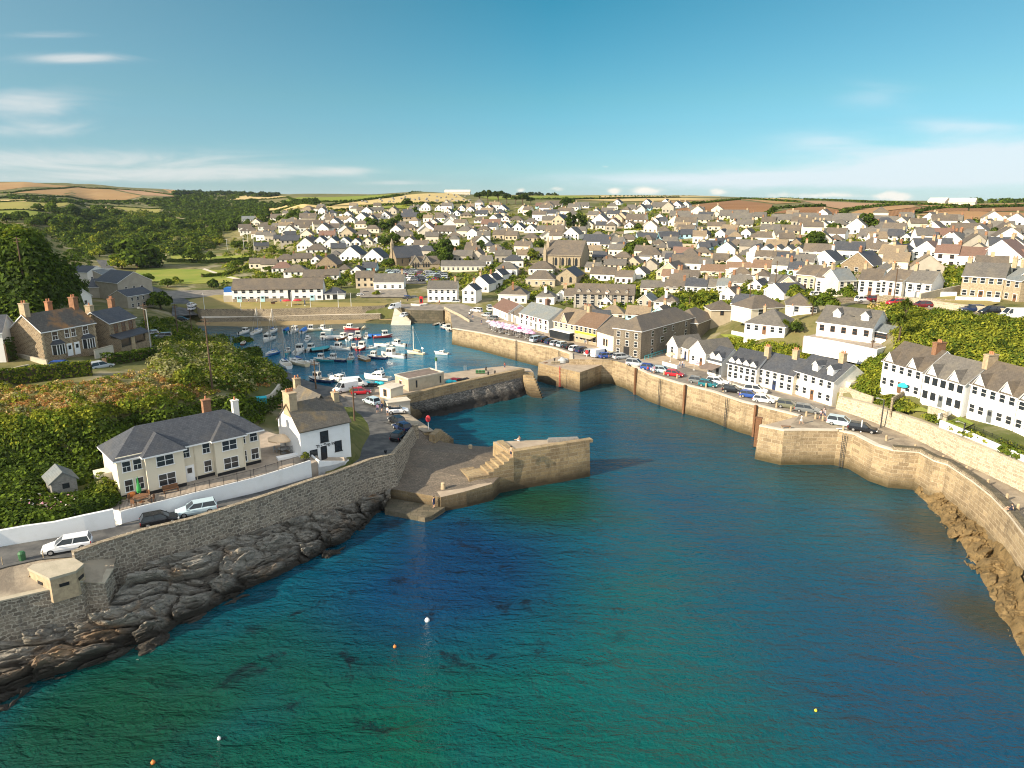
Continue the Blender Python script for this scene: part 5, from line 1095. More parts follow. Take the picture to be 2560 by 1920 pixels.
a, rz, L, pm, s, P = place(8, 110, 345, 806, -6); e = 50*s/pm
t, ro = basic('school', 'stone school with twin gables and tall windows above the car park', 'school', a, rz, L, 9, e, 3.2, 'g', 'granite', 'brown_roof', trim=False, base=-3)
for u in (.12, .5):
    g = gablet(ro, L*u, e, 5.5, 4., 'brown_roof', 'granite', -.3, 5)
    for q in (-1.2, 0, 1.2): mb = MB(); lancet(mb, L*u+q, 1., .7, e*.85, -.1, 0); mb.build('tall_window', 'glass_dark', t)
a, rz, L, pm, s, P = place(8, 355, 735, 826, 4); e = 50*s/pm
basic('school', 'long low pale hall with grey roof right of the stone school', 'hall', a, rz, L, 8, e, 2.2, 'g', 'pale_render', 'grey_roof', wins=grid_wins(L, e, 9, 1), base=-3)
a, rz, L, pm, s, P = place(8, 1348, 1522, 945, 14); e = 80*s/pm
t, ro = basic('chapel', 'small cream chapel with two arched windows and a blue shaded side roof', 'chapel', a, rz, L, 15, e, L*.36, 'f', 'granite', 'slate_roof', trim=False, base=-3)
for u in (.28, .72): mb = MB(); lancet(mb, L*u, 1.2, 1.1, e*.62, -.05, 0); mb.build('arched_window', 'glass_dark', t)
a, rz, L, pm, s, P = place(8, 1500, 2015, 1135, 5); e = 118*s/pm
t, ro = basic('apartment_block', 'long granite apartment block with small arched dormers in its brown roof', 'apartments', a, rz, L, 9, e, 3.0, 'g', 'grey_render', 'brown_roof', trim=False, base=-3, wins=grid_wins(L, e, 8, 2, 1.3, 1.5))
for k in range(6): dormer(ro, L*(.08+.16*k), .4, e+.25, 1.2, .55, 1.6, 'brown_roof', 'grey_render')
for k in range(7): mb = MB(); mb.tube((L*(.04+.15*k), -.1, -2), (L*(.04+.15*k), -.1, e-.1), .09, .09, 5); mb.build('drainpipe', 'dark_trim', t)
# long white harbour office building behind the lawn
a, rz, L = frame((582, 755), (808, 751), 5.3); e = 4.9
t, ro = basic('harbour_building', 'long two storey white building with brown roof behind the harbour lawn', 'building', a, rz, L, 9, e, 3.6, 'g', 'white_paint', 'brown_roof', wins=[w for w in grid_wins(L, e, 12, 2, 1.3, 1.1) if abs(w[0]-L*.63) > 1.4], trim=False)
mb = MB(); mb.box(.1, L*.62, -.08, -.01, -.6, 1.15); mb.box(L*.68, L*.86, -.08, -.01, -.6, 1.15); mb.build('stone_plinth', 'rubble_wall', t)
mb = MB(); mb.box(L*.63-.6, L*.63+.6, -.07, 0, -.4, 4.3); mb.build('stair_window', 'glass_dark', t)
for u, wv in ((.075,1.6),(.33,1.5),(.88,1.6)): link('door', doormesh(wv, 2.3, 'blue_render'), t, (L*u, -.09, -.1))
mb = MB(); mb.box(-3.6, -.01, 1, 7, -.6, 2.4, 0); mb.box(-3.4, -.2, 1.2, 6.8, 2.403, 3.6, 1); mb.build('side_store', ['grey_render', 'white_paint'], t)
mb = MB(); mb.box(-3.3, -.3, 1.4, 6.6, 3.603, 5.2); mb.build('blue_tarpaulin', 'cover_blue', t)
basic('pavilion', 'small white pavilion with a dark pyramid roof right of the long white building', 'pavilion', *frame((812, 750), (862, 749), 5.4), 6, 2.6, 2.0, 'h', 'white_paint', 'slate_roof', wins=[(1.4,.6,1.,1.3,'F','dark'),(4,.3,1.6,1.9,'F','dark')])
t, ro = basic('kiosk', 'low white beach kiosk with many panes set into the harbour head wall', 'kiosk', *frame((889, 782), (948, 779), 2.6), 4, 2.3, .25, 'g', 'white_paint', 'felt_roof', wins=[(u, .7, 1.1, 1.0) for u in (1.2,2.5,4.2,5.5,7.2,8.3)])
# huts on the inner pier
a, rz, L = frame((1022, 981), (1110, 963), 4.72)
t = thing('storage_hut', 'long grey flat roofed store on the inner pier', 'store', a, rz); HOUSES.append((a.x, a.y, L, 5, rz))
mb = MB(); mb.box(0, L, 0, 5.2, -.3, 2.7); mb.build('wall', 'concrete', t)
mb = MB()
for x0, x1, y0, y1 in ((-.1,L+.1,-.1,.15),(-.1,L+.1,5.05,5.3),(-.1,.15,.153,5.047),(L-.15,L+.1,.153,5.047)): mb.box(x0, x1, y0, y1, 2.703, 3.0)
mb.build('parapet', 'pale_concrete', t)
mb = MB(); mb.box(.15, L-.15, .15, 5.05, 2.703, 2.78); mb.build('roof', 'felt_roof', t)
addwin(t, L*.22, .8, .25, 1.4, style='dark'); addwin(t, L*.9, .8, .25, 1.4, style='dark'); link('door', doormesh(1., 2., 'timber_brown'), t, (0, 3., 0)).rotation_euler = (0, 0, -math.pi/2)
a, rz, L = frame((977, 999), (1008, 990), 5.3)
t, ro = basic('storage_hut', 'small cream flat roofed hut at the root of the inner pier', 'hut', a, rz, L, 3.2, 2.3, .12, 'g', 'cream_render', 'pale_concrete', base=-.3, trim=False)
addwin(t, 1.6, .5, .8, 1.3, 'L', L, 3.2, 'brown')
a = W(964, 1006, 6.0); mb = MB(); mb.box(-2.2, 2.2, -1.3, 1.3, -1.5, 1.2); mb.box(-2.35, 2.35, -1.45, 1.45, 1.203, 1.35)
tag(mb.build('concrete_platform', 'pale_concrete', None, (a.x+2.2, a.y, 5.2), .45), 'pale concrete block with a flat top at the bend of the quay road', 'platform')
# ============================================================ the town: (crop, left, right, base row, eave px, turn, roof kind, wall, roof, depth, label)
HN = {'w': 'white_render', 'c': 'cream_render', 'p': 'pale_render', 'b': 'buff_render', 'g': 'grey_render', 'l': 'blue_render', 's': 'house_stone'}
RN = {'s': 'slate_roof', 'g': 'grey_roof', 'b': 'brown_roof', 't': 'tan_roof', 'r': 'rust_roof', 'R': 'red_roof', 'p': 'pale_slate_roof'}
TOWN = '''8 825 1008 870 74 8 h w g
8 908 1066 792 66 -6 h w s
8 1110 1320 852 56 10 h w b
8 1085 1335 955 66 12 h b b
8 850 1092 1102 82 10 h w b
8 1175 1332 1112 72 8 h w g
8 1345 1425 1085 60 10 f w g
8 1418 1502 1090 58 4 g g b
8 540 655 1098 112 20 f w s
8 240 492 1088 112 8 g w g
8 610 765 1002 72 22 f w s
8 722 835 962 66 24 f w s
8 792 885 912 62 26 f w s
8 455 622 746 60 12 g g g
8 612 712 736 56 18 f g b
8 820 962 745 60 4 g g g
8 1105 1240 705 40 6 g p g
8 1000 1120 622 42 10 h w g
8 1060 1190 572 40 12 h b b
8 905 1010 555 44 14 g b b
8 800 900 548 44 12 g b b
8 1405 1540 560 60 18 f w g
8 1580 1800 615 52 10 g w s
8 1800 1925 690 60 14 g p g
8 1640 1850 905 62 12 g w b
8 1855 2005 932 62 14 g w b
8 1760 1945 812 48 10 g p g
8 1945 2070 790 40 22 f b g
8 2000 2120 890 50 24 f w s
8 1730 1860 765 42 12 h p b
8 1840 1995 745 46 10 h b b
8 1660 1780 740 44 8 g g s
8 2050 2180 762 72 12 h w g
8 940 1060 405 26 10 h w b
8 1070 1180 420 26 10 h w g
8 1225 1330 430 52 8 g b g
8 1310 1420 440 60 18 f b s
8 800 880 388 28 16 f w s
8 880 940 392 26 16 f w b
8 540 650 478 26 10 h w b
8 660 780 490 26 10 h w b
8 410 520 545 28 8 h b b
8 150 300 500 40 14 f w R
8 10 130 480 36 10 h b b
8 700 860 440 26 12 g w R
8 860 950 470 28 16 f w s
8 960 1070 478 28 16 f w s
8 1070 1180 490 28 14 f w g
8 1180 1300 490 26 10 g w g
8 1250 1410 505 36 12 g b b
8 1640 1740 345 24 12 f p g
8 1650 1790 425 40 14 f w g
8 1850 1960 400 42 18 f b g
8 1950 2120 410 34 8 g w b
8 1780 1880 440 30 10 f w R
8 1940 2020 455 28 12 f w R
8 2090 2200 460 26 14 f w R
8 1400 1500 330 20 6 g w b
8 1510 1630 278 18 6 g w g
8 640 740 405 26 10 h w b
8 300 370 300 20 18 f w s
8 380 440 330 24 18 f w s
8 455 520 345 22 16 f w s
8 500 560 300 22 18 f w s
8 570 640 318 24 16 f w s
8 650 720 300 22 18 f w s
8 720 800 305 22 18 f w s
8 830 920 310 24 16 f w s
8 520 620 360 20 8 h b b
8 650 750 348 20 10 g w s
8 1170 1260 280 20 8 g l R
8 1260 1400 270 16 6 g w b
21 995 1240 912 52 6 g c r
21 1244 1500 892 52 6 g c r
21 1503 1786 884 56 8 g c r
21 700 972 858 84 8 g w b
21 975 1092 850 60 8 g w g
21 1510 1665 974 66 12 h w b
21 1270 1490 945 50 8 h p b
21 840 1042 1082 74 8 g w s
21 1046 1150 1066 48 8 g w g
21 1152 1282 1060 46 8 g w p
21 400 632 1075 44 6 g c g
21 636 832 1072 44 6 g c b
21 1285 1480 1030 50 10 g p g
21 1665 1905 1050 64 8 g c g
21 1785 1925 1040 52 22 f b b
21 1180 1330 1165 80 24 f w b
21 1290 1470 1300 120 26 g w s
21 1460 1570 1060 60 20 f w s
21 555 782 930 60 22 f b b
21 605 770 960 52 10 g b r
21 770 960 965 48 10 g b b
21 680 850 1000 50 12 g p b
21 375 600 785 92 14 h w b
21 600 690 775 60 16 g w g
21 540 672 675 50 12 h b g
21 674 810 672 52 -12 g g s
21 715 905 720 44 10 g w R
21 905 1090 715 36 10 h p b
21 1135 1232 548 62 20 f w s
21 1234 1330 545 44 14 g w g
21 940 1060 540 44 18 f w s
21 1390 1480 540 64 20 f w b
21 735 940 438 58 10 g w b
21 255 452 388 42 10 g w g
21 505 575 412 48 20 f w s
21 575 650 408 42 12 g w s
21 120 215 385 50 18 f b g
21 60 180 422 38 14 f w R
21 240 335 436 40 12 h w b
21 415 500 446 40 16 f w R
21 685 880 345 30 6 g b g
21 885 1080 385 34 8 g c g
21 740 900 360 26 6 g p g
21 1180 1450 345 34 6 g c g
21 1285 1500 372 30 6 g c g
21 1500 1630 352 28 6 g c g
21 1110 1200 432 40 18 f w g
21 1285 1345 432 40 18 f c g
21 1345 1500 432 38 10 g c g
21 1590 1720 405 36 12 g c b
21 1690 1900 385 30 6 g p g
21 1900 2140 382 28 6 g p g
21 1765 1960 500 44 14 g b b
21 1950 2110 440 32 12 g l s
21 705 795 242 34 20 f w s
21 800 875 236 32 18 f w g
21 500 700 252 24 8 g c g
21 420 490 205 22 20 f w s
21 260 345 268 30 14 g w g
21 345 440 266 26 18 f w s
21 440 500 262 22 12 g l s
21 130 200 205 20 18 f w s
21 600 680 205 20 18 f w s
21 10 130 305 36 10 g p g
21 375 560 585 56 -14 g l s
21 590 780 560 40 -12 g l s
21 785 930 538 44 -12 g l s
21 985 1090 668 44 -14 g l s
21 1060 1160 650 40 -14 g l s
21 1160 1250 622 36 -12 g l s
21 1250 1340 620 34 -12 g l s
21 90 290 690 60 16 h w s
21 0 90 640 50 10 g w s
21 1090 1260 790 30 6 g b b
21 1350 1500 745 28 8 h p g
21 1530 1720 770 34 6 g b b
21 1700 1900 780 36 6 g b b
21 1910 2090 838 70 10 g w g
21 1850 1980 905 44 12 g l s
21 1930 2130 1045 80 8 g b g
21 2010 2212 705 44 6 g b b
21 1870 1985 645 60 14 f s s
13 640 905 520 60 10 h g b
13 905 1200 545 66 10 h p t
13 700 1010 605 60 12 g g s
13 1215 1485 560 64 10 g l t
13 1482 1712 575 84 16 f l b
13 1350 1508 402 78 18 f g p
13 1540 1800 410 60 14 h w b
13 905 1060 410 50 20 f w g
13 620 800 405 50 20 f p g
22 410 690 888 96 22 f s s
22 120 330 820 70 22 f w s
22 1110 1330 800 140 16 f w R
22 1325 1525 832 150 6 g w R
22 1515 1770 838 130 14 g w R
22 1765 2130 838 130 16 f w R
22 2110 2400 840 100 10 g w R
22 870 1060 740 60 20 f b s
22 480 720 690 40 10 g w b
22 700 880 700 44 12 g b b
22 40 330 720 46 6 g p b
22 590 880 558 36 6 g w g
22 815 1010 495 54 12 g w b
22 740 830 470 40 14 g p g
22 1080 1160 518 46 18 f w s
22 1165 1265 516 44 18 f w s
22 1290 1480 545 30 10 g w R
22 1410 1520 570 52 20 f w R
22 860 1000 556 36 10 g w s
22 985 1080 580 44 18 f w s
22 1490 1830 520 40 6 g w b
22 1570 1900 602 46 6 g c g
22 1390 1600 622 40 18 f w g
22 1640 1860 540 34 10 f w g
22 965 1090 390 60 14 g w g
22 1200 1330 392 56 18 f w g
22 1330 1425 388 46 8 g w g
22 1425 1580 394 34 6 g c g
22 870 960 410 40 10 g c g
22 940 1040 412 46 18 f c g
22 1580 1665 432 36 18 f w g
22 1740 1900 455 40 14 f w g
22 1955 2060 402 46 20 f w t
22 1900 2070 468 36 10 g w g
22 1220 1380 480 40 16 f w b
22 180 330 392 32 6 g w g
22 330 620 398 34 6 g w g
22 690 850 400 34 6 g w g
22 300 460 435 30 8 h c g
22 50 180 450 44 10 g l s
22 270 400 590 44 10 h w b
22 600 800 640 34 8 h p b
22 1620 1800 620 24 8 g p g
22 2110 2300 520 40 10 g w g
22 2000 2140 548 30 8 g w b
22 1210 1320 590 50 14 g b s
22 1850 1990 470 30 10 g w g
7 660 820 690 40 10 h w b
7 800 960 680 40 10 g c b
7 960 1030 690 40 18 f w g
7 625 800 770 48 8 h w R
7 728 925 800 46 10 h w b
7 1005 1180 740 46 20 f s b
7 895 1120 838 34 8 g w b
7 1080 1200 832 50 8 g w b
7 1350 1510 900 96 8 g b b
7 1505 1760 915 70 8 g w g
7 1190 1300 770 30 8 h w b
7 1300 1400 785 36 14 f w s
7 1400 1520 760 40 14 g l s
7 530 660 750 60 10 g p b
7 430 560 730 50 12 g p b
7 1215 1385 665 56 20 f w s
7 1405 1580 675 40 20 f w s
7 920 1090 605 40 8 h w b
7 840 985 570 46 18 f w b
7 1075 1200 560 50 18 f w s
7 1190 1300 545 40 16 f w s
7 985 1090 530 36 16 f w s
7 1300 1390 540 34 16 f w s
7 1120 1215 640 28 10 h w g
7 700 860 520 34 8 g g s
7 640 740 500 30 8 g c s
7 1030 1165 470 30 12 g w R
7 1200 1340 465 30 14 f b b
7 1340 1470 460 30 10 h w b
7 1645 1740 430 36 18 f w g
7 1740 1870 410 26 10 h c b
7 1875 2000 430 40 16 h w R
7 1400 1490 530 30 14 f c g
7 1495 1560 520 38 18 f w s
7 505 630 395 30 8 h w b
7 705 820 370 36 14 g w g
7 820 1000 375 24 8 g w b
7 1010 1110 425 44 18 f w b
7 1110 1200 410 36 14 g w b
7 335 440 400 26 8 g w b
7 350 490 430 28 8 h w b
7 1230 1310 290 20 18 f w g
7 1340 1440 325 36 18 f w g
7 1440 1560 310 18 10 g w b
7 1030 1150 320 24 16 f w g
7 1550 1640 300 24 18 f w b
7 1640 1740 320 20 8 h w b
7 1735 1870 315 34 10 g s s
7 860 1000 310 22 10 g w b
7 610 740 310 18 8 g w b
7 365 480 325 18 4 g w p
7 710 840 440 30 14 f w b
7 560 660 420 24 8 g w b
7 1100 1210 370 28 18 f w g
7 2140 2212 320 34 14 h w g
7 2030 2140 300 20 8 g w b
7 2020 2200 440 34 10 g w b'''
def townhouse(c, xa, xb, y, ep, ang, kind, wl, rf, depth=None, label=None, group=None):
    a, rz, L, pm, s, P = place(c, xa, xb, y, ang)
    return build_house(a, rz, L, max(1.9, ep * s / pm), kind, HN[wl], RN[rf], P, depth, label, group)
LABELQ = []
def build_house(a, rz, L, e, kind, wall, rf, P, depth=None, label=None, group=None):
    dist = Vector((P.x, P.y)).length
    e = min(e, 9.); L = max(L, 4.5)
    d = depth or {'f': min(11, max(7., L*1.1)), 'g': min(8.5, max(6., L*.62)), 'h': min(9.5, max(6.5, L*.75))}[kind]
    rh = {'f': L*.40, 'g': d*.40, 'h': min(L, d)*.34}[kind]; rh = min(rh, 4.6)
    st = 2 if e > 3.9 else 1; n = max(1, int(round(L / (2.5 if st == 2 else 2.8))))
    wins = grid_wins(L, e, n, st, .95, 1.15, R.choice(['sash','sash','sash','brown']))
    if dist < 305:
        t, ro = basic('house', None, 'house', a, rz, L, d, e, rh, kind, wall, rf, wins=wins, base=-3.5)
        if kind == 'f': addwin(t, d*.4, e*.45, .8, 1.1, 'L', L, d)
        if kind != 'h' or R.random() < .5:
            chimney(ro, L*R.choice([.08,.92]) if kind == 'g' else L*.5, d*.5 if kind == 'g' else d*R.choice([.15,.85]), e+rh*.55, e+rh+1.1, .8, .8, R.choice(['chimney_stone','brick','white_paint']), 2)
    else:
        mb = MB(); wall_mesh(mb, kind, L, d, e, rh, base=-4); roof_solid(mb, roof_polys(kind, L, d, e, rh), .16, 1, 1)
        for u, z, w_, h_, *_ in wins: mb.box(u-w_/2, u+w_/2, -.05, .02, z, z+h_, 2)
        if kind == 'f': mb.box(-.05, .02, d*.4, d*.4+.9, e*.4, e*.4+1.1, 2)
        if kind != 'h':
            cx, cy = (L*R.choice([.06,.94]), d/2) if kind == 'g' else (L/2, d*R.choice([.06,.94])); mb.box(cx-.4, cx+.4, cy-.4, cy+.4, e+rh*.5, e+rh+1., 3)
        t = mb.build('house', [wall, rf, 'glass_dark', R.choice(['chimney_stone','brick'])], None, a, rz); t['category'] = 'house'
        HOUSES.append((a.x, a.y, L, d, rz))
    if label: t['label'] = label; 
    else: LABELQ.append((t, wall, rf, kind, st, (P.x, P.y, P.z)))
    if group: t['group'] = group
    return t
for row in TOWN.split('\n'):
    q = row.split(); townhouse(int(q[0]), *(float(v) for v in q[1:6]), q[6], q[7], q[8])
# the smaller houses between, past the three hundred built one by one: one mass
mb = MB(); rs = np.random.RandomState(77); HP = np.array([(h[0]+math.cos(h[4])*h[2]/2, h[1]+math.sin(h[4])*h[2]/2, max(h[2], h[3])) for h in HOUSES]); nf = 0; FILL = []
FP_ = [(600,625),(640,560),(760,530),(1000,515),(1280,520),(1520,520),(1700,535),(2100,548),(2560,566),(2600,700),(2250,715),(2000,690),(1800,700),(1500,690),(1250,690),(1000,630),(720,650)]
def fin(x, y):
    c = False
    for i in range(len(FP_)):
        (x1, y1), (x2, y2) = FP_[i], FP_[i-1]
        if (y1 > y) != (y2 > y) and x < (x2-x1)*(y-y1)/(y2-y1) + x1: c = not c
    return c
for _ in range(3200):
    px, py = rs.uniform(600, 2600), 514 + 220*rs.rand()**1.4
    if not fin(px, py) or (860 < px < 1010 and 590 < py < 640) or (960 < px < 1130 and 670 < py < 715): continue
    P = hit(px, py); L, d = rs.uniform(5.5, 10), rs.uniform(5, 6.5)
    if (np.hypot(HP[:,0]-P.x, HP[:,1]-P.y-3) < HP[:,2]*.5 + L*.52).any(): continue
    HP = np.vstack([HP, (P.x, P.y+3, L)]); kd = rs.choice(['f','g','g','h']); e = rs.uniform(2.5, 4.6); rh = L*.36 if kd == 'f' else d*.38
    m = MB(); wi = rs.choice([0,0,0,1,2,3]); ri = rs.choice([4,5,5,6,6,7]); L = min(L, 8.) if kd == 'f' else L
    wall_mesh(m, kd, L, d, e, rh, base=-4, mi=wi); roof_solid(m, roof_polys(kd, L, d, e, rh), .16, ri, ri)
    for k in range(int(L/2.4)): m.box(L*(k+.5)/int(L/2.4)-.45, L*(k+.5)/int(L/2.4)+.45, -.05, .02, .9, 2., 8)
    if kd != 'h': m.box(L*.5-.4, L*.5+.4, d*.5-.4, d*.5+.4, e+rh*.6, e+rh+.9, 9)
    rz = rs.choice([-.35,-.2,-.3,.1]) + rs.uniform(-.15,.15) + math.atan2(-P.x, P.y)*.7; c, s_ = math.cos(rz), math.sin(rz)
    o = len(mb.v); ox, oy = P.x - c*L/2, P.y - s_*L/2; mb.v += [(ox + x*c - y*s_, oy + x*s_ + y*c, P.z + z) for x, y, z in m.v]; mb.f += [tuple(o+i for i in f) for f in m.f]; mb.m += m.m
    FILL.append((ox, oy, L, d, rz)); nf += 1
    if nf > 190: break
tag(mb.build('background_houses', ['white_render','pale_render','cream_render','grey_render','slate_roof','grey_roof','brown_roof','tan_roof','glass_dark','chimney_stone']), 'many small houses filling the gaps across the hillside town', 'houses', None, 'stuff'); HOUSES.extend(FILL)
mb = MB()
for _ in range(420):
    px, py = rs.uniform(600, 2600), rs.uniform(520, 760)
    if not fin(px, min(py, 700)): continue
    P = hit(px, py); a_ = rs.choice([0., .05, -.3, 1.3]) + rs.uniform(-.2,.2); l = rs.uniform(6, 18); u = Vector((math.cos(a_), math.sin(a_)))
    if any(abs((P.x-h[0]-math.cos(h[4])*h[2]/2)) < 6 and abs(P.y-h[1]-h[3]/2) < 5 for h in HOUSES): continue
    mb.obox((P.x, P.y), u, l, .4, P.z-2, P.z+rs.uniform(.9,1.6), int(rs.choice([0,0,1,2])))
tag(mb.build('garden_walls', ['rubble_wall','white_render','concrete']), 'low walls dividing the gardens across the hillside town', 'walls', None, 'stuff')
# saw toothed white hall
a, rz, L, pm, s, P = place(21, 1480, 1985, 735, 8); k = 5; w_ = L / k
t = thing('hall', 'long white hall with a row of five repeated pointed gables', 'hall', a, rz); HOUSES.append((a.x, a.y, L, 12, rz))
for i in range(k):
    mb = MB(); wall_mesh(mb, 'f', w_, 12, 3.4, w_*.38, i*w_, 0, -3); mb.build('gabled_bay', 'white_paint', t)
    mb = MB(); roof_solid(mb, roof_polys('f', w_, 12, 3.4, w_*.38, .02, .2, i*w_), .12); mb.build('roof', 'grey_roof', t)
# barns on the skyline
for c, xa, xb, y, ep, ang, dd, lab in ((8, 385, 605, 156, 14, 4, 14, 'long pale barn standing alone on the central skyline'), (22, 1480, 1705, 212, 26, 6, 14, 'large pale farm barn on the right skyline'), (22, 1265, 1415, 206, 22, 20, 12, 'smaller farm barn left of the large barn on the right skyline')):
    a, rz, L, pm, s, P = place(c, xa, xb, y, ang)
    L = min(L, 60); mb = MB(); e = max(3, ep*s/pm); wall_mesh(mb, 'g', L, dd, e, 2.8, base=-4); roof_solid(mb, roof_polys('g', L, dd, e, 2.8), .2, 1, 1)
    tag(mb.build('barn', ['pale_concrete', 'pale_render'], None, a, rz), lab, 'barn')
# ============================================================ plants
DK, MD, OL, YG, BR, ST, GY, EV = (.052,.084,.018), (.1,.15,.022), (.165,.195,.028), (.26,.28,.034), (.42,.22,.075), (.52,.4,.17), (.27,.27,.13), (.052,.076,.024)
def crown_cards(rs, lobes, n, size, pal, flat=1.):
    """cards spread over the skins of several lobes (x, y, z, r) with a few inside"""
    L_ = np.array(lobes, float); w_ = L_[:, 3] ** 2; k = rs.choice(len(L_), n, p=w_ / w_.sum())
    d = rs.normal(size=(n, 3)); d /= np.linalg.norm(d, axis=1)[:, None]
    d[:, 2] = np.where(d[:, 2] < -.35, -d[:, 2], d[:, 2])
    rad = L_[k, 3] * (.72 + .36 * rs.rand(n)); c = L_[k, :3] + d * rad[:, None] * np.array([1, 1, flat])
    P, Q = leaves(c, d + np.array([0, 0, .25]), size, rs, 1.5, .55)
    lob = rs.choice(len(pal), len(L_)); pick = np.where(rs.rand(n) < .65, lob[k], rs.choice(len(pal), n))
    col = np.array(pal)[pick] * (.75 + .5 * rs.rand(n))[:, None]
    return P, Q, col
def tree_proto(name, label, kind, h, rw, n, size, pal, seed, trunk_h=.35):
    rs = np.random.RandomState(seed); t = thing(name, label, 'tree')
    lob = []; m = {'round': 13, 'tall': 12, 'pine': 10, 'wide': 17}[kind]
    for i in range(m):
        a = rs.rand() * 6.28; q = math.sqrt(rs.rand())
        if kind == 'tall': z = h * (.3 + .62 * rs.rand()); q *= .55 * (1.15 - z / h) + .25; r = rw * (.3 + .25 * rs.rand())
        elif kind == 'pine': z = h * (.55 + .38 * rs.rand()); r = rw * (.28 + .2 * rs.rand()); q *= .8
        else: z = h * (.24 + .55 * (1 - q * q) * rs.rand() + .12 * rs.rand()); r = rw * (.32 + .22 * rs.rand()); q *= .72
        lob.append((math.cos(a) * q * rw, math.sin(a) * q * rw, z, r))
    P, Q, col = crown_cards(rs, lob, n, size, pal, .8)
    link('crown', rawmesh('crown', P, Q, ['leaf'], col), t)
    mb = MB(); mb.tube((0,0,-1.2), (rw*.05,0,h*trunk_h), h*.045, h*.03, 8); mb.tube((rw*.05,0,h*trunk_h), (rw*.1,rw*.05,h*.7), h*.03, h*.012, 7)
    for i in range(6):
        a = i * 1.05 + rs.rand(); x = lob[i]; mb.tube((rw*.05,0,h*(trunk_h+.04*i)), (x[0]*.9, x[1]*.9, x[2]), h*.016, h*.005, 5)
    mb.build('trunk', 'bark', t)
    return t
def hide(o): o.location = (0, 0, 0)
PROTO = {}
def proto(k):
    if k not in PROTO:
        spec = {'round': ('broad_tree', 'round', 8, 4.2, 1700, .62, [DK, MD, MD, OL]), 'dark': ('dark_tree', 'round', 9, 4.4, 1800, .62, [DK, DK, MD, EV]), 'wide': ('broad_tree', 'wide', 8, 6.5, 2600, .7, [DK, MD, OL]),
                'tall': ('tall_tree', 'tall', 12, 3.4, 1800, .6, [EV, DK, MD]), 'pine': ('pine_tree', 'pine', 11, 5., 1700, .6, [EV, EV, DK]), 'bright': ('broad_tree', 'round', 6, 3.4, 1500, .5, [MD, OL, YG]),
                'grey': ('broad_tree', 'round', 6, 3.6, 1500, .5, [GY, OL, MD])}[k]
        PROTO[k] = [tree_proto(spec[0], None, spec[1], spec[2], spec[3], spec[4], spec[5], spec[6], sd) for sd in (hash_(k), hash_(k) + 7)]
        PROTO[k] = [[o, False, spec[2], spec[3]] for o in PROTO[k]]
    return R.choice(PROTO[k])
def hash_(s): return sum(ord(c) * (i + 3) for i, c in enumerate(s)) % 1000
TREEQ = []
def tree(k, P, size, rz=None, label=None, group=None, wide=1.):
    """size = crown width in metres"""
    p = proto(k); s_ = size / (p[3] * 2); rz = R.random() * 6.28 if rz is None else rz
    sc_ = (s_ * wide, s_ * wide, s_ * R.uniform(.85, 1.15))
    if not p[1]: o = p[0]; p[1] = True; o.location = P; o.rotation_euler = (0, 0, rz); o.scale = sc_
    else: o = dup(p[0], P, rz, scale=sc_)
    if label: o['label'] = label
    else:
        if 'label' in o: del o['label']
        TREEQ.append((o, k, size, tuple(P)))
    if group: o['group'] = group
    return o
def in_poly(x, y, poly):
    c = False; n = len(poly)
    for i in range(n):
        (x1, y1), (x2, y2) = poly[i], poly[i-1]
        if (y1 > y) != (y2 > y) and x < (x2-x1)*(y-y1)/(y2-y1) + x1: c = not c
    return c
def px_points(poly, n, rs, gx=26, gy=26):
    """n land points under a photo polygon"""
    xs = [p[0] for p in poly]; ys = [p[1] for p in poly]
    gX = np.linspace(min(xs), max(xs), gx); gY = np.linspace(min(ys), max(ys), gy)
    YY = np.array([[hit(x, y).y for y in gY] for x in gX])
    out = []
    while len(out) < n:
        x, y = rs.uniform(min(xs), max(xs)), rs.uniform(min(ys), max(ys))
        if not in_poly(x, y, poly): continue
        fx = (x - gX[0]) / max(1e-6, gX[-1] - gX[0]) * (gx - 1); fy = (y - gY[0]) / max(1e-6, gY[-1] - gY[0]) * (gy - 1)
        i, j = min(int(fx), gx-2), min(int(fy), gy-2); u, v = fx - i, fy - j
        yy = (YY[i,j]*(1-u) + YY[i+1,j]*u)*(1-v) + (YY[i,j+1]*(1-u) + YY[i+1,j+1]*u)*v
        out.append((x, yy))
    A_ = np.array(out); z = ztab(A_[:, 0], np.log(A_[:, 1]))
    return np.stack([(A_[:, 0] - 1280) / F * (A_[:, 1] * CP + (H - z) * SP), A_[:, 1], z], 1)
HR = None
def clear_of_houses(P, m=.6):
    global HR
    HR = np.array(HOUSES) if HR is None or len(HR) != len(HOUSES) else HR
    ok = np.ones(len(P), bool)
    for x, y, L, d, rz in HR:
        dx, dy = P[:, 0] - x, P[:, 1] - y; c, s_ = math.cos(rz), math.sin(rz)
        u, v = dx*c + dy*s_, -dx*s_ + dy*c
        ok &= ~((u > -m) & (u < L + m) & (v > -m) & (v < d + m))
    return ok
def clumps(P, rs, r, cards, size, pal, hz=.8, spread=.7, one=.7):
    n = len(P); rr = r[0] + (r[1] - r[0]) * rs.rand(n)
    if np.ndim(cards) == 0: cards = np.full(n, cards)
    k = np.repeat(np.arange(n), cards); m = len(k)
    d = rs.normal(size=(m, 3)); d /= np.linalg.norm(d, axis=1)[:, None]; d[:, 2] = np.abs(d[:, 2]) * 1.1 - .12
    c = P[k] + d * (rr[k] * (.7 + .35 * rs.rand(m)))[:, None] * np.array([1, 1, hz])
    V, Q = leaves(c, d + np.array([0, 0, .3]), np.full(m, size) * (.75 + .25 * rr[k] / r[1]), rs, 1.5, .5)
    own = rs.choice(len(pal), n); pick = np.where(rs.rand(m) < one, own[k], rs.choice(len(pal), m))
    return V, Q, np.array(pal)[pick] * (.7 + .6 * rs.rand(m))[:, None]
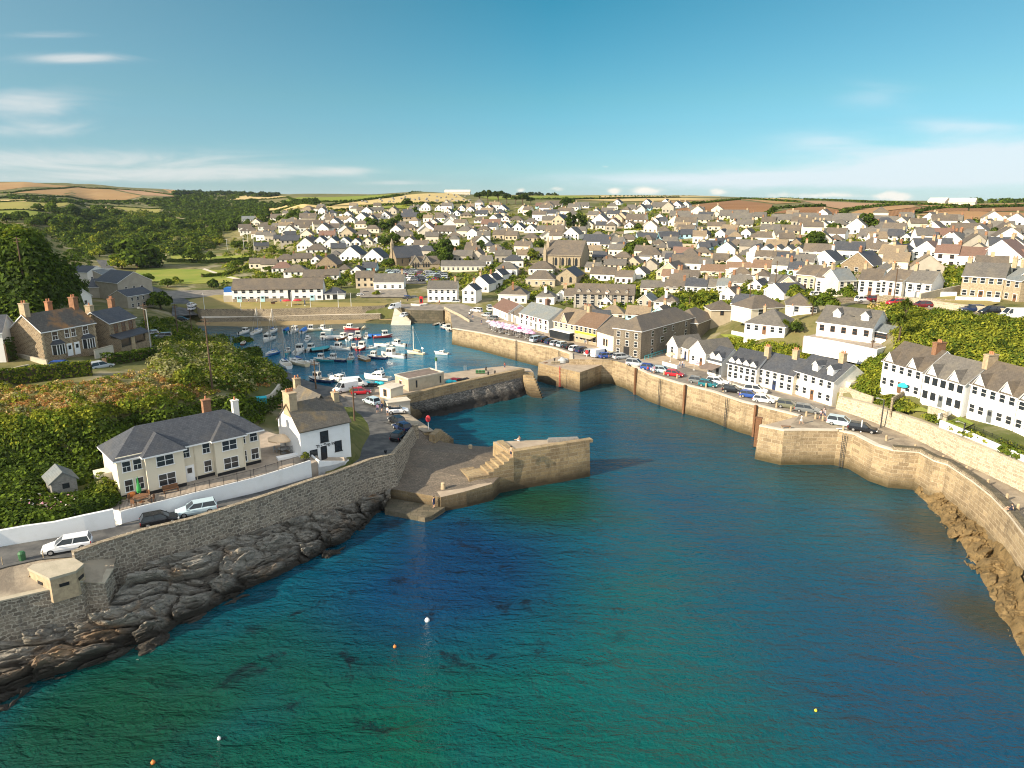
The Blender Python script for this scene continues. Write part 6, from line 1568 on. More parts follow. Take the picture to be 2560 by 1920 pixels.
def scrub(name, label, parts, seed, kind='stuff', cat='plants', avoid=True):
    rs = np.random.RandomState(seed); VV, QQ, CC, o = [], [], [], 0
    for poly, n, r, cards, size, pal, hz in parts:
        P = px_points(poly, n, rs) if isinstance(poly, list) else poly
        if avoid: P = P[clear_of_houses(P, .4)]
        V, Q, c = clumps(P, rs, r, cards, size, pal, hz); VV.append(V); QQ.append(Q + o); CC.append(c); o += len(V)
    ob = link(name, rawmesh(name, np.concatenate(VV), np.concatenate(QQ), ['leaf'], np.concatenate(CC)))
    return tag(ob, label, cat, None, kind)
# left scrub bank
scrub('bank_scrub', 'dark green bushes and brambles covering the left bank', [
    ([(-60,1100),(200,1080),(420,1030),(560,1005),(690,1005),(640,1062),(450,1060),(300,1095),(245,1170),(235,1225),(120,1230),(60,1290),(-60,1330)], 560, (.8,1.7), 85, .34, [DK, DK, MD, EV, MD], .9),
    ([(-60,1060),(110,1055),(230,1050),(260,1075),(120,1130),(-60,1150)], 230, (.6,1.3), 80, .28, [MD, MD, OL, YG, DK], .9),
    ([(-60,1045),(120,1035),(330,1005),(480,985),(480,1005),(330,1030),(200,1060),(-60,1080)], 190, (.5,1.1), 70, .26, [MD, OL, OL, YG], .9),
    ([(400,880),(520,842),(600,852),(700,905),(700,950),(600,985),(480,960),(420,930)], 260, (1.2,2.3), 110, .34, [MD, OL, GY, DK], .95),
    ([(610,860),(690,900),(715,935),(700,950),(640,930),(600,890)], 60, (1.4,2.5), 130, .36, [MD, OL, DK, MD], 1.),
    ([(868,1055),(905,1045),(918,1062),(922,1085),(905,1118),(890,1120),(880,1085)], 34, (.4,.9), 80, .24, [MD, OL, DK], .9),
    ([(380,885),(470,870),(520,905),(470,960),(390,940)], 60, (1.2,1.9), 100, .32, [GY, GY, OL], .9),
    ([(690,955),(760,955),(860,990),(905,1010),(880,1030),(740,1050),(690,1020)], 110, (.8,1.5), 80, .3, [DK, DK, EV, MD], .8)], 21)
scrub('bracken', 'rusty bracken and straw coloured grass on top of the left bank', [
    ([(-60,985),(120,960),(260,950),(360,920),(480,905),(560,930),(545,985),(330,1010),(120,1040),(-60,1050)], 660, (.35,.9), 60, .2, [BR, ST, BR, OL, ST, YG], .75),
    ([(-60,975),(120,955),(330,935),(480,915),(560,940),(520,985),(330,1005),(120,1035),(-60,1045)], 34, (.7,1.4), 110, .26, [OL, MD, GY, YG], 1.),
    ([(560,925),(650,905),(690,950),(640,985),(565,975)], 90, (.5,1.), 60, .24, [BR, ST, YG], .8)], 22)
scrub('hillside_wood', 'dark wooded hillside rising over the left valley', [
    ([(-100,575),(60,570),(150,585),(235,570),(245,640),(225,690),(205,740),(150,770),(60,790),(-100,800)], 560, (1.6,3.2), 110, .62, [EV, DK, DK, MD], .95),
    ([(-100,560),(60,562),(130,590),(60,610),(-100,640)], 110, (1.6,2.6), 110, .55, [MD, OL, DK], .9),
    ([(-60,800),(100,790),(170,800),(250,840),(260,860),(120,850),(-60,900)], 170, (1.,2.), 90, .4, [DK, MD, OL], .9),
    ([(350,800),(440,800),(520,838),(400,870),(360,850)], 120, (1.,1.8), 90, .38, [MD, OL, DK], .9)], 23)
# garden below the cream house gable
scrub('garden_shrubs', 'dark garden shrubs with pink and white flowers by the timber shed', [
    ([(-60,1275),(100,1250),(130,1245),(280,1245),(285,1280),(180,1296),(-60,1322)], 120, (.8,1.5), 100, .3, [DK, MD, DK, MD], .9),
    ([(60,1262),(190,1255),(190,1285),(70,1300)], 22, (.9,1.4), 14, .2, [(.6,.3,.42), (.62,.58,.55)], 1.05),
    ([(235,1215),(285,1218),(285,1250),(240,1250)], 16, (1.,1.6), 110, .3, [MD, OL, DK], 1.1)], 24)
# right banks
scrub('bank_scrub', 'bright green scrub bank behind the quay cottages', [
    ([(1765,862),(1850,850),(1960,868),(2050,875),(2190,890),(2235,905),(2225,950),(2170,985),(2080,958),(1960,918),(1850,893)], 560, (.7,1.7), 115, .32, [OL, OL, YG, MD, YG, MD], .85),
    ([(1998,868),(2090,884),(2190,904),(2240,894),(2245,925),(2100,915),(1998,892)], 130, (.9,1.7), 100, .3, [MD, OL, DK], .9),
    ([(1950,880),(2040,880),(2120,905),(2080,940),(1980,915)], 70, (.6,1.2), 60, .36, [ST, YG, (.3,.2,.12)], .7)], 25)
scrub('bank_scrub', 'wide olive and green scrub slope above the white terrace houses', [
    ([(2215,800),(2240,765),(2330,782),(2560,802),(2660,830),(2660,1010),(2560,960),(2470,925),(2400,905),(2330,900),(2260,872)], 950, (.7,2.0), 115, .34, [MD, OL, YG, OL, DK, YG], .85),
    ([(2165,752),(2260,757),(2330,775),(2300,800),(2230,800),(2190,790)], 120, (.6,1.1), 60, .36, [ST, OL, YG], .7)], 26)
scrub('garden_shrubs', 'small sunlit shrubs in the terrace gardens above the promenade', [
    ([(2175,975),(2210,985),(2250,1000),(2290,1020),(2250,1040),(2180,1005)], 50, (.5,1.2), 70, .3, [MD, OL, YG], .9), ([(2310,1035),(2420,1070),(2560,1120),(2560,1150),(2440,1110),(2300,1060)], 34, (.4,.9), 60, .26, [MD, OL, YG], .8),
    ([(2500,1115),(2560,1130),(2570,1165),(2510,1140)], 14, (.8,1.3), 80, .3, [MD, OL], .9)], 27)
# town gardens: hedges and shrubs between the houses
TOWNPOLY = [(560,640),(600,560),(720,525),(1000,510),(1280,515),(1500,512),(1700,530),(2100,545),(2560,560),(2600,720),(2240,735),(2000,740),(1850,770),(1700,790),(1500,770),(1350,760),(1200,735),(1000,700),(750,735),(560,735)]
scrub('garden_shrubs', 'hedges and shrubs filling the gardens across the hillside town', [(TOWNPOLY, 3000, (1.2,2.9), 44, .8, [DK, MD, MD, OL, OL, YG], .8), ([(560,640),(720,600),(1000,560),(1180,600),(1100,680),(900,720),(600,730)], 420, (.9,2.), 46, .7, [DK, MD, OL, YG], .8),
    ([(1300,640),(1700,600),(2100,640),(2300,700),(2050,745),(1800,780),(1560,760)], 260, (.8,1.7), 46, .6, [DK, MD, OL, YG], .8)], 28)
# far woods: crowns past counting
WOODS = [([(130,545),(300,530),(480,540),(520,575),(560,600),(520,625),(440,640),(340,620),(230,640),(150,600)], 900, (3.6,6.2), 90, 1.35, [EV, DK, DK, MD, OL], .95),
    ([(400,520),(560,505),(640,500),(690,515),(640,545),(560,580),(500,560)], 560, (3.,5.5), 60, 1.7, [EV, DK, DK, MD], .9), ([(340,500),(420,498),(480,490),(560,484),(620,490),(560,505),(480,520),(380,516)], 240, (3.5,6.), 44, 2.2, [EV, DK, MD], .85),
    ([(430,480),(580,481),(700,487),(680,494),(560,489),(440,490)], 170, (5,8), 40, 3.2, [(.03,.045,.03), EV, DK], .8), ([(20,488),(220,504),(360,503),(350,512),(220,510),(20,498)], 130, (2.,4.), 44, 1.7, [DK, MD, EV], .8),
    ([(70,545),(160,535),(240,525),(330,538),(250,545),(150,560),(80,562)], 120, (3,5), 80, 1.4, [EV, DK, MD], .95),
    ([(615,520),(660,508),(790,500),(800,507),(700,519),(640,530)], 110, (2.5,4.5), 60, 1.5, [EV, DK, DK], .9), ([(630,535),(760,530),(800,540),(700,552),(640,556)], 60, (2.5,4.), 70, 1.3, [DK, MD, EV], .9),
    ([(1180,484),(1330,486),(1440,484),(1440,489),(1190,491)], 60, (5,8), 40, 3., [(.035,.05,.04), EV], .7), ([(2360,495),(2440,500),(2560,500),(2640,505),(2450,509)], 60, (3,5), 50, 2., [EV, DK, MD], .8)]
scrub('far_woods', 'dark woods filling the valley and the far ridges', WOODS, 29)
# hedgerows between the fields
HEDGES = [[(-40,484),(29,483),(191,468),(278,473)], [(191,468),(356,478),(450,492)], [(-40,500),(30,492),(220,503),(330,503),(450,495)], [(-40,507),(100,506),(215,518)], [(-40,527),(85,528),(150,523),(290,545)], [(208,511),(330,520),(410,523)],
    [(575,502),(640,500),(720,494),(760,505),(890,504),(995,488)], [(690,530),(818,516),(1008,489),(1192,483)], [(790,533),(935,516),(1030,510),(1180,509)], [(560,531),(662,516),(780,508)], [(1690,512),(1776,507),(1848,500)], [(1925,534),(1935,523),(1998,519),(2062,516)], [(2100,540),(2112,528),(2228,515),(2290,512),(2420,518)],
    [(2290,534),(2354,522),(2424,521),(2600,515)], [(1280,498),(1430,499),(1700,494)], [(1500,493),(1840,490),(2010,499),(2290,511)], [(1850,497),(2000,507)]]
HL = ['topmost left hedgerow below the skyline', 'hedgerow right of the large brown hill field', 'thick hedge line below the large brown hill field', 'thin hedgerow under the straw strip on the left', 'hedgerow above the green field at the far left', 'thin hedgerow across the wedge of stubble', 'hedgerow below the bright green ridge field', 'hedgerow above the pale field with bales',
      'hedgerow below the pale field with bales', 'hedgerow along the small straw slope beside the valley wood', 'hedgerow at the top of the first ploughed field', 'dark hedgerow between the two ploughed fields', 'long hedgerow above the third ploughed field', 'hedgerow left of the tan fields at the far right', 'hedgerow behind the central town skyline', 'thin hedgerow on the right central skyline', 'short hedgerow above the second ploughed field']
for i, h in enumerate(HEDGES):
    rs = np.random.RandomState(60 + i); W3 = [hit(*p) for p in h]; P = []
    for a_, b_ in zip(W3, W3[1:]):
        n = min(200, max(3, int((b_ - a_).length / 2.2)))
        for k in range(n): q = a_.lerp(b_, k/n); P.append((q.x, q.y, 0))
    P = np.array(P); P[:, 2] = TZ(P[:, 0], P[:, 1])
    V, Q, c = clumps(P, rs, (1.1, 2.6), 30, 1.4, [EV, DK, DK, MD], .9)
    tag(link('hedgerow', rawmesh('hedgerow', V, Q, ['leaf'], c)), HL[i], 'hedge', 'hedgerows between the fields')
def hedge(label, pts, w_, h, pal, seed, size=.3):
    rs = np.random.RandomState(seed); VV = []
    P = [Vector(p) for p in pts]; C_ = []; N_ = []
    for a_, b_ in zip(P, P[1:]):
        l = (b_ - a_).length; n = int(l * (w_ + 2*h) * 26); u = (b_ - a_).normalized(); nn = Vector((-u.y, u.x, 0))
        for k in range(n):
            q = a_.lerp(b_, rs.rand()); s_ = rs.rand() * (w_ + 2*h)
            if s_ < h: off, zz, no = -w_/2, s_, -nn
            elif s_ < h + w_: off, zz, no = s_ - h - w_/2, h, Vector((0,0,1))
            else: off, zz, no = w_/2, s_ - h - w_, nn
            wob = .14 * math.sin(q.x*1.7) + .1 * math.sin(q.y*2.3)
            C_.append(q + nn * off + Vector((0, 0, zz + wob))); N_.append(no)
    V, Q = leaves(np.array(C_), np.array(N_), size, rs, 1.4, .5)
    col = np.array(pal)[rs.choice(len(pal), len(Q))] * (.7 + .6 * rs.rand(len(Q)))[:, None]
    mb = MB()
    for a_, b_ in zip(P, P[1:]): mb.obox(((a_.x+b_.x)/2, (a_.y+b_.y)/2), (b_-a_), (b_-a_).length, w_*.75, min(a_.z, b_.z)-.8, min(a_.z, b_.z)+h*.85)
    t = thing('hedge', label, 'hedge'); link('foliage', rawmesh('foliage', V, Q, ['leaf'], col), t); mb.build('stems', 'bark', t)
hedge('long clipped hedge beside the lane below the stone houses', [hit(-60, 968), hit(0, 962), hit(120, 948), hit(232, 936)], 1.6, 2.2, [OL, MD, YG, DK], 71)
hedge('dark hedge between the parked van and the bank', [hit(262, 912), hit(330, 903), hit(385, 893)], 1.5, 1.8, [DK, MD, DK], 72)
hedge('round topped ivy hedge against the white house at the left edge', [hit(12, 905), hit(34, 898)], 1.6, 3.6, [EV, DK], 73)
hedge('clipped dark hedge along the upper edge of the sports field', [hit(420, 655), hit(520, 658), hit(640, 650)], 2., 1.8, [EV, DK], 74, .6)
hedge('green hedge before the long white building car park', [hit(505, 694), hit(560, 690), hit(600, 676)], 2., 1.6, [OL, MD], 75, .5)
# single trees: crop, x, y (foot), crown width in crop px, kind
TR = '''21 390 690 300 wide 21 1500 690 280 wide 21 1690 560 160 grey 21 535 830 110 bright 21 1000 1190 190 bright 21 2110 640 220 dark 21 1250 690 140 round 21 1640 300 60 round 21 1800 400 50 dark 21 380 450 90 round 21 1320 560 60 dark 21 690 560 90 bright 21 1150 300 60 round
22 140 640 240 dark 22 640 470 200 dark 22 510 690 190 bright 22 330 480 130 round 22 1130 385 95 round 22 1960 590 160 round 22 330 400 60 round 22 1340 860 130 bright 22 1540 920 150 bright 22 230 440 80 round 22 2130 420 110 dark 22 1870 380 60 round 22 800 800 60 grey 22 930 780 120 bright 22 1250 900 120 round 22 1700 660 120 round 22 1430 470 60 round 22 840 600 110 round 22 1040 450 80 bright
8 2050 680 250 round 8 1500 470 70 tall 8 1540 450 70 tall 8 1590 460 80 tall 8 1430 490 90 tall 8 1120 360 80 dark 8 1190 370 90 dark 8 390 700 190 dark 8 240 700 140 dark 8 560 690 120 dark 8 700 650 110 dark 8 900 660 120 round 8 780 720 90 bright 8 690 240 90 pine 8 760 235 100 pine 8 850 245 110 pine 8 920 240 80 pine 8 1000 245 80 pine 8 1060 250 110 pine 8 1130 250 70 pine 8 1430 270 100 dark 8 1490 265 80 dark 8 130 330 80 round 8 210 390 120 round 8 70 600 120 round 8 1400 610 130 grey 8 1150 720 120 bright 8 580 750 70 bright 8 710 760 60 bright 8 1370 290 50 round 8 1650 640 60 bright 8 2170 760 70 round 8 2140 1180 60 bright 8 60 260 90 dark 8 340 470 100 round 8 1080 590 80 round 8 1200 620 90 round 8 1920 930 50 bright
7 620 610 110 bright 7 1640 710 110 round 7 1590 540 110 dark 7 1680 520 110 dark 7 350 570 140 round 7 470 560 120 grey 7 550 560 110 round 7 420 380 90 round 7 260 400 130 dark 7 540 330 130 round 7 590 320 80 tall 7 640 380 110 bright 7 800 300 90 dark 7 980 280 60 dark 7 880 290 50 dark 7 1420 380 110 dark 7 1500 390 110 dark 7 1580 400 110 dark 7 1660 390 100 dark 7 1720 340 90 dark 7 1850 240 60 round 7 1060 770 90 round 7 880 740 80 round 7 600 760 80 round 7 1330 820 80 bright 7 1240 830 70 round 7 1220 900 100 round 7 1400 900 60 bright 7 1520 960 70 bright 7 120 910 90 dark 7 400 740 60 dark 7 330 720 90 round 7 1120 910 50 bright 7 1900 480 80 round 7 1980 500 90 dark 7 1340 480 70 round 7 1580 800 50 round 7 720 620 80 round 7 1250 700 60 bright 7 2100 700 180 dark 7 2000 690 130 dark 7 700 460 60 round 7 1470 640 80 bright 7 1000 500 70 round
0 1200 790 460 dark 0 1060 800 200 bright 0 1680 750 170 round 0 1820 720 80 dark 0 860 700 130 bright 0 760 610 150 round 0 1000 660 190 round 0 860 620 160 bright 0 1560 600 120 grey 0 1780 620 130 grey 0 1900 600 120 bright 0 1500 560 170 round 0 1650 560 160 round 0 1300 530 180 round 0 620 560 170 round 0 480 500 200 round 0 700 500 190 dark 0 940 480 190 round 0 1120 500 170 round 0 1180 450 150 dark 0 560 440 190 round 0 420 430 170 dark 0 780 400 170 round 0 620 360 160 dark 0 860 350 170 dark 0 470 330 150 round 0 980 360 140 round 0 1400 460 150 round 0 1560 480 150 dark 0 1700 470 130 round 0 1850 500 140 round 0 2020 470 150 dark 0 1250 620 160 dark 0 1360 590 140 round 0 330 300 90 dark 0 1100 1120 210 bright 0 1390 1150 210 dark 0 180 380 150 round 0 60 400 150 round 0 300 430 150 round
0 1280 920 110 round 0 1450 960 120 round 0 1540 930 90 bright 0 1840 960 90 dark'''.split()
for i in range(0, len(TR), 5):
    c, x, y, wd, k = int(TR[i]), float(TR[i+1]), float(TR[i+2]), float(TR[i+3]), TR[i+4]
    px, py = cr(c, x, y); P = hit(px, py); sz = wd * CROP[c][2] / ppm(P)
    Pa = np.array([[P.x, P.y, P.z]])
    for _ in range(14):
        if clear_of_houses(Pa, .8)[0]: break
        Pa[0, 0] += .5; Pa[0, 1] += 1.1; Pa[0, 2] = TZ(Pa[0, 0], Pa[0, 1])[0]
    tree(k, Vector(Pa[0]) - Vector((0, 0, .16*sz if sz > 14 else .3)), max(2.5, min(32, sz)))
for i, (c, x, y, wd, k, lab) in enumerate(((2, 1640, 320, 260, 'bright', 'bright green round bush among the pale shrubs on the left bank'), (4, 935, 1250, 130, 'bright', 'round garden bush left of the pub entrance terrace'), (4, 1500, 480, 110, 'bright', 'small bright tree in front of the red car'), (15, 1210, 1520, 130, 'bright', 'pale bush against the second white terrace house'),
      (2, 880, 1200, 200, 'grey', 'pale leaved bush at the corner of the cream house'), (11, 600, 850, 260, 'round', 'broad dark bush at the right end of the left bank'), (11, 500, 720, 220, 'round', 'wide green bush on the shoulder of the left bank'), (14, 1330, 640, 130, 'grey', 'grey green shrub beside the hipped bungalow'), (14, 1330, 700, 160, 'dark', 'dark bush left of the thick white retaining wall'), (14, 1680, 470, 280, 'round', 'broad green bush above the dormer bungalow roof'), (14, 1920, 330, 200, 'round', 'rounded clipped hedge bush by the hill road'),
      (14, 1350, 330, 230, 'bright', 'yellow green shrubbery above the small rooflight bungalow'))):
    px, py = cr(c, x, y); z = 9.0 if i == 1 else 5.6 if i == 2 else 10.8 if i == 3 else None
    P = hit(px, py) if z is None else W(px, py, z); tree(k, P, wd * CROP[c][2] / ppm(P), label=lab)
# palms and cordylines
def palm(label, P, h, r, seed):
    rs = np.random.RandomState(seed); t = thing('palm_tree', label, 'palm', P)
    mb = MB(); mb.tube((0,0,-.6), (.15,.05,h*.62), .24, .16, 8); mb.tube((.15,.05,h*.55), (-.5,.1,h*.8), .14, .1, 6); mb.tube((.15,.05,h*.55), (.7,-.1,h*.78), .14, .1, 6); mb.build('trunk', 'bark', t)
    V, Q, Cc = [], [], []
    for cx, cy, cz in ((-.5,.1,h*.8), (.7,-.1,h*.78), (.1,0,h*.9)):
        for i in range(90):
            a = rs.rand()*6.28; el = rs.uniform(-.5, 1.3); d = Vector((math.cos(a)*math.cos(el), math.sin(a)*math.cos(el), math.sin(el))); s_ = d.cross(Vector((0,0,1))).normalized()*.07; l = r*rs.uniform(.7, 1.1); c = Vector((cx,cy,cz)); k = len(V)
            m_ = c + d*l*.6; e_ = c + d*l + Vector((0,0,-.25*l)); V += [c-s_, c+s_, m_+s_, m_-s_, e_+s_*.2, e_-s_*.2]; Q += [(k,k+1,k+2,k+3),(k+3,k+2,k+4,k+5)]; Cc += [OL if rs.rand() < .5 else MD]*2
    link('crown', rawmesh('crown', np.array([tuple(v) for v in V]), np.array(Q), ['leaf'], np.array(Cc)), t)
palm('cordyline palm with a pale trunk in front of the dormer bungalow', hit(*cr(15, 755, 880)), 6.5, 1.9, 1)
palm('thin palm beside the small rooflight bungalow', hit(*cr(14, 1520, 500)), 4.2, 1.3, 2)
palm('low palm before the white hipped bungalow', hit(*cr(14, 1190, 700)), 2.6, 1.3, 3)
palm('bushy palm behind the light blue gabled building', hit(*cr(21, 880, 1210)), 5., 1.6, 4)
palm('palm rising above the scrub slope right of the bungalow', hit(*cr(15, 820, 640)), 5.5, 1.7, 5)
# ============================================================ boats
def hull_secs(L, B, D, n=9, stern=.8, sheer=.25, rake=.35):
    """half sections from stern (x=-L/2) to bow"""
    out = []
    for i in range(n):
        u = i/(n-1); x = -L/2 + L*u
        wv = B/2 * (stern + (1-stern)*min(1, u/.4)) * (1 if u < .55 else max(.02, 1-((u-.55)/.45)**2.1)); zt = D*.62 + sheer*u**2
        xb = x - rake*max(0, u-.6)*L*.25
        out.append([(x, -wv, zt), (xb, -wv*.93, zt*.45), (xb, -wv*.6, -.1), (xb, 0, -.35), (xb, wv*.6, -.1), (xb, wv*.93, zt*.45), (x, wv, zt)])
    return out
def boat_base(t, L, B, D, hull='hull_white', deck=.0, sole=.35, **kw):
    s = hull_secs(L, B, D, **kw); mb = MB(); mb.loft(s, 0, closed=False, caps=False); mb.add(s[0], [tuple(range(7))])
    w_ = .12
    for a, b_ in zip(s, s[1:]):                                     # gunwale and inner sides down to the sole
        for k, sg in ((0, 1), (6, -1)):
            p, q = a[k], b_[k]; mb.add([p, q, (q[0], q[1]+sg*min(w_, abs(q[1])), q[2]+.03), (p[0], p[1]+sg*min(w_, abs(p[1])), p[2]+.03)], [(0,1,2,3)], 1)
            mb.add([(q[0], q[1]+sg*min(w_, abs(q[1])), q[2]+.03), (p[0], p[1]+sg*min(w_, abs(p[1])), p[2]+.03), (p[0], p[1]+sg*min(w_, abs(p[1])), sole), (q[0], q[1]+sg*min(w_, abs(q[1])), sole)], [(0,1,2,3)], 1)
    h = mb.build('hull', [hull, 'boat_deck'], t); bm_fix(h)
    mb = MB(); mb.loft([[(a[0][0], a[0][1]*.93, sole+.01), (a[6][0], a[6][1]*.93, sole+.01)] for a in s], closed=False, caps=False); mb.build('floor', 'boat_floor', t)
    return s
def foredeck(t, s, i0, matn='boat_deck', lift=.1):
    mb = MB(); rows = [[(a[0][0], a[0][1]*.95, a[0][2]+.035), (a[0][0], a[0][1]*.5, a[0][2]+.035+lift), (a[0][0], 0, a[0][2]+.035+lift*1.3), (a[0][0], -a[0][1]*.5, a[0][2]+.035+lift), (a[6][0], a[6][1]*.95, a[6][2]+.035)] for a in s[i0:]]
    mb.grid(rows); mb.add(rows[0] + [(rows[0][0][0], rows[0][4][1], .3), (rows[0][0][0], rows[0][0][1], .3)], [(0,1,2,3,4,5,6)]); o = mb.build('deck', matn, t); bm_fix(o)
def cabin(t, x0, x1, w, z0, h, matn='hull_white', slope=.35, wins=True, roof=None):
    mb = MB(); a = [(x0,-w/2,z0),(x1,-w/2*.9,z0),(x1,w/2*.9,z0),(x0,w/2,z0)]; b_ = [(x0+.05,-w/2*.86,z0+h),(x1-slope,-w/2*.78,z0+h),(x1-slope,w/2*.78,z0+h),(x0+.05,w/2*.86,z0+h)]
    mb.loft([a, b_]); c = mb.build('cabin', matn, t); bm_fix(c)
    if wins:
        mb = MB(); e = .02
        def on(p, q, u, v): return tuple(Vector(p).lerp(Vector(q), u))
        for (i, j) in ((0,1),(1,2),(2,3),(3,0)):
            lo = [Vector(a[i]), Vector(a[j])]; up = [Vector(b_[i]), Vector(b_[j])]
            n_ = (lo[1]-lo[0]).cross(up[0]-lo[0]).normalized()*e; P = lambda u, v: tuple(lo[0].lerp(lo[1], u).lerp(up[0].lerp(up[1], u), v) + n_)
            cuts = ((.08,.48),(.54,.92)) if i % 2 == 0 else ((.08,.92),)
            for u0, u1 in cuts: mb.add([P(u0,.5), P(u1,.5), P(u1,.88), P(u0,.88)], [(0,1,2,3)])
        mb.build('window', 'glass_dark', c)
    if roof:
        mb = MB(); mb.box(x0-.1, x1-slope+.12, -w/2*.9, w/2*.9, z0+h+.003, z0+h+.07); mb.build('cabin_roof', roof, c)
    return c
def engine(t, L):
    mb = MB(); mb.box(-L/2-.35, -L/2-.02, -.16, .16, .5, 1.05, 0); mb.box(-L/2-.28, -L/2-.12, -.06, .06, -.4, .5, 0); mb.build('outboard_motor', 'black_paint', t)
def mast(t, x, h, z0=.5, r=.07, boom=None, cover='cover_blue', stays=None, matn='steel'):
    mb = MB(); mb.tube((x,0,z0), (x,0,h), r*1.9, r*1.4, 7)
    if boom: mb.tube((x,0,z0+.9), (x-boom,0,z0+.95), .05, .05, 6)
    m_ = mb.build('mast', matn, t)
    if boom: mb = MB(); mb.loft([[(x-.1-boom*.9*k/4, math.cos(a)*.16*(1-.12*k), z0+1.1+math.sin(a)*.17*(1-.12*k)) for a in [i*1.0472 for i in range(6)]] for k in range(5)]); mb.build('sail_cover', cover, m_)
    if stays:
        mb = MB()
        for q in stays: mb.tube((x,0,h-.1), q, .03, .03, 4, cap=False)
        mb.build('rigging', 'steel', m_)
def proto_boat(kind):
    nm = {'cab': 'cabin_boat', 'sail': 'sailing_yacht', 'dinghy': 'open_boat', 'cover': 'covered_boat', 'cruiser': 'motor_cruiser', 'fish': 'fishing_boat', 'sport': 'sport_cruiser', 'ketch': 'sailing_boat'}[kind]
    t = thing(nm, None, 'boat')
    if kind == 'cab':
        s = boat_base(t, 5.6, 2.1, 1.15); foredeck(t, s, 6); cabin(t, -.2, 1.55, 1.65, .45, 1.55, roof='boat_deck'); engine(t, 5.6)
        mb = MB(); mb.box(-2.3, -1.9, -.8, .8, .36, .75); mb.build('seat', 'boat_deck', t)
    elif kind == 'sail':
        s = boat_base(t, 7., 2.4, 1.2, stern=.62); foredeck(t, s, 3); cabin(t, -.6, 1.9, 1.5, .85, .5, slope=.5); mast(t, .7, 8.8, .6, .07, 2.6, 'cover_blue', [(3.4,0,1.1), (-3.4,0,.9), (.6,1.15,.9), (.6,-1.15,.9)])
    elif kind == 'ketch':
        s = boat_base(t, 9.5, 3.1, 1.5, hull='hull_cream', stern=.6); foredeck(t, s, 2); cabin(t, -2.2, 1.3, 1.9, 1.05, .7, 'hull_cream', slope=.4); mast(t, .9, 12.5, .8, .1, 3.4, 'hull_cream', [(4.9,0,1.4), (-4.6,0,1.1), (.8,1.5,1.1), (.8,-1.5,1.1)], 'boat_deck')
        mb = MB(); mb.tube((4.6,0,1.3), (6.2,0,1.65), .07, .05, 6); mb.build('bowsprit', 'hull_wood', t)
        mb = MB(); mb.tube((-4.4,.7,1.), (-4.4,.7,2.9), .04, .04, 5); mb.ball((-4.4,.7,3.1), (.75,.3,.45)); mb.build('sail_bag', 'hull_white', t)
    elif kind == 'dinghy':
        s = boat_base(t, 4.6, 1.8, .95, hull='hull_wood', sole=.22)
        mb = MB()
        for x in (-1.5, -.3, .9): mb.box(x-.14, x+.14, -.78, .78, .42, .47)
        mb.build('thwart', 'boat_deck', t)
    elif kind == 'cover':
        s = boat_base(t, 5.4, 2., 1.1); mb = MB()
        rows = [[(a[0][0], a[0][1]*1.02, a[0][2]-.05), (a[0][0], a[0][1]*.6, a[0][2]+.4), (a[0][0], 0, a[0][2]+.62), (a[0][0], -a[0][1]*.6, a[0][2]+.4), (a[6][0], a[6][1]*1.02, a[6][2]-.05)] for a in s[:-1]] + [[(s[-1][0][0], 0, s[-1][0][2])]*5]
        mb.grid(rows); mb.add(rows[0], [(0,1,2,3,4)]); o = mb.build('boat_cover', 'cover_blue', t); bm_fix(o); engine(t, 5.4)
    elif kind == 'fish':
        s = boat_base(t, 8., 2.9, 1.6, hull='hull_white', sole=.5); foredeck(t, s, 6); cabin(t, .2, 2.3, 1.9, .9, 1.9, roof='boat_deck'); mast(t, .1, 5.2, .6, .06)
        mb = MB(); mb.tube((-3.4,-1,.9), (-3.4,-1,2.7), .05, .05, 5); mb.tube((-3.4,1,.9), (-3.4,1,2.7), .05, .05, 5); mb.tube((-3.4,-1,2.7), (-3.4,1,2.7), .05, .05, 5); mb.build('gantry', 'steel', t)
        mb = MB(); mb.box(-1.8,-.8,-.6,.6,.52,1.0); mb.build('deck_box', 'boat_floor', t)
    elif kind == 'sport':
        s = boat_base(t, 9.5, 3.2, 1.7, stern=.9, sheer=.5); foredeck(t, s, 4, 'hull_white', .25); cabin(t, -1.6, 1.9, 2.4, 1.1, 1.3, slope=1.1); mb = MB()
        for y in (-1.2, 1.2): mb.tube((-2.2,y,1.2), (-1.9,y*.9,3.1), .06, .06, 5)
        mb.tube((-1.9,-1.08,3.1), (-1.9,1.08,3.1), .08, .08, 6); mb.tube((-1.9,0,3.1), (-1.9,0,4.3), .03, .02, 5); mb.build('radar_arch', 'hull_white', t); engine(t, 9.5)
    else:
        s = boat_base(t, 11.5, 3.8, 2.1, stern=.9, sheer=.6); foredeck(t, s, 4, 'hull_white', .3); c = cabin(t, -3., 2.6, 2.9, 1.4, 1.5, slope=1.2); c2 = cabin(t, -2.6, .8, 2.3, 2.95, .7, slope=.5, wins=False)
        mb = MB(); mb.loft([[(.2,-1.05,3.65),(.5,-.95,4.3),(.5,.95,4.3),(.2,1.05,3.65)], [(.25,-1.05,3.65),(.55,-.95,4.3),(.55,.95,4.3),(.25,1.05,3.65)]]); mb.build('windscreen', 'glass_dark', c2)
        mb = MB()
        for y in (-1.1,1.1): mb.tube((-2.5,y,3.6), (-2.2,y*.9,5.), .07, .07, 5)
        mb.tube((-2.2,-1,5.), (-2.2,1,5.), .09, .09, 6); mb.build('radar_arch', 'hull_white', c2)
    return t
BP = {}
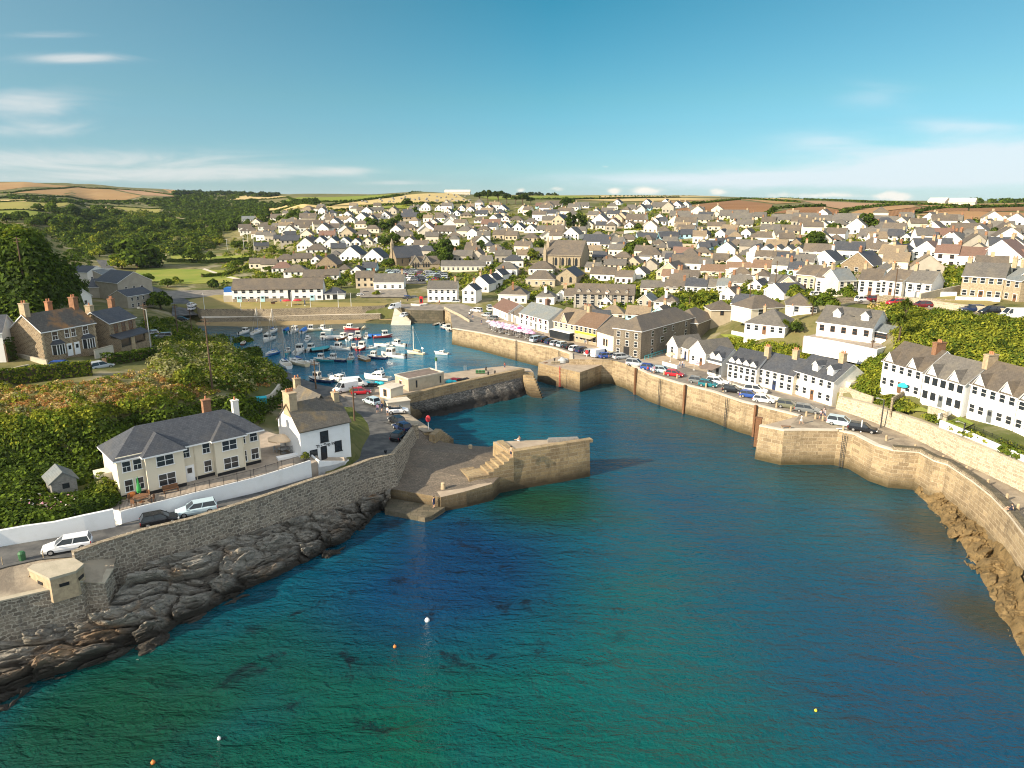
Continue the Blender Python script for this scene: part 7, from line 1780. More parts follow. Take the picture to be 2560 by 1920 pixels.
def boat(kind, c, x, y, hd, label, hull=None, size=1., group=None, z=0., cover=None):
    """hd = heading in degrees, 0 = bow to the right, 90 = bow away"""
    P = WC(c, x, y, z); rz = math.radians(hd)
    if kind not in BP: BP[kind] = proto_boat(kind); BP[kind]['used'] = 0
    paint = {}
    base = {'dinghy': 'hull_wood', 'ketch': 'hull_cream'}.get(kind, 'hull_white')
    if hull: paint[base] = hull
    if cover: paint['cover_blue'] = cover
    if kind in ('cab', 'fish', 'sail', 'sport', 'cover') and hull:     # only the hull itself takes the colour
        o = dup(BP[kind], P, rz, label, group, None, size)
        for k in o.children:
            if k.name.startswith('hull'):
                for s in k.material_slots:
                    if s.material.name == 'hull_white': s.link = 'OBJECT'; s.material = MATS[hull]
            if cover and k.name.startswith('boat_cover'):
                for s in k.material_slots: s.link = 'OBJECT'; s.material = MATS[cover]
    else: o = dup(BP[kind], P, rz, label, group, paint or None, size)
    return o
FLEET = '''cab|11 512 524 70|hull_white|.95|small white cabin boat in the far left corner of the basin
dinghy|11 500 645 100|hull_brown|0.85|rust brown open boat alone near the left bank
sail|11 660 520 80|hull_white|0.98|blue covered yacht with a tall mast at the far left
cab|11 792 608 260|hull_white|1.16|white cabin boat between the two left yachts
sail|11 838 512 80||0.93|white yacht with a mast nearest the left end of the sand
sail|11 836 768 250|hull_blue|0.87|small blue hulled yacht beside the scrub bank
cover|11 998 500 90|hull_teal|0.91|pale hulled boat under a blue cover, leftmost of the back row
cab|11 1085 512 80||1.06|white cabin boat between two blue covered boats
cover|11 1200 508 90|hull_white|1.11|wide white boat under a bright blue cover in the back row
cab|11 1296 496 200|hull_cream|1.06|cream cabin boat right of the wide blue covered boat
cruiser|11 1245 600 95||0.43|high white cruiser behind the left centre of the fleet
fish|11 1440 490 160||0.69|tall white wheelhouse boat at the middle of the back row
cab|11 1420 585 100||0.95|plain white cabin boat just below the tall wheelhouse boat
cover|11 1540 590 200|hull_grey|0.97|grey boat under a dark cover left of the brown cabin boat
cab|11 1640 590 60|hull_brown|1.00|brown hulled small cabin boat in mid fleet
cab|11 1745 482 170|hull_red|1.06|white boat with a red hull in the back row right of centre
cover|11 1890 470 90|hull_cream|0.67|tiny yellowish covered boat at the right of the back row
cab|11 1735 596 80||0.95|white cabin boat left of the red hulled cabin boat
cab|11 1820 580 100|hull_red|1.12|white cabin boat with a red hull in the second row
fish|11 1915 575 95||0.55|narrow white wheelhouse boat in the second row
cover|11 2005 570 190|hull_blue|0.87|low white boat with a blue cover near the slipway
cab|11 2110 572 20|hull_red|1.16|red and white cabin boat at the right of the second row
fish|11 1015 750 95|hull_teal|0.55|teal hulled wheelhouse boat beside the tallest left mast
cab|11 1145 745 90|hull_white|1.22|grey white cabin boat next to the second mast
cab|11 1270 725 80|hull_grey|1.06|grey cabin boat above the teal work boat
cover|11 1395 730 30|hull_black|1.06|dark hulled boat with a teal cover in the centre
cab|11 1620 715 170|hull_white|1.16|white cabin boat in open water left of the crowded row
fish|11 1745 705 10||0.62|white wheelhouse boat at the left of the crowded row
cab|11 1862 705 80|hull_red|1.12|white boat with a red stripe inside the crowded row
sport|11 1975 700 20|hull_white|0.39|white sports boat in the middle of the crowded row
dinghy|11 2082 672 160|hull_white|1.02|white open boat at the right of the crowded row
sport|11 2160 668 170|hull_white|0.40|long low white boat beside the crowded row
cab|12 448 668 150|hull_white|1.00|white motor boat with its bow raised beside the crowded row
sail|11 988 900 120|hull_white|1.20|white yacht with the tallest left mast in the front row
sail|11 1132 882 140|hull_cream|1.25|cream yacht with a tan deck in the front left row
sport|11 1285 872 160|hull_white|0.45|white half decked cruiser between the yachts and the teal boat
fish|11 1430 845 170|hull_teal|0.77|long teal work boat with a standing frame
fish|11 1570 845 160|hull_navy|0.77|navy hulled fishing boat with a white wheelhouse in the front row
fish|11 1740 835 95|hull_teal|0.69|white wheelhouse boat with a teal hull in the front row
dinghy|11 1880 830 130|hull_wood|1.27|varnished open boat in the middle of the front row
fish|11 2038 815 165|hull_navy|0.77|white and navy fishing boat with a red deck
cab|12 385 800 160|hull_white|1.38|white cabin boat with a grey frame right of the navy fishing boat
fish|11 1390 1080 160|hull_navy|0.88|navy trawler with a derrick beside the shadowed quay
sport|11 1595 1075 150|hull_white|0.75|white sport cruiser moored off the shadowed quay
cruiser|11 2040 1055 160|hull_white|0.63|largest white motor cruiser lying against the inner pier
ketch|12 640 760 150||0.66|cream sailing boat with the tallest mast alone right of the fleet
sport|12 935 765 160|hull_white|0.48|white motor boat with red cushions alone at the right
dinghy|12 1265 658 5|hull_white|0.77|little white dinghy under the sloping quay steps
dinghy|12 885 425 60|hull_black|0.85|dark dinghy at the mouth of the culvert
dinghy|12 940 415 70|hull_grey|0.94|grey dinghy second from the culvert mouth
sport|12 1000 440 170|hull_white|0.33|small white motor boat tied to the quay corner
dinghy|12 1060 445 150|hull_white|0.94|white dinghy tied to the quay corner
cab|12 1020 490 100|hull_grey|1.06|grey cabin boat beside the bright quay corner
dinghy|12 955 470 120|hull_navy|0.85|navy dinghy off the quay corner'''
first = {}
for row in FLEET.split('\n'):
    k, pos, hull, sz, lab = row.split('|'); c, x, y, hd = pos.split()
    o = boat(k, int(c), float(x), float(y), float(hd), lab, hull or None, float(sz), 'boats moored in the inner harbour', cover='hull_teal' if 'teal cover' in lab else 'hull_grey' if 'dark cover' in lab else 'hull_cream' if 'yellowish' in lab else None)
for k in list(BP):
    def rm(o):
        for q in list(o.children): rm(q)
        bpy.data.objects.remove(o)
    rm(BP[k])
for c, x, y, hd, lab, hull in ((12, 720, 200, 20, 'white inflatable on the harbour head road beside the culvert', 'hull_white'), (12, 640, 205, 160, 'white dinghy drawn up on the quay above the culvert', 'hull_white')):
    t = thing('beached_dinghy', lab, 'boat', WC(c, x, y, 5.), math.radians(hd)); s = boat_base(t, 4., 1.7, .9, hull=hull, sole=.25)
for i, (px, py, r, mt, lab) in enumerate(((1068, 1553, .27, 'hull_white', 'large white mooring buoy in the bay'), (987, 1619, .17, 'orange', 'small orange buoy below the large white one'), (548, 1849, .16, 'hull_white', 'small white buoy near the bottom edge'), (383, 1909, .18, 'orange', 'orange buoy at the bottom left edge'), (2039, 1779, .13, 'yellow', 'tiny yellow buoy in the lower right water'))):
    P = W(px, py, 0); mb = MB(); mb.ball((0,0,.12), r, 12, 8); mb.tube((0,0,.1+r*.9), (0,0,.2+r*1.15), r*.15, r*.12, 6); tag(mb.build('mooring_buoy', mt, None, P, 0, True), lab, 'buoy')
# ============================================================ cars
def car_proto(kind):
    t = thing({'hatch': 'parked_car', 'estate': 'parked_car', 'mpv': 'parked_car', 'van': 'parked_van', 'open': 'convertible_car'}[kind], None, 'van' if kind == 'van' else 'car')
    L, Wd, sh, hh, g0, g1, r0, r1 = {'hatch': (4.1,1.74,.88,1.45,-1.95,1.05,-1.6,.25), 'estate': (4.6,1.8,.92,1.5,-2.2,1.1,-2.0,.3), 'mpv': (4.6,1.82,.98,1.68,-2.2,1.35,-2.0,.4), 'van': (5.1,1.95,1.15,2.05,-2.5,1.7,-2.48,1.0), 'open': (4.0,1.72,.88,1.3,-1.2,.9,-.9,.1)}[kind]
    mb = MB(); secs = []
    for u, wv, zt in ((-L/2,.86,sh*.86),(-L/2+.12,.95,sh*.97),(-L*.28,1.,sh),(0,1.,sh),(g1,.99,sh*.98),(L/2-.55,.97,sh*.84),(L/2-.12,.9,sh*.72),(L/2,.78,sh*.6)):
        w_ = Wd/2*wv; zb = .3 if abs(u) > L/2-.2 else .22; secs.append([(u,-w_*.9,zb),(u,-w_,.5),(u,-w_*.97,zt-.12),(u,-w_*.86,zt),(u,w_*.86,zt),(u,w_*.97,zt-.12),(u,w_,.5),(u,w_*.9,zb)])
    mb.loft(secs); bo = mb.build('body', 'car_silver', t, smooth=False); bm_fix(bo)
    b0 = [(g0,-Wd*.43,sh-.02),(g1,-Wd*.42,sh-.04),(g1,Wd*.42,sh-.04),(g0,Wd*.43,sh-.02)]; b1 = [(r0,-Wd*.36,hh-.05),(r1,-Wd*.35,hh-.05),(r1,Wd*.35,hh-.05),(r0,Wd*.36,hh-.05)]
    if kind != 'open':
        if kind == 'van':
            mb = MB(); c0 = [(-2.5,-.93,sh-.02),(.55,-.93,sh-.02),(.55,.93,sh-.02),(-2.5,.93,sh-.02)]; c1 = [(-2.48,-.86,hh),(.55,-.86,hh),(.55,.86,hh),(-2.48,.86,hh)]; mb.loft([c0, c1]); v_ = mb.build('load_box', 'car_silver', t); bm_fix(v_)
            b0 = [(.553,-.9,sh-.02),(g1,-.84,sh-.04),(g1,.84,sh-.04),(.553,.9,sh-.02)]; b1 = [(.553,-.8,hh-.05),(r1,-.76,hh-.05),(r1,.76,hh-.05),(.553,.8,hh-.05)]
        mb = MB(); mb.loft([b0, b1]); gl = mb.build('windows', 'glass_dark', t); bm_fix(gl)
        mb = MB(); mb.prism([(p[0], p[1]*1.03) for p in b1], hh-.047, hh)
        for i in (0, 1, 2, 3): mb.tube(Vector(b0[i])*1.0 + Vector((0, .015*(1 if i > 1 else -1), 0)), Vector(b1[i]) + Vector((0, .015*(1 if i > 1 else -1), 0)), .055, .045, 4)
        if kind != 'van':
            for sg in (0, 3):
                o_ = 1 if sg == 3 else -1; m0 = Vector(b0[sg]).lerp(Vector(b0[1 if sg == 0 else 2]), .5); m1 = Vector(b1[sg]).lerp(Vector(b1[1 if sg == 0 else 2]), .55); mb.tube(m0 + Vector((0, .015*o_, 0)), m1 + Vector((0, .015*o_, 0)), .05, .045, 4)
        mb.build('roof', 'car_silver', t)
    else:
        mb = MB(); mb.loft([[(g0,-.62,sh-.01),(g0,.62,sh-.01),(g0,.62,sh+.02),(g0,-.62,sh+.02)], [(.7,-.62,sh-.01),(.7,.62,sh-.01),(.7,.62,sh+.02),(.7,-.62,sh+.02)]]); mb.box(-1.7,-1.15,-.66,.66,sh,sh+.25); o = mb.build('folded_hood', 'black_paint', t); bm_fix(o)
        mb = MB(); mb.loft([[(.85,-.68,sh),(.85,.68,sh),(.9,.68,sh),(.9,-.68,sh)], [(.3,-.6,hh),(.3,.6,hh),(.34,.6,hh),(.34,-.6,hh)]]); mb.build('windscreen', 'glass_dark', t)
    for x in (-L*.3, L*.31):
        for y in (-1, 1):
            mb = MB(); mb.tube((0,-.1,0), (0,.1,0), .32, .32, 14); w_ = mb.build('wheel', 'tyre', t, (x, y*(Wd/2-.1), .32))
            mb = MB(); mb.tube((0,y*.101,0), (0,y*.125,0), .2, .19, 10); mb.build('rim', 'rim', w_)
    for y in (-1, 1):
        mb = MB(); mb.box(-.12,.05,-.2,.2,-.08,.08); mb.build('headlight', 'lamp_clear', t, (L/2-.09, y*Wd*.34, sh*.62))
        mb = MB(); mb.box(-.04,.05,-.09,.09,-.15,.15); mb.build('tail_light', 'lamp_red', t, (-L/2+.06, y*Wd*.41, sh*.74))
        mb = MB(); mb.box(-.1,.1,-.07,.07,-.07,.07); mb.build('wing_mirror', 'car_silver', t, (g1-.25, y*(Wd/2+.06), sh+.06))
    return t
CPR = {}
def car(kind, P, rz, label, col, group=None, size=1.):
    if kind not in CPR: CPR[kind] = car_proto(kind)
    return dup(CPR[kind], P, rz, label, group, {'car_silver': col}, size)
CARS = '''estate|9 170 1374 8.22 205|white|white hatchback on the left road beside the pillbox
hatch|9 400 1309 8.0 30|black|black car parked against the sea wall parapet
estate|9 492 1283 7.78 208|ice|silver estate parked behind the black car on the left road
hatch|4 1990 820 6.15 125|black|black car at the back of three dark cars by the wall end
hatch|4 2050 895 6.15 130|navy|navy car in the middle of three dark cars by the wall end
hatch|4 2020 1000 6.2 75|black|front black car of the three by the wall end
open|4 2000 700 6.0 10|white|white open topped car at the top of the slip
hatch|4 1700 595 6.0 135|ice|pale blue hatchback beside the pale concrete block
hatch|4 1580 485 5.5 15|red|red hatchback near the small cream hut
van|4 1510 398 5.65 20|white|long white van beside the basin quay
van|4 1400 455 5.6 220|white|white pickup van nose down beside the long van
van|2 350 25 17 20|white|white van outside the veranda house
hatch|2 550 148 17 10|blue|blue hatchback parked behind the clipped hedge
hatch|2 870 150 16.4 60|silver|silver car half hidden by the dark hedge
estate|2 285 25 17 15|ice|light car behind the garden wall of the stone house
hatch|0 1300 1385 15.6 200|silver|silver car left of the dark car in the lane by the poles
estate|0 1405 1408 15.4 200|grey|dark car in the lane by the poles
hatch|0 1660 1130 5 80|white|farthest white car on the left valley street
hatch|0 1665 1165 4.9 80|white|second white car on the left valley street
estate|0 1630 1205 4.8 80|silver|silver car on the left valley street
hatch|0 1580 1255 4.8 10|black|dark car at the bend of the left valley street
mpv|13 200 800 5.75 40|ice|leftmost parked car of the quay row, pale and next to the parasols
hatch|13 290 805 5.8 40|black|black car second from the parasols in the quay row
hatch|13 360 825 5.82 40|navy|navy car third from the parasols in the quay row
hatch|13 425 845 5.85 40|silver|silver car fourth from the parasols in the quay row
hatch|13 500 858 5.9 40|ice|pale car fifth from the parasols in the quay row
estate|13 585 880 5.95 40|black|black estate before the cream gabled pub
hatch|13 645 905 5.98 40|white|white car between two dark cars in the quay row
estate|13 725 922 6 40|navy|navy estate right of the white quay car
mpv|13 830 955 6 40|silver|silver people carrier beside the red lifebuoy
van|13 925 975 6 35|white|white van behind the gate pier
hatch|13 1000 990 6 20|blue|blue car beside the white van on the quay
hatch|13 1085 985 6 20|grey|grey car below the plain pale warehouse
estate|13 1175 1000 6 20|silver|silver estate below the granite warehouse corner
mpv|13 1330 1080 6 -28|silver|silver people carrier at the foot of the granite warehouse
hatch|13 1490 1128 6 -28|blue|bright blue car between two silver cars on the quay
estate|13 1640 1160 6 -28|ice|silver blue estate left of the red quay car
hatch|13 1780 1200 6 -28|red|red car on the quay before the cafe cottages
hatch|13 2050 1280 6 -28|grey|dark grey car left of the teal one
hatch|13 2165 1318 6 -28|teal|teal car before the twin dormer cafe
estate|14 430 1290 6 -28|white|white estate behind the teal car
hatch|14 605 1385 6 -28|black|black car before the cream terrace cottage
hatch|14 805 1445 6 -28|blue|mid blue car with a white car behind it
mpv|14 870 1390 6 -28|white|white car on the far side of the mid blue car
hatch|14 965 1500 6 -28|white|white car in front of the right terrace cottage
estate|14 1255 1565 6 -30|olive|grey green estate with bollards on both sides
estate|14 1470 1615 6 -30|grey|grey estate beside the group of walkers
mpv|16 722 335 6 -33|ice|silver people carrier on the wide quay head
estate|16 900 385 6 -33|black|black estate rightmost on the quay head
hatch|15 360 350 20.9 10|white|white car behind the wall by the hill road
hatch|15 510 345 21 5|maroon|low reddish car left of the tall brown pole
hatch|15 725 385 20.8 190|red|red car beside the tall brown pole
hatch|15 1025 415 21 175|maroon|dark red car on the hill road before the gate posts
estate|15 1600 465 21.3 175|navy|navy estate on the hill road by the lawn wall
mpv|15 1830 495 21.5 175|black|black four wheel drive on the hill road
van|15 2080 545 21.6 175|white|white pickup on the hill road at the right edge
hatch|14 1590 290 19.5 10|white|white car below the hill row houses
hatch|12 505 330 2.6 250|white|white car on the slipway
van|12 400 240 4.9 230|white|white van at the top of the slipway
van|12 860 140 5.1 5|yellow|bright yellow van on the harbour head road
hatch|12 560 125 5.3 10|blue|blue car on the harbour head road
hatch|12 540 140 5.2 185|black|dark car beside the blue car at the harbour head
hatch|12 640 130 5.3 10|grey|grey car right of the blue car at the harbour head
hatch|12 760 135 5.2 190|black|black car left of the yellow van
hatch|12 1000 145 5.1 170|white|white car before the plain white block
estate|12 1090 175 5.1 170|silver|silver car by the quay railings at the harbour head
mpv|12 1340 275 5.0 150|white|white car nearest the quay seats
hatch|12 1490 235 5.1 100|silver|silver car left of the red roofed cottage
hatch|12 1490 265 5.1 100|white|white car below the silver one by the red roofed cottage
hatch|12 1460 330 5.1 140|silver|silver car in front of the red roofed cottage
hatch|12 1530 365 5.2 140|grey|grey car next along from the red roofed cottage
hatch|12 2050 615 5.75 40|silver|silver car at the right end of the parasols
hatch|12 2130 610 5.75 40|navy|navy car just right of the parasols
hatch|12 20 100 5.6 10|white|white car beside the pavilion
hatch|12 90 75 5.7 10|black|black car behind the pavilion car row
hatch|12 230 80 5.6 10|white|white car in the middle of the harbour head car park
hatch|12 330 80 5.6 190|grey|grey car near the flower bed at the harbour head'''
for row in CARS.split('\n'):
    k, pos, colr, lab = row.split('|'); c, x, y, z, hd = pos.split(); P = WC(int(c), float(x), float(y), float(z))
    if int(c) in (15,) or (int(c) == 14 and float(y) < 400) or (int(c) == 0): P = hit(*cr(int(c), float(x), float(y))) + Vector((0,0,.12))
    car(k, P, math.radians(float(hd)), lab, 'car_' + colr, 'cars parked round the harbour')
# the packed car park beyond the slipway
rs = np.random.RandomState(3); n_ = 0
for j, (y, x0, x1) in enumerate(((768, 1640, 1900), (782, 1630, 2080), (797, 1700, 2130), (812, 1740, 2120), (828, 1780, 2110), (845, 1830, 2080))):
    for i, x in enumerate(np.arange(x0, x1, 36)):
        P = hit(*cr(7, x + rs.uniform(-4, 4), y)) + Vector((0, 0, .3)); col = rs.choice(['white', 'silver', 'black', 'navy', 'ice', 'grey', 'red', 'blue', 'teal'], p=[.2,.2,.14,.12,.12,.1,.05,.04,.03])
        lab = f"{dict(ice='pale blue', navy='dark blue').get(col, col)} car packed in the crowded car park below the stone school"
        car('hatch' if rs.rand() < .6 else 'mpv', P, rs.choice([.1, 3.2]) + rs.uniform(-.1, .1), lab, 'car_' + col, 'cars in the crowded car park'); n_ += 1
for k in list(CPR): rm(CPR[k])
# ============================================================ street furniture
def bollard(P, lab, h=.95, r=.2):
    mb = MB(); mb.loft([[(r*q*math.cos(a), r*q*math.sin(a), z) for a in [i*.7854 for i in range(8)]] for q, z in ((1.1,-.2),(1,.1),(.88,h*.9),(.6,h))]); return tag(mb.build('bollard', 'chimney_stone', None, P), lab, 'bollard', 'granite bollards along the right quay')
BL = [(16,205,188),(16,315,222),(16,440,262),(16,515,285),(16,575,300),(16,1090,460),(16,1325,535),(16,1550,628),(16,1740,718),(16,1915,825),(16,2070,945),(16,2160,1030),(14,300,1330),(14,500,1380),(14,695,1440),(14,880,1480),(14,1110,1560),(13,1560,1150),(13,1660,1185),(13,1810,1225),(16,740,385)]
BLL = ['bollard left of the grey green estate', 'bollard between the two grey estates', 'bollard in front of the grey estate', 'bollard left of the walkers on the quay head', 'bollard at the feet of the walkers', 'first lone bollard on the promenade right of the black estate', 'second lone bollard along the near promenade', 'third bollard along the near promenade, at the parapet corner', 'fourth bollard along the curving parapet', 'fifth bollard along the curving parapet', 'sixth bollard along the curving parapet', 'nearest bollard at the right picture edge',
       'bollard in front of the teal car', 'bollard left of the black terrace car', 'bollard before the mid blue car', 'bollard before the white terrace car', 'bollard left end before the grey green estate', 'bollard right of the bright blue quay car', 'bollard left of the red quay car', 'bollard before the red quay car', 'pale bollard before the silver people carrier']
for (c, x, y), lab in zip(BL, BLL): bollard(WC(c, x, y, 6.02), lab)
def post(name, lab, P, h, r, matn, cat, arm=0., lamp=False, bars=0, lean=0.):
    mb = MB(); mb.tube((0,0,-.8), (lean*h,0,h), r, r*.7, 8); t = thing(name, lab, cat, P)
    mb.build('post', matn, t)
    if bars:
        mb = MB()
        for k in range(bars): mb.box(-.7+lean*h, .7+lean*h, -.05, .05, h-.4-k*.55, h-.3-k*.55)
        mb.build('crossbar', matn, t)
    if lamp: mb = MB(); mb.tube((lean*h,0,h-.1), (lean*h-arm,0,h+.25), .05, .04, 6); mb.box(lean*h-arm-.5, lean*h-arm, -.12, .12, h+.2, h+.32); mb.build('lamp_head', 'galvanised', t)
for c, x, y, z, h, nm, lab in ((16, 885, 392, 6, 2.1, 'post', 'white topped sign post beside the black estate'), (16, 1045, 355, 6, 5., 'street_lamp', 'dark slim lamp post against the high promenade wall'), (16, 1685, 605, 6, 5.6, 'street_lamp', 'taller dark lamp post further along the promenade wall'), (15, 415, 1240, 9.5, 8., 'telegraph_pole', 'pale wooden pole behind the right quay cottage'),
      (15, 700, 385, 21, 9., 'telegraph_pole', 'tall brown pole beside the hill road'), (15, 820, 330, 21, 4.6, 'street_lamp', 'short lamp post left of the sloping lane'), (13, 325, 380, 6, 6.5, 'street_lamp', 'dark pole before the white hipped house by the quay street'), (12, 1765, 450, 5.3, 5., 'street_lamp', 'lamp post among the pink parasols'), (14, 1090, 230, 15, 9., 'telegraph_pole', 'dark pole beside the white gabled cottage lane'),
      (14, 790, 470, 9, 9., 'telegraph_pole', 'dark pole beside the steep lane'), (13, 1240, 430, 8, 7., 'telegraph_pole', 'pole at the right end of the granite apartments')):
    P = WC(c, x, y, z) if c != 14 and not (c == 15 and y < 400) and z != 8 else hit(*cr(c, x, y)); post(nm, lab, P, h, .13 if nm != 'telegraph_pole' else .16, 'pole_wood' if nm == 'telegraph_pole' else 'dark_trim' if nm == 'street_lamp' else 'white_paint', 'pole' if nm == 'telegraph_pole' else 'lamp post' if nm == 'street_lamp' else 'post', .9, nm == 'street_lamp', 1 if nm == 'telegraph_pole' else 0)
for c, x, y, h, nm, lab in ((0, 212, 940, 9.5, 'telegraph_pole', 'telegraph pole against the dark wooded hillside'), (0, 10, 735, 8, 'telegraph_pole', 'telegraph pole at the left edge of the wooded hill'), (0, 1290, 1515, 9.5, 'telegraph_pole', 'brown pole left of the pale pole by the parked cars'), (0, 1310, 1530, 8.5, 'street_lamp', 'pale lamp post beside the brown pole and parked cars'), (0, 1540, 1385, 8.5, 'telegraph_pole', 'pole above the bank left of the basin'), (0, 1660, 1362, 8, 'telegraph_pole', 'rightmost pole above the bank by the basin'),
      (2, 1838, 340, 12, 'telegraph_pole', 'tall dark pole rising from the middle of the left bank'), (0, 2150, 640, 14, 'floodlight_mast', 'tallest white floodlight mast by the playing field'), (0, 2110, 640, 9, 'floodlight_mast', 'white floodlight mast left of the tallest one'), (0, 2197, 660, 11, 'floodlight_mast', 'white floodlight mast right of the tallest one'), (0, 1965, 640, 8, 'floodlight_mast', 'short white mast left of the playing field trees'), (4, 700, 960, 5.5, 'telegraph_pole', 'pole with short bars left of the pub gable'), (4, 1060, 420, 6, 'telegraph_pole', 'thin dark post beside the navy trawler'), (4, 1505, 810, 6.5, 'telegraph_pole', 'slim pole at the right side of the pub')):
    P = hit(*cr(c, x, y)) if c != 4 else WC(c, x, y, 5.5 if y < 500 else 6.5)
    post(nm, lab, P, h, .17 if nm == 'telegraph_pole' else .11, 'pole_wood' if nm == 'telegraph_pole' else 'galvanised' if nm == 'street_lamp' else 'white_paint', {'telegraph_pole': 'pole', 'street_lamp': 'lamp post', 'floodlight_mast': 'mast'}[nm], 1.1, nm == 'street_lamp', {'telegraph_pole': 2, 'floodlight_mast': 1}.get(nm, 0))
FP = ['leftmost white flagpole by the left valley road', 'white flagpole second from the left on the dry lawn', 'white flagpole third from the left on the dry lawn', 'white flagpole in front of the red parasols', 'white flagpole right of the red parasols', 'white flagpole before the pavilion', 'rightmost white flagpole on the harbour head lawn']
for (x, y0, y1), lab in zip(((52,70,242),(472,70,250),(702,72,242),(1056,60,218),(1274,62,222),(1595,55,218),(1742,70,212)), FP):
    P = WC(11, x, y1, 5.2); h = (y1-y0)*.217/ppm(P)*1.05; t = thing('flagpole', lab, 'flagpole', P, 0, 'flagpoles round the harbour lawn'); mb = MB(); mb.tube((0,0,-.2), (0,0,h), .09, .05, 8); mb.build('pole', 'white_paint', t); mb = MB(); mb.ball((0,0,h+.08), .1, 8, 6); mb.build('finial', 'white_paint', t)
t = thing('lifebuoy_post', 'pink red lifebuoy housing on a post above the slip steps', 'lifebuoy', W(1071, 1071, 5.7)); mb = MB(); mb.tube((0,0,-.2), (0,0,1.2), .06, .06, 6); mb.build('post', 'white_paint', t)
mb = MB(); mb.loft([[(.42*math.cos(a)*q, y, 1.75+.6*math.sin(a)*q) for a in [i*.5236 for i in range(12)]] for q, y in ((.85,-.14),(1,-.08),(1,.08),(.85,.14))]); mb.build('housing', 'cover_red', t)
t = thing('lifebuoy_post', 'red lifebuoy beside the silver people carrier on the quay', 'lifebuoy', WC(13, 768, 975, 6)); mb = MB(); mb.tube((0,0,0), (0,0,.8), .06, .06, 6); mb.build('post', 'white_paint', t); mb = MB(); mb.loft([[(.45*math.cos(a)*q, y, 1.15+.5*math.sin(a)*q) for a in [i*.5236 for i in range(12)]] for q, y in ((.85,-.12),(1,-.07),(1,.07),(.85,.12))]); mb.build('housing', 'cover_red', t)
t = thing('telephone_kiosk', 'red kiosk at the harbour head above the culvert', 'kiosk', WC(12, 708, 190, 5.)); mb = MB(); mb.box(-.6,.6,-.6,.6,0,2.6); mb.build('body', 'signal_red', t); mb = MB(); mb.box(-.68,.68,-.68,.68,2.603,2.9); mb.ball((0,0,2.9), (.62,.62,.25)); mb.build('cap', 'signal_red', t)
for k in range(2):
    mb = MB(); mb.box(-.4,.4,-.62,-.605,.8,2.2); mb.build('pane', 'glass_dark', t, (0,0,0), k*math.pi/2)
P = W(57, 1402, 8.1); t = thing('litter_bin', 'green litter bin on the road edge left of the pillbox', 'bin', P); mb = MB(); mb.tube((0,0,0), (0,0,.85), .3, .34, 12); mb.build('body', 'bin_green', t); mb = MB(); mb.tube((0,0,.853), (0,0,1.05), .36, .22, 12); mb.build('lid', 'bin_green', t)
for px, py, lab in ((110, 1400, 'thin pale post beside the green litter bin'), (8, 1417, 'thin pale post at the left picture edge')):
    mb = MB(); mb.tube((0,0,-.3), (0,0,1.1), .05, .04, 6); tag(mb.build('post', 'chimney_stone', None, W(px, py, 7.95)), lab, 'post')
# parasols
def parasol_proto(matn, r=1.5, h=2.3, closed=False):
    t = thing('parasol', None, 'parasol'); mb = MB(); mb.tube((0,0,0), (0,0,h+.1), .03, .03, 6); mb.tube((0,0,0), (0,0,.08), .28, .26, 10); mb.build('pole', 'white_paint', t)
    mb = MB()
    if closed: mb.loft([[(q*math.cos(i*.7854), q*math.sin(i*.7854), z) for i in range(8)] for q, z in ((.22,.7),(.3,1.),(.14,1.9),(.03,h+.15))])
    else:
        ring = [(r*math.cos(i*.7854), r*math.sin(i*.7854), h-.45) for i in range(8)]; low = [(x*1.0, y*1.0, z-.16) for x, y, z in ring]; mid_ = [(x*.5, y*.5, h-.12) for x, y, z in ring]
        mb.loft([low, ring, mid_, [(.04*math.cos(i*.7854), .04*math.sin(i*.7854), h+.05) for i in range(8)]], caps=False)
    mb.build('canopy', matn, t, smooth=False); return t
pr = parasol_proto('pink', .95); rs = np.random.RandomState(9); rows_ = ['back', 'middle', 'front']
cnt = {}
for j in range(3):
    for i in range(11):
        x = 1500 + i*46 + j*14 + rs.uniform(-16, 16); y = 452 + i*9.5 + j*23 + rs.uniform(-5, 5); m = rs.choice(['pink', 'pale_pink', 'pale_pink', 'pink', 'magenta'], p=[.25,.3,.3,.1,.05])
        dup(pr, WC(12, x, y, 5.35 + .03*i), rs.rand(), f"{dict(pink='pink', pale_pink='pale pink', magenta='magenta').get(m)} parasol in the {rows_[j]} row outside the white restaurant, number {i+1} from the left", 'pink parasols outside the restaurant', {'pink': m})
        if (i + j) % 2 == 0:
            t = thing('picnic_table', f"picnic table under the {rows_[j]} row of pink parasols, beneath parasol number {i+1}", 'table', WC(12, x+10, y+12, 5.35 + .03*i), rs.rand(), 'picnic tables under the pink parasols'); mb = MB(); mb.box(-.8,.8,-.38,.38,.7,.76); mb.build('tabletop', 'timber_shed', t)
            for sg in (-1, 1):
                mb = MB(); mb.box(-.8,.8,-.14,.14,.42,.46); mb.build('bench', 'timber_shed', t, (0, sg*.72, 0))
            mb = MB()
            for sg in (-.6, .6): mb.box(sg-.04, sg+.04, -.75, .75, .36, .419); mb.box(sg-.04, sg+.04, -.1, .1, 0, .359)
            mb.build('frame', 'timber_shed', t)
rm(pr)
def parasol(P, matn, r, lab, closed=False, h=2.3):
    t = parasol_proto(matn, r, h, closed); t.location = P; tag(t, lab, 'parasol'); return t
parasol(WC(4, 675, 1130, 9), 'canvas', 2.0, 'large cream parasol between the cream house and the pub')
parasol(WC(2, 1210, 1260, 9), 'green_cloth', 1., 'closed green parasol on the cream house terrace', True, 2.6)
parasol(WC(11, 1005, 200, 5.2), 'cover_red', 1.7, 'left red parasol on the harbour lawn'); parasol(WC(11, 1125, 195, 5.2), 'cover_red', 1.7, 'right red parasol on the harbour lawn')
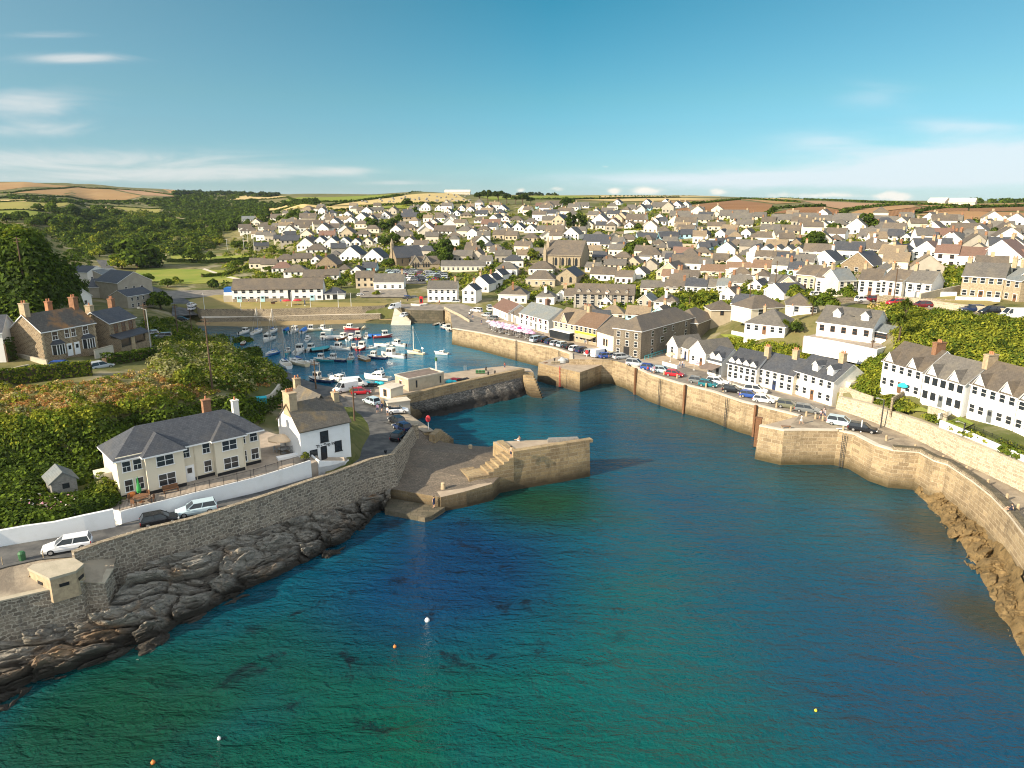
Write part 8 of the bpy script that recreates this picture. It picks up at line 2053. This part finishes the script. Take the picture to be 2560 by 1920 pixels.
parasol(WC(11, 1210, 205, 5.2), 'hull_navy', .9, 'closed dark parasol right of the red parasols', True)
parasol(WC(14, 160, 1130, 6), 'pale_pink', 1.3, 'pale blue grey parasol outside the plain gabled cottage'); parasol(WC(13, 1730, 1030, 6), 'canvas', 1.2, 'cream parasol outside the left gabled cottage')
parasol(WC(8, 880, 1105, 5.), 'hull_grey', 1.8, 'pale parasol before the white hipped house by the street'); parasol(WC(16, 1220, 95, 10.6), 'cyan', 1., 'turquoise parasol in the white terrace gardens')
def table_set(lab, P, rz, n=4, matn='timber_brown', r=.75):
    t = thing('garden_table', lab, 'table', P, rz); mb = MB(); mb.tube((0,0,.7), (0,0,.76), r, r, 14); mb.tube((0,0,0), (0,0,.7), .06, .06, 6); mb.tube((0,0,0), (0,0,.05), .35, .3, 10); mb.build('table', matn, t); return t
def chair(lab, P, rz, matn='timber_brown'):
    t = thing('garden_chair', lab, 'chair', P, rz); mb = MB(); mb.box(-.23,.23,-.23,.23,.42,.47); mb.build('seat', matn, t); mb = MB(); mb.box(-.23,-.18,-.23,.23,.473,.95); mb.build('backrest', matn, t)
    for x in (-.2, .2):
        for y in (-.2, .2): mb = MB(); mb.box(x-.025, x+.025, y-.025, y+.025, 0, .418); mb.build('leg', matn, t)
P = WC(2, 1225, 1295, 9); table_set('round brown table on the cream house terrace under the green parasol', P, 0, matn='timber_brown', r=.9)
for k, lab in enumerate(('brown garden chair left of the terrace table', 'brown garden chair in front of the terrace table', 'brown garden chair right of the terrace table', 'brown garden chair behind the terrace table')): a = [math.pi, -1.8, .1, 1.5][k]; chair(lab, P + Vector((math.cos(a)*1.25, math.sin(a)*1.25, 0)), a + math.pi)
mb = MB(); mb.ball((0,0,.35), (.55,.4,.4)); tag(mb.build('planter', 'orange', None, WC(2, 1135, 1250, 9), 0, True), 'orange covered tub at the gable end of the cream house terrace', 'planter')
P = WC(2, 1480, 1210, 9); t = thing('bench', 'red brown bench before the cream house bay', 'bench', P, .72); mb = MB(); mb.box(-.9,.9,-.22,.22,.42,.47); mb.build('seat', 'timber_brown', t); mb = MB(); mb.box(-.9,.9,.2,.25,.473,.95); mb.build('backrest', 'timber_brown', t)
for x in (-.8, .8): mb = MB(); mb.box(x-.04, x+.04, -.2, .2, 0, .418); mb.build('leg', 'timber_brown', t)
P = WC(4, 690, 1160, 9); table_set('grey table on the paved yard beside the pub', P, 0, matn='hull_grey', r=.8)
for k, lab in enumerate(('grey chair left of the pub yard table', 'grey chair right of the pub yard table', 'grey chair behind the pub yard table')): a = [3.0, 0., 1.6][k]; chair(lab, P + Vector((math.cos(a)*1.2, math.sin(a)*1.2, 0)), a + math.pi, 'hull_grey')
railing('black railing of the paved yard beside the pub', [tuple(WC(4, *p, 9)) for p in ((655,1190),(820,1165),(835,1120))])
mb = MB(); mb.box(-1.6,1.6,-.5,.5,-1.2,.35); tag(mb.build('flower_bed', 'white_paint', None, WC(4, 745, 1215, 9), .6), 'white walled flower bed below the pub yard', 'planter')
mb = MB(); mb.box(-.9,.9,-.6,.6,0,1.0,0); mb.box(-.95,.95,-.65,.65,1.003,1.12,1); tag(mb.build('storage_bin', ['hull_teal', 'cyan'], None, hit(*cr(4, 430, 590)), .4), 'teal lidded box among the bushes behind the pub', 'box')
wallrun('garden_wall', 'curved dry stone wall among the bushes behind the pub', [tuple(hit(*cr(4, *p))) for p in ((500,560),(560,540),(620,470),(650,420))], .9, .4, 'pale_concrete', zb=4)
for k, (c, x, y, z, mt, lab) in enumerate(((5, 790, 268, 4.6, 'cyan', 'heap of turquoise fishing net on the inner pier'), (5, 835, 246, 4.6, 'cover_red', 'red net bundle beside the turquoise net'), (5, 890, 248, 4.6, 'black_paint', 'dark coil of rope on the inner pier'), (5, 110, 280, 5.6, 'cyan', 'long turquoise boat cover on the quay by the largest cruiser'), (13, 500, 1040, 4.75, 'hull_grey', 'pale blue tarpaulin bundle on the gate pier'))):
    mb = MB(); rr = random.Random(k)
    for i in range(7): mb.ball((rr.uniform(-.9,.9)*(2 if k == 3 else 1), rr.uniform(-.5,.5), .25), (rr.uniform(.4,.8), rr.uniform(.3,.6), rr.uniform(.25,.5) * (2.4 if k == 4 else 1)), 8, 5)
    tag(mb.build('net_heap' if k < 3 else 'tarpaulin', mt, None, WC(c, x, y, z)), lab, 'net' if k < 2 else 'rope' if k == 2 else 'tarpaulin')
t = thing('navigation_light', 'green topped harbour light post behind the pier store', 'light', WC(12, 880, 985, 4.7)); mb = MB(); mb.tube((0,0,0), (0,0,3.), .16, .12, 8); mb.build('post', 'white_paint', t); mb = MB(); mb.tube((0,0,3.003), (0,0,3.7), .3, .3, 10); mb.tube((0,0,3.7), (0,0,3.85), .42, .1, 10); mb.build('lantern', 'bin_green', t)
for k, (x, y) in enumerate(((1200, 958), (1222, 956))): mb = MB(); mb.tube((0,0,-1), (0,0,1.2), .06, .06, 6); mb.tube((0,0,1.2), (0,.5,1.2), .06, .06, 6); tag(mb.build('ladder_rail', 'galvanised', None, WC(12, x, y, 4.5)), ['left pale ladder rail on the inner pier edge', 'right pale ladder rail on the inner pier edge'][k], 'rail')
for k, (c, x, y, z, lab) in enumerate(((5, 1088, 158, 4.5, 'short iron bollard towards the tip of the inner pier'), (5, 1108, 198, 4.5, 'iron bollard nearer the parapet of the inner pier'), (5, 1165, 190, 4.5, 'iron bollard right of two others on the inner pier'), (13, 398, 1030, 4.7, 'iron bollard left of the tarpaulin on the gate pier'), (5, 222, 890, 6.1, 'small dark bollard beside the road bend above the slip'))):
    mb = MB(); mb.tube((0,0,0), (0,0,.6), .2, .16, 10); mb.tube((0,0,.6), (0,0,.8), .26, .22, 10); tag(mb.build('mooring_bollard', 'black_paint', None, WC(c, x, y, z)), lab, 'bollard')
P = WC(5, 1755, 770, 5.82); mb = MB(); mb.box(-2.6,2.6,-.35,.35,0,.4); mb.box(-2.4,2.4,-.3,.3,.403,.6); tag(mb.build('timber_baulk', 'timber_shed', None, P, .12), 'long weathered timber lying on the pier head', 'timber')
for k, (c, x, y, z) in enumerate(((16, 275, 362, 6.02), (16, 725, 382, 6.02))):
    t = thing('bench', ['dark bench at the square corner of the quay head', 'low white bench near the edge of the quay head'][k], 'bench', WC(c, x, y, z), [-.1, .1][k]); mb = MB(); mb.box(-.8,.8,-.22,.22,.4,.46); mb.build('seat', ['timber_brown', 'white_paint'][k], t)
    for s_ in (-.65, .65): mb = MB(); mb.box(s_-.05, s_+.05, -.2, .2, 0, .397); mb.build('leg', 'chimney_stone', t)
t = thing('cannon', 'old black cannon on the lawn left of the red parasols', 'cannon', WC(11, 850, 185, 5.2), .4); mb = MB(); mb.tube((-1,0,.7), (1.3,0,.9), .24, .15, 10); mb.build('barrel', 'black_paint', t); mb = MB(); mb.box(-.9,.5,-.35,.35,.15,.6); mb.build('carriage', 'timber_brown', t)
# terrace gardens: steps, low walls and lawns above the promenade
wallrun('garden_wall', 'low white garden wall with iron railings above the promenade', [tuple(W(*p, 9.4)) for p in ((2347,1067),(2430,1102),(2513,1139),(2600,1180))], 1.1, .3, 'white_paint', zb=9.25, side=1)
railing('dark railing on top of the low white garden wall', [tuple(W(*p, 9.4) + Vector((.1,.1,1.7))) for p in ((2347,1067),(2430,1102),(2513,1139),(2600,1180))], .5)
wallrun('garden_wall', 'stepped stone wall beside the dark garden stairs', [tuple(W(*p, 10.2)) for p in ((2231,1012),(2262,993))], 1.2, .3, 'rubble_wall', zb=8)
wallrun('garden_wall', 'pale garden wall dividing the second terrace garden', [tuple(W(*p, 10.3)) for p in ((2318,1030),(2365,1048))], 1.1, .3, 'white_rubble', zb=8)
wallrun('garden_wall', 'thin white sloping wall between two terrace gardens', [tuple(W(*p, 10.3)) for p in ((2348,1047),(2395,1030))], .8, .25, 'white_paint', zb=9.4)
wallrun('garden_wall', 'pale wall at the left end of the terrace gardens', [tuple(W(*p, 8.7)) for p in ((2098,984),(2120,986),(2145,996),(2180,1008))], 1.2, .3, 'white_rubble', zb=7)
for p, mn in (([(2235,1010),(2290,1014),(2330,1036),(2275,1034)], 'lawn'), ([(2355,1060),(2400,1045),(2435,1062),(2400,1085)], 'lawn'), ([(2365,735),(2420,745),(2500,760),(2440,775),(2330,768),(2310,756)], 'dry_lawn'), ([(1800,838),(1860,836),(1880,846),(1830,856)], 'lawn')): drape('lawn', p, mn, .25)
wallrun('garden_wall', 'long pale wall along the hill road below the granite house lawn', [tuple(hit(*p)) for p in ((2205,752),(2260,758),(2330,768),(2400,778),(2480,786),(2560,795))], 1.3, .35, 'white_rubble', zb=17, cap='concrete')
wallrun('garden_wall', 'grey stepped wall climbing beside the sloping lane', [tuple(hit(*p)) for p in ((2300,757),(2350,745),(2398,735))], 2.0, .4, 'concrete', zb=17)
surf('road', [[hit(*p) + Vector((0,0,.12)) for p in ((2050,752),(2150,760),(2230,768),(2330,780),(2430,790),(2560,806),(2640,818))], [hit(*p) + Vector((0,0,.12)) for p in ((2060,745),(2150,750),(2230,756),(2330,769),(2430,780),(2560,793),(2640,805))]], 'dry_asphalt', 30, 1)
# bales and headstones
rs = np.random.RandomState(17); mb = MB(); mb.tube((0,-.6,.55), (0,.6,.55), .62, .62, 10); me = mb.mesh('hay_bale', ['timber_shed'])
for i, P in enumerate(px_points([(850,512),(1008,492),(1138,487),(1188,486),(1176,505),(1020,506)], 46, rs, 14, 10)): tag(link('hay_bale', me, None, Vector(P) + Vector((0,0,.3)), rs.rand()*3), 'round bale lying in the pale stubble field', 'bale', 'bales in the pale stubble field').scale = (1.6,1.6,1.3)
mb = MB(); mb.box(-.4,.4,-.09,.09,-.3,1.1); me = mb.mesh('headstone', ['pale_concrete'])
P_ = px_points([(870,622),(890,612),(965,612),(975,625),(930,636),(880,634)], 70, rs, 12, 10); P2 = px_points([(1085,600),(1140,596),(1160,606),(1110,616),(1070,612)], 45, rs, 12, 10)
for i, P in enumerate(P_): tag(link('headstone', me, None, P, .3), 'pale headstone in the sloping churchyard left of the old church', 'headstone', 'headstones left of the old church')
for i, P in enumerate(P2): tag(link('headstone', me, None, P, .3), 'pale headstone in the burial ground above the old church', 'headstone', 'headstones above the old church')
# ============================================================ people
def person_meshes():
    import bmesh
    out = {}
    J = {'stand': [(0,0,.95),(0,0,1.18),(0,0,1.42),(0,.01,1.52),(0,.03,1.66),(.2,0,1.4),(.25,.02,1.13),(.27,.1,.88),(-.2,0,1.4),(-.25,.02,1.13),(-.26,.08,.88),(.1,0,.9),(.12,.02,.5),(.12,0,.08),(.12,.16,.04),(-.1,0,.9),(-.12,.02,.5),(-.12,0,.08),(-.12,.16,.04)],
         'walk': [(0,0,.95),(0,.02,1.18),(0,.04,1.42),(0,.06,1.52),(0,.09,1.66),(.2,.04,1.4),(.24,-.08,1.14),(.25,-.05,.9),(-.2,.04,1.4),(-.24,.12,1.14),(-.24,.3,.98),(.1,0,.9),(.11,.2,.52),(.11,.22,.08),(.11,.38,.05),(-.1,0,.9),(-.11,-.05,.5),(-.11,-.32,.14),(-.11,-.2,.05)],
         'sit': [(0,0,.16),(0,-.02,.4),(0,0,.64),(0,.03,.74),(0,.07,.88),(.2,0,.62),(.27,.12,.36),(.2,.33,.3),(-.2,0,.62),(-.27,-.08,.34),(-.25,-.22,.06),(.1,.05,.14),(.14,.46,.42),(.14,.72,.06),(.14,.88,.05),(-.1,.05,.14),(-.16,.5,.2),(-.16,.9,.08),(-.16,1.05,.1)]}
    E = [(0,1),(1,2),(2,3),(3,4),(2,5),(5,6),(6,7),(2,8),(8,9),(9,10),(0,11),(11,12),(12,13),(13,14),(0,15),(15,16),(16,17),(17,18)]
    RAD = [.15,.14,.16,.06,.105,.07,.05,.035,.07,.05,.035,.1,.07,.05,.04,.1,.07,.05,.04]
    for k, pts in J.items():
        me = bpy.data.meshes.new('person'); me.from_pydata(pts, E, []); o = bpy.data.objects.new('tmp', me); C.objects.link(o)
        md = o.modifiers.new('skin', 'SKIN'); sv_ = me.skin_vertices[0].data
        for i, r in enumerate(RAD): sv_[i].radius = (r, r * (.75 if i < 3 else 1)); sv_[i].use_root = i == 0
        o.modifiers.new('sub', 'SUBSURF').levels = 1
        dg = bpy.context.evaluated_depsgraph_get(); m2 = bpy.data.meshes.new_from_object(o.evaluated_get(dg)); bpy.data.objects.remove(o)
        for q in ('skin', 'shirt_white', 'denim'): m2.materials.append(MATS[q])
        zs, zw = (1.12, .55) if k != 'sit' else (.34, .0)
        for f in m2.polygons:
            z = f.center.z; x = abs(f.center.x); f.use_smooth = True
            if k == 'sit': f.material_index = 1 if (.3 < z < .7 and x < .24 and f.center.y < .2) else 2 if (z < .34 and f.center.y < .35) else 0
            else: f.material_index = 1 if (1.0 < z < 1.47 and x < .25) else 2 if (.5 < z <= 1.0 and x < .215) else 0
        hz = pts[4]; mb = MB(); mb.ball((hz[0], hz[1]-.02, hz[2]+.05), (.115,.125,.11), 10, 6); hm = mb.mesh('hair', ['hair_dark'], True)
        out[k] = (m2, hm)
    return out
PM = person_meshes()
def person(pose, P, rz, lab, shirt='shirt_white', legs='denim', group=None):
    b_, h_ = PM[pose]; o = link('person', b_, None, P, rz); tag(o, lab, 'person', group); link('hair', h_, o)
    for i, m_ in ((1, shirt), (2, legs)): s = o.material_slots[i]; s.link = 'OBJECT'; s.material = MATS[m_]
    return o
PEOPLE = '''stand|5 1260 912 3.35 .4|shirt_dark|shirt_dark|person in dark clothes standing on the pier steps
stand|5 1305 908 5.8 2.2|skin|shirt_dark|person in dark shorts standing at the top of the pier steps
sit|5 1378 772 5.8 .8|skin|shirt_white|person sitting on the pier head in the sun
stand|5 640 1345 .72 1.|hull_navy|hull_navy|person in navy on the wet stone landing
walk|5 190 512 5.95 .5|hull_navy|shirt_dark|person in navy walking beside the pale concrete block
stand|5 240 550 6. 2.6|shirt_white|shirt_dark|person with a white top at the front of the open topped car
walk|5 152 525 6. .2|pink|denim|person in pink on the road near the pale blue hatchback
walk|16 400 325 6.02 1.6|shirt_white|shirt_white|person in white walking alone on the quay head
walk|16 560 285 6.02 1.4|pink|shirt_dark|person in pink left in the group of walkers on the quay head
walk|16 580 262 6.02 4.|pale_pink|denim|person in lilac at the back of the walkers on the quay head
walk|16 592 280 6.02 1.|shirt_white|denim|person in a white top right in the group of walkers
sit|16 2112 1030 6.8 1.2|shirt_dark|shirt_dark|person sitting on the parapet at the right picture edge
stand|13 1545 1165 6.02 .4|pink|pale_pink|person in pink sitting area beside the quay edge by the blue car
stand|13 1470 1170 6.02 .2|cover_red|denim|person in red at the quay edge below the bright blue car
stand|13 1505 1180 6.02 5.|shirt_white|denim|person in white at the quay edge below the bright blue car
stand|12 548 165 5.1 1.|shirt_dark|shirt_dark|person in dark clothes on the harbour head road by the blue car
stand|12 900 195 5. 2.|cover_red|denim|person in red by the wall end near the yellow van
walk|12 915 190 5. 4.|cover_red|shirt_dark|second person in red next to the yellow van
stand|11 560 165 5.25 1.|shirt_white|denim|person in white before the left half of the long white building
stand|11 655 170 5.25 3.|shirt_white|shirt_white|person in pale clothes before the long white building doors
walk|13 1840 1105 6.1 1.|shirt_white|denim|person in white among the cafe tables right of the gabled cottage
stand|13 1870 1100 6.1 2.|pale_pink|denim|person in lilac among the cafe tables by the gabled cottage
stand|4 1085 1200 8.45 3.|car_maroon|denim|person in dark red beside the pub door'''
for row in PEOPLE.split('\n'):
    po, pos, sh, lg, lab = row.split('|'); c, x, y, z, rz = pos.split(); person(po, WC(int(c), float(x), float(y), float(z)), float(rz), lab, sh, lg)
# quay terrace seats: low walls and rails on the quay street
wallrun('parapet_wall', 'low pale wall along the street edge at the head of the quay', [tuple(W(*p, 5.)) for p in ((1110,772),(1150,792),(1172,806))], .8, .4, 'white_rubble', zb=3.5)
wallrun('garden_wall', 'long low cream wall in front of the quay terrace cottages', [tuple(W(*p, 6.02)) for p in ((1812,962),(1880,985),(1960,1008),(2040,1030))], .8, .3, 'cream_render', zb=5, side=1)
wallrun('garden_wall', 'low white wall round the cafe tables', [tuple(W(*p, 6.02)) for p in ((1655,912),(1692,922),(1712,918))], .8, .25, 'white_paint', zb=5)

# working gear along the quays: ladders, fenders, pots, more walkers
def onface(i, run, u, z): a, b_ = Vector(W(*run[i])), Vector(W(*run[i+1])); d = (b_-a).normalized(); q = a.lerp(b_, u); return Vector((q.x + d.y*.12, q.y - d.x*.12, z)), math.atan2(d.y, d.x)
for run, i, u, lab in ((INNER, 5, .5, 'dark ladder on the basin quay below the pink parasols'), (INNER, 7, .5, 'dark ladder on the basin quay left of the gate pier'), (OUTER, 1, .5, 'dark ladder on the right quay wall below the cafe cottages'), (OUTER, 3, .6, 'dark ladder on the right quay wall below the cream terrace cottage'), (HEAD, 4, .5, 'dark ladder on the quay head below the black estate')):
    P, rz = onface(i, run, u, 0); mb = MB()
    for x in (-.25, .25): mb.box(x-.04, x+.04, -.45, -.37, -.5, 6)
    for k in range(18): mb.box(-.25, .25, -.43, -.39, .1+k*.32, .15+k*.32)
    tag(mb.build('ladder', 'dark_trim', None, P, rz), lab, 'ladder')
for i, u, lab in ((0, .5, 'timber fender post nearest the gate pier on the right quay'), (2, .3, 'timber fender post in the middle of the right quay'), (4, .3, 'timber fender post at the right end of the right quay')):
    P, rz = onface(i, OUTER, u, 0); mb = MB(); mb.box(-.2,.2,-.6,-.2,-.5,6.3); tag(mb.build('timber_fender', 'timber_brown', None, P, rz), lab, 'fender')
for k, (c, x, y, z, lab) in enumerate(((5, 60, 300, 5.5, 'stack of dark lobster pots beside the red car'), (5, 1000, 185, 4.6, 'stack of lobster pots halfway along the inner pier'), (13, 360, 1060, 4.75, 'small stack of lobster pots on the gate pier'))):
    mb = MB()
    for i in range(9): x0, y0, z0 = (i % 3)*.75, ((i//3) % 2)*.6, (i//6)*.42; mb.loft([[(x0+q, y0+.25*math.cos(a), z0+.2+.2*math.sin(a)) for a in [j*.785 for j in range(8)]] for q in (0, .65)])
    tag(mb.build('lobster_pots', ['black_paint', 'bin_green', 'rope'][k], None, WC(c, x, y, z)), lab, 'lobster pots')
WK = '''walk|12 1260 330 5.05|people strolling|0;walk|12 1300 360 5.1|x|1;stand|12 1400 420 5.2|x|2;walk|13 700 800 5.95|x|3;stand|13 760 830 5.98|x|4;walk|14 560 1330 6.05|x|5;stand|14 330 1235 6.05|x|6;walk|11 930 175 5.25|x|7;stand|5 1250 150 4.6|x|8;walk|12 470 190 5.05|x|9'''
WL = ['person in white walking by the seats at the head of the quay', 'person in blue walking towards the pink parasols', 'person in black standing at the left end of the pink parasols', 'person in red outside the cream gabled pub', 'person in white outside the yellow fronted pub', 'person in lilac walking before the left terrace cottage', 'person in white under the cafe awning', 'person in blue on the lawn by the cannon', 'person in red near the tip of the inner pier', 'person in grey above the culvert']
for i, (q, sh) in enumerate(zip(WK.split(';'), ('shirt_white','hull_blue','shirt_dark','cover_red','shirt_white','pale_pink','shirt_white','hull_blue','cover_red','hull_grey'))): po, pos = q.split('|')[:2]; c, x, y, z = (float(v) for v in pos.split()); person(po, WC(int(c), x, y, z), i*1.3, WL[i], sh)
# ============================================================ labels that single out each town house and tree
LM = [(1410,690,'the big pinnacled chapel'),(1010,650,'the old bellcote church'),(1065,665,'the stone school'),(1420,710,'the small arched chapel'),(1510,765,'the long granite apartments'),(700,730,'the harbour building'),(1940,640,'the sawtooth hall'),(1665,860,'the granite warehouse'),(2450,720,'the large granite house'),(2110,840,'the dormer bungalow'),
      (1143,480,'the skyline barn'),(2400,512,'the large farm barn'),(1100,700,'the crowded car park'),(1230,830,'the bright quay corner'),(920,625,'the churchyard'),(480,690,'the lower playing field'),(530,640,'the upper playing field'),(1330,820,'the pink parasols'),(1810,520,'the ploughed field'),(2140,670,'the stone hall'),(950,500,'the field of bales'),(1720,640,'the rust roofed terrace'),(2330,640,'the white villas'),(300,750,'the tall slate warehouse'),(180,880,'the stone semi'),(1900,590,'the broad hall tree')]
WN = {'white_render': 'white', 'cream_render': 'cream', 'pale_render': 'pale', 'buff_render': 'buff', 'grey_render': 'grey', 'blue_render': 'pale blue', 'house_stone': 'stone'}
RNM = {'slate_roof': 'dark slate', 'grey_roof': 'grey', 'brown_roof': 'brown', 'tan_roof': 'tan', 'rust_roof': 'rust', 'red_roof': 'red', 'pale_slate_roof': 'pale slate'}
KN = {'f': 'gable fronted', 'g': 'side gabled', 'h': 'hip roofed'}
ORD = ['', 'second', 'third', 'fourth', 'fifth', 'sixth', 'seventh', 'eighth', 'ninth', 'tenth', 'eleventh', 'twelfth', 'thirteenth', 'fourteenth', 'fifteenth']
BK = {}
def near(P, look, o):
    px, py = proj(P); best = min(LM, key=lambda m: ((px-m[0])*.8)**2 + ((py-m[1])*2.2)**2)
    dx, dy = px - best[0], (py - best[1]) * 2.6
    rel = ('left of' if dx < 0 else 'right of') if abs(dx) > abs(dy) else ('behind' if dy < 0 else 'before')
    BK.setdefault((look, rel, best[2]), []).append((math.hypot(dx, dy), o))
for o, wl, rf, kind, st, P in LABELQ: near(P, f"{KN[kind]} {WN[wl]} house with {RNM[rf]} roof", o)
TN = {'round': 'mid green rounded tree', 'dark': 'very dark green tree', 'wide': 'broad spreading tree', 'tall': 'tall narrow tree', 'pine': 'dark flat topped pine', 'bright': 'yellowish green tree', 'grey': 'grey green tree'}
for o, k, size, P in TREEQ: near(P, ('large ' if size > 11 else 'small ' if size < 5.5 else '') + TN[k], o)
for (look, rel, lm), L_ in BK.items():
    for i, (d, o) in enumerate(sorted(L_, key=lambda q: q[0])): o['label'] = f"{look} {rel} {lm}" + (f", {ORD[min(i, 14)]} nearest" if i else '')
    for d, o in L_:
        if len(o['label'].split()) > 16: o['label'] = o['label'].replace('roofed ', '').replace(' house with ', ' house, ')
    for d, o in L_:
        o['group'] = 'houses of the hillside town' if o.get('category') == 'house' else 'trees among the houses and woods'
# ============================================================ sea air
m = bpy.data.materials.new('haze'); m.use_nodes = True; n = m.node_tree.nodes; n.clear(); MATS['haze'] = m
v = n.new('ShaderNodeVolumePrincipled'); v.inputs['Color'].default_value = (.72, .86, 1., 1); v.inputs['Density'].default_value = .00003; v.inputs['Anisotropy'].default_value = .1
o_ = n.new('ShaderNodeOutputMaterial'); m.node_tree.links.new(v.outputs[0], o_.inputs['Volume'])
mb = MB(); mb.box(-14000, 14000, -2500, 9800, -7.5, 130); tag(mb.build('haze', 'haze'), 'thin sea haze paling the far hills', 'haze', None, 'stuff')
sc.cycles.volume_bounces = 0
print('objects', len(bpy.data.objects))
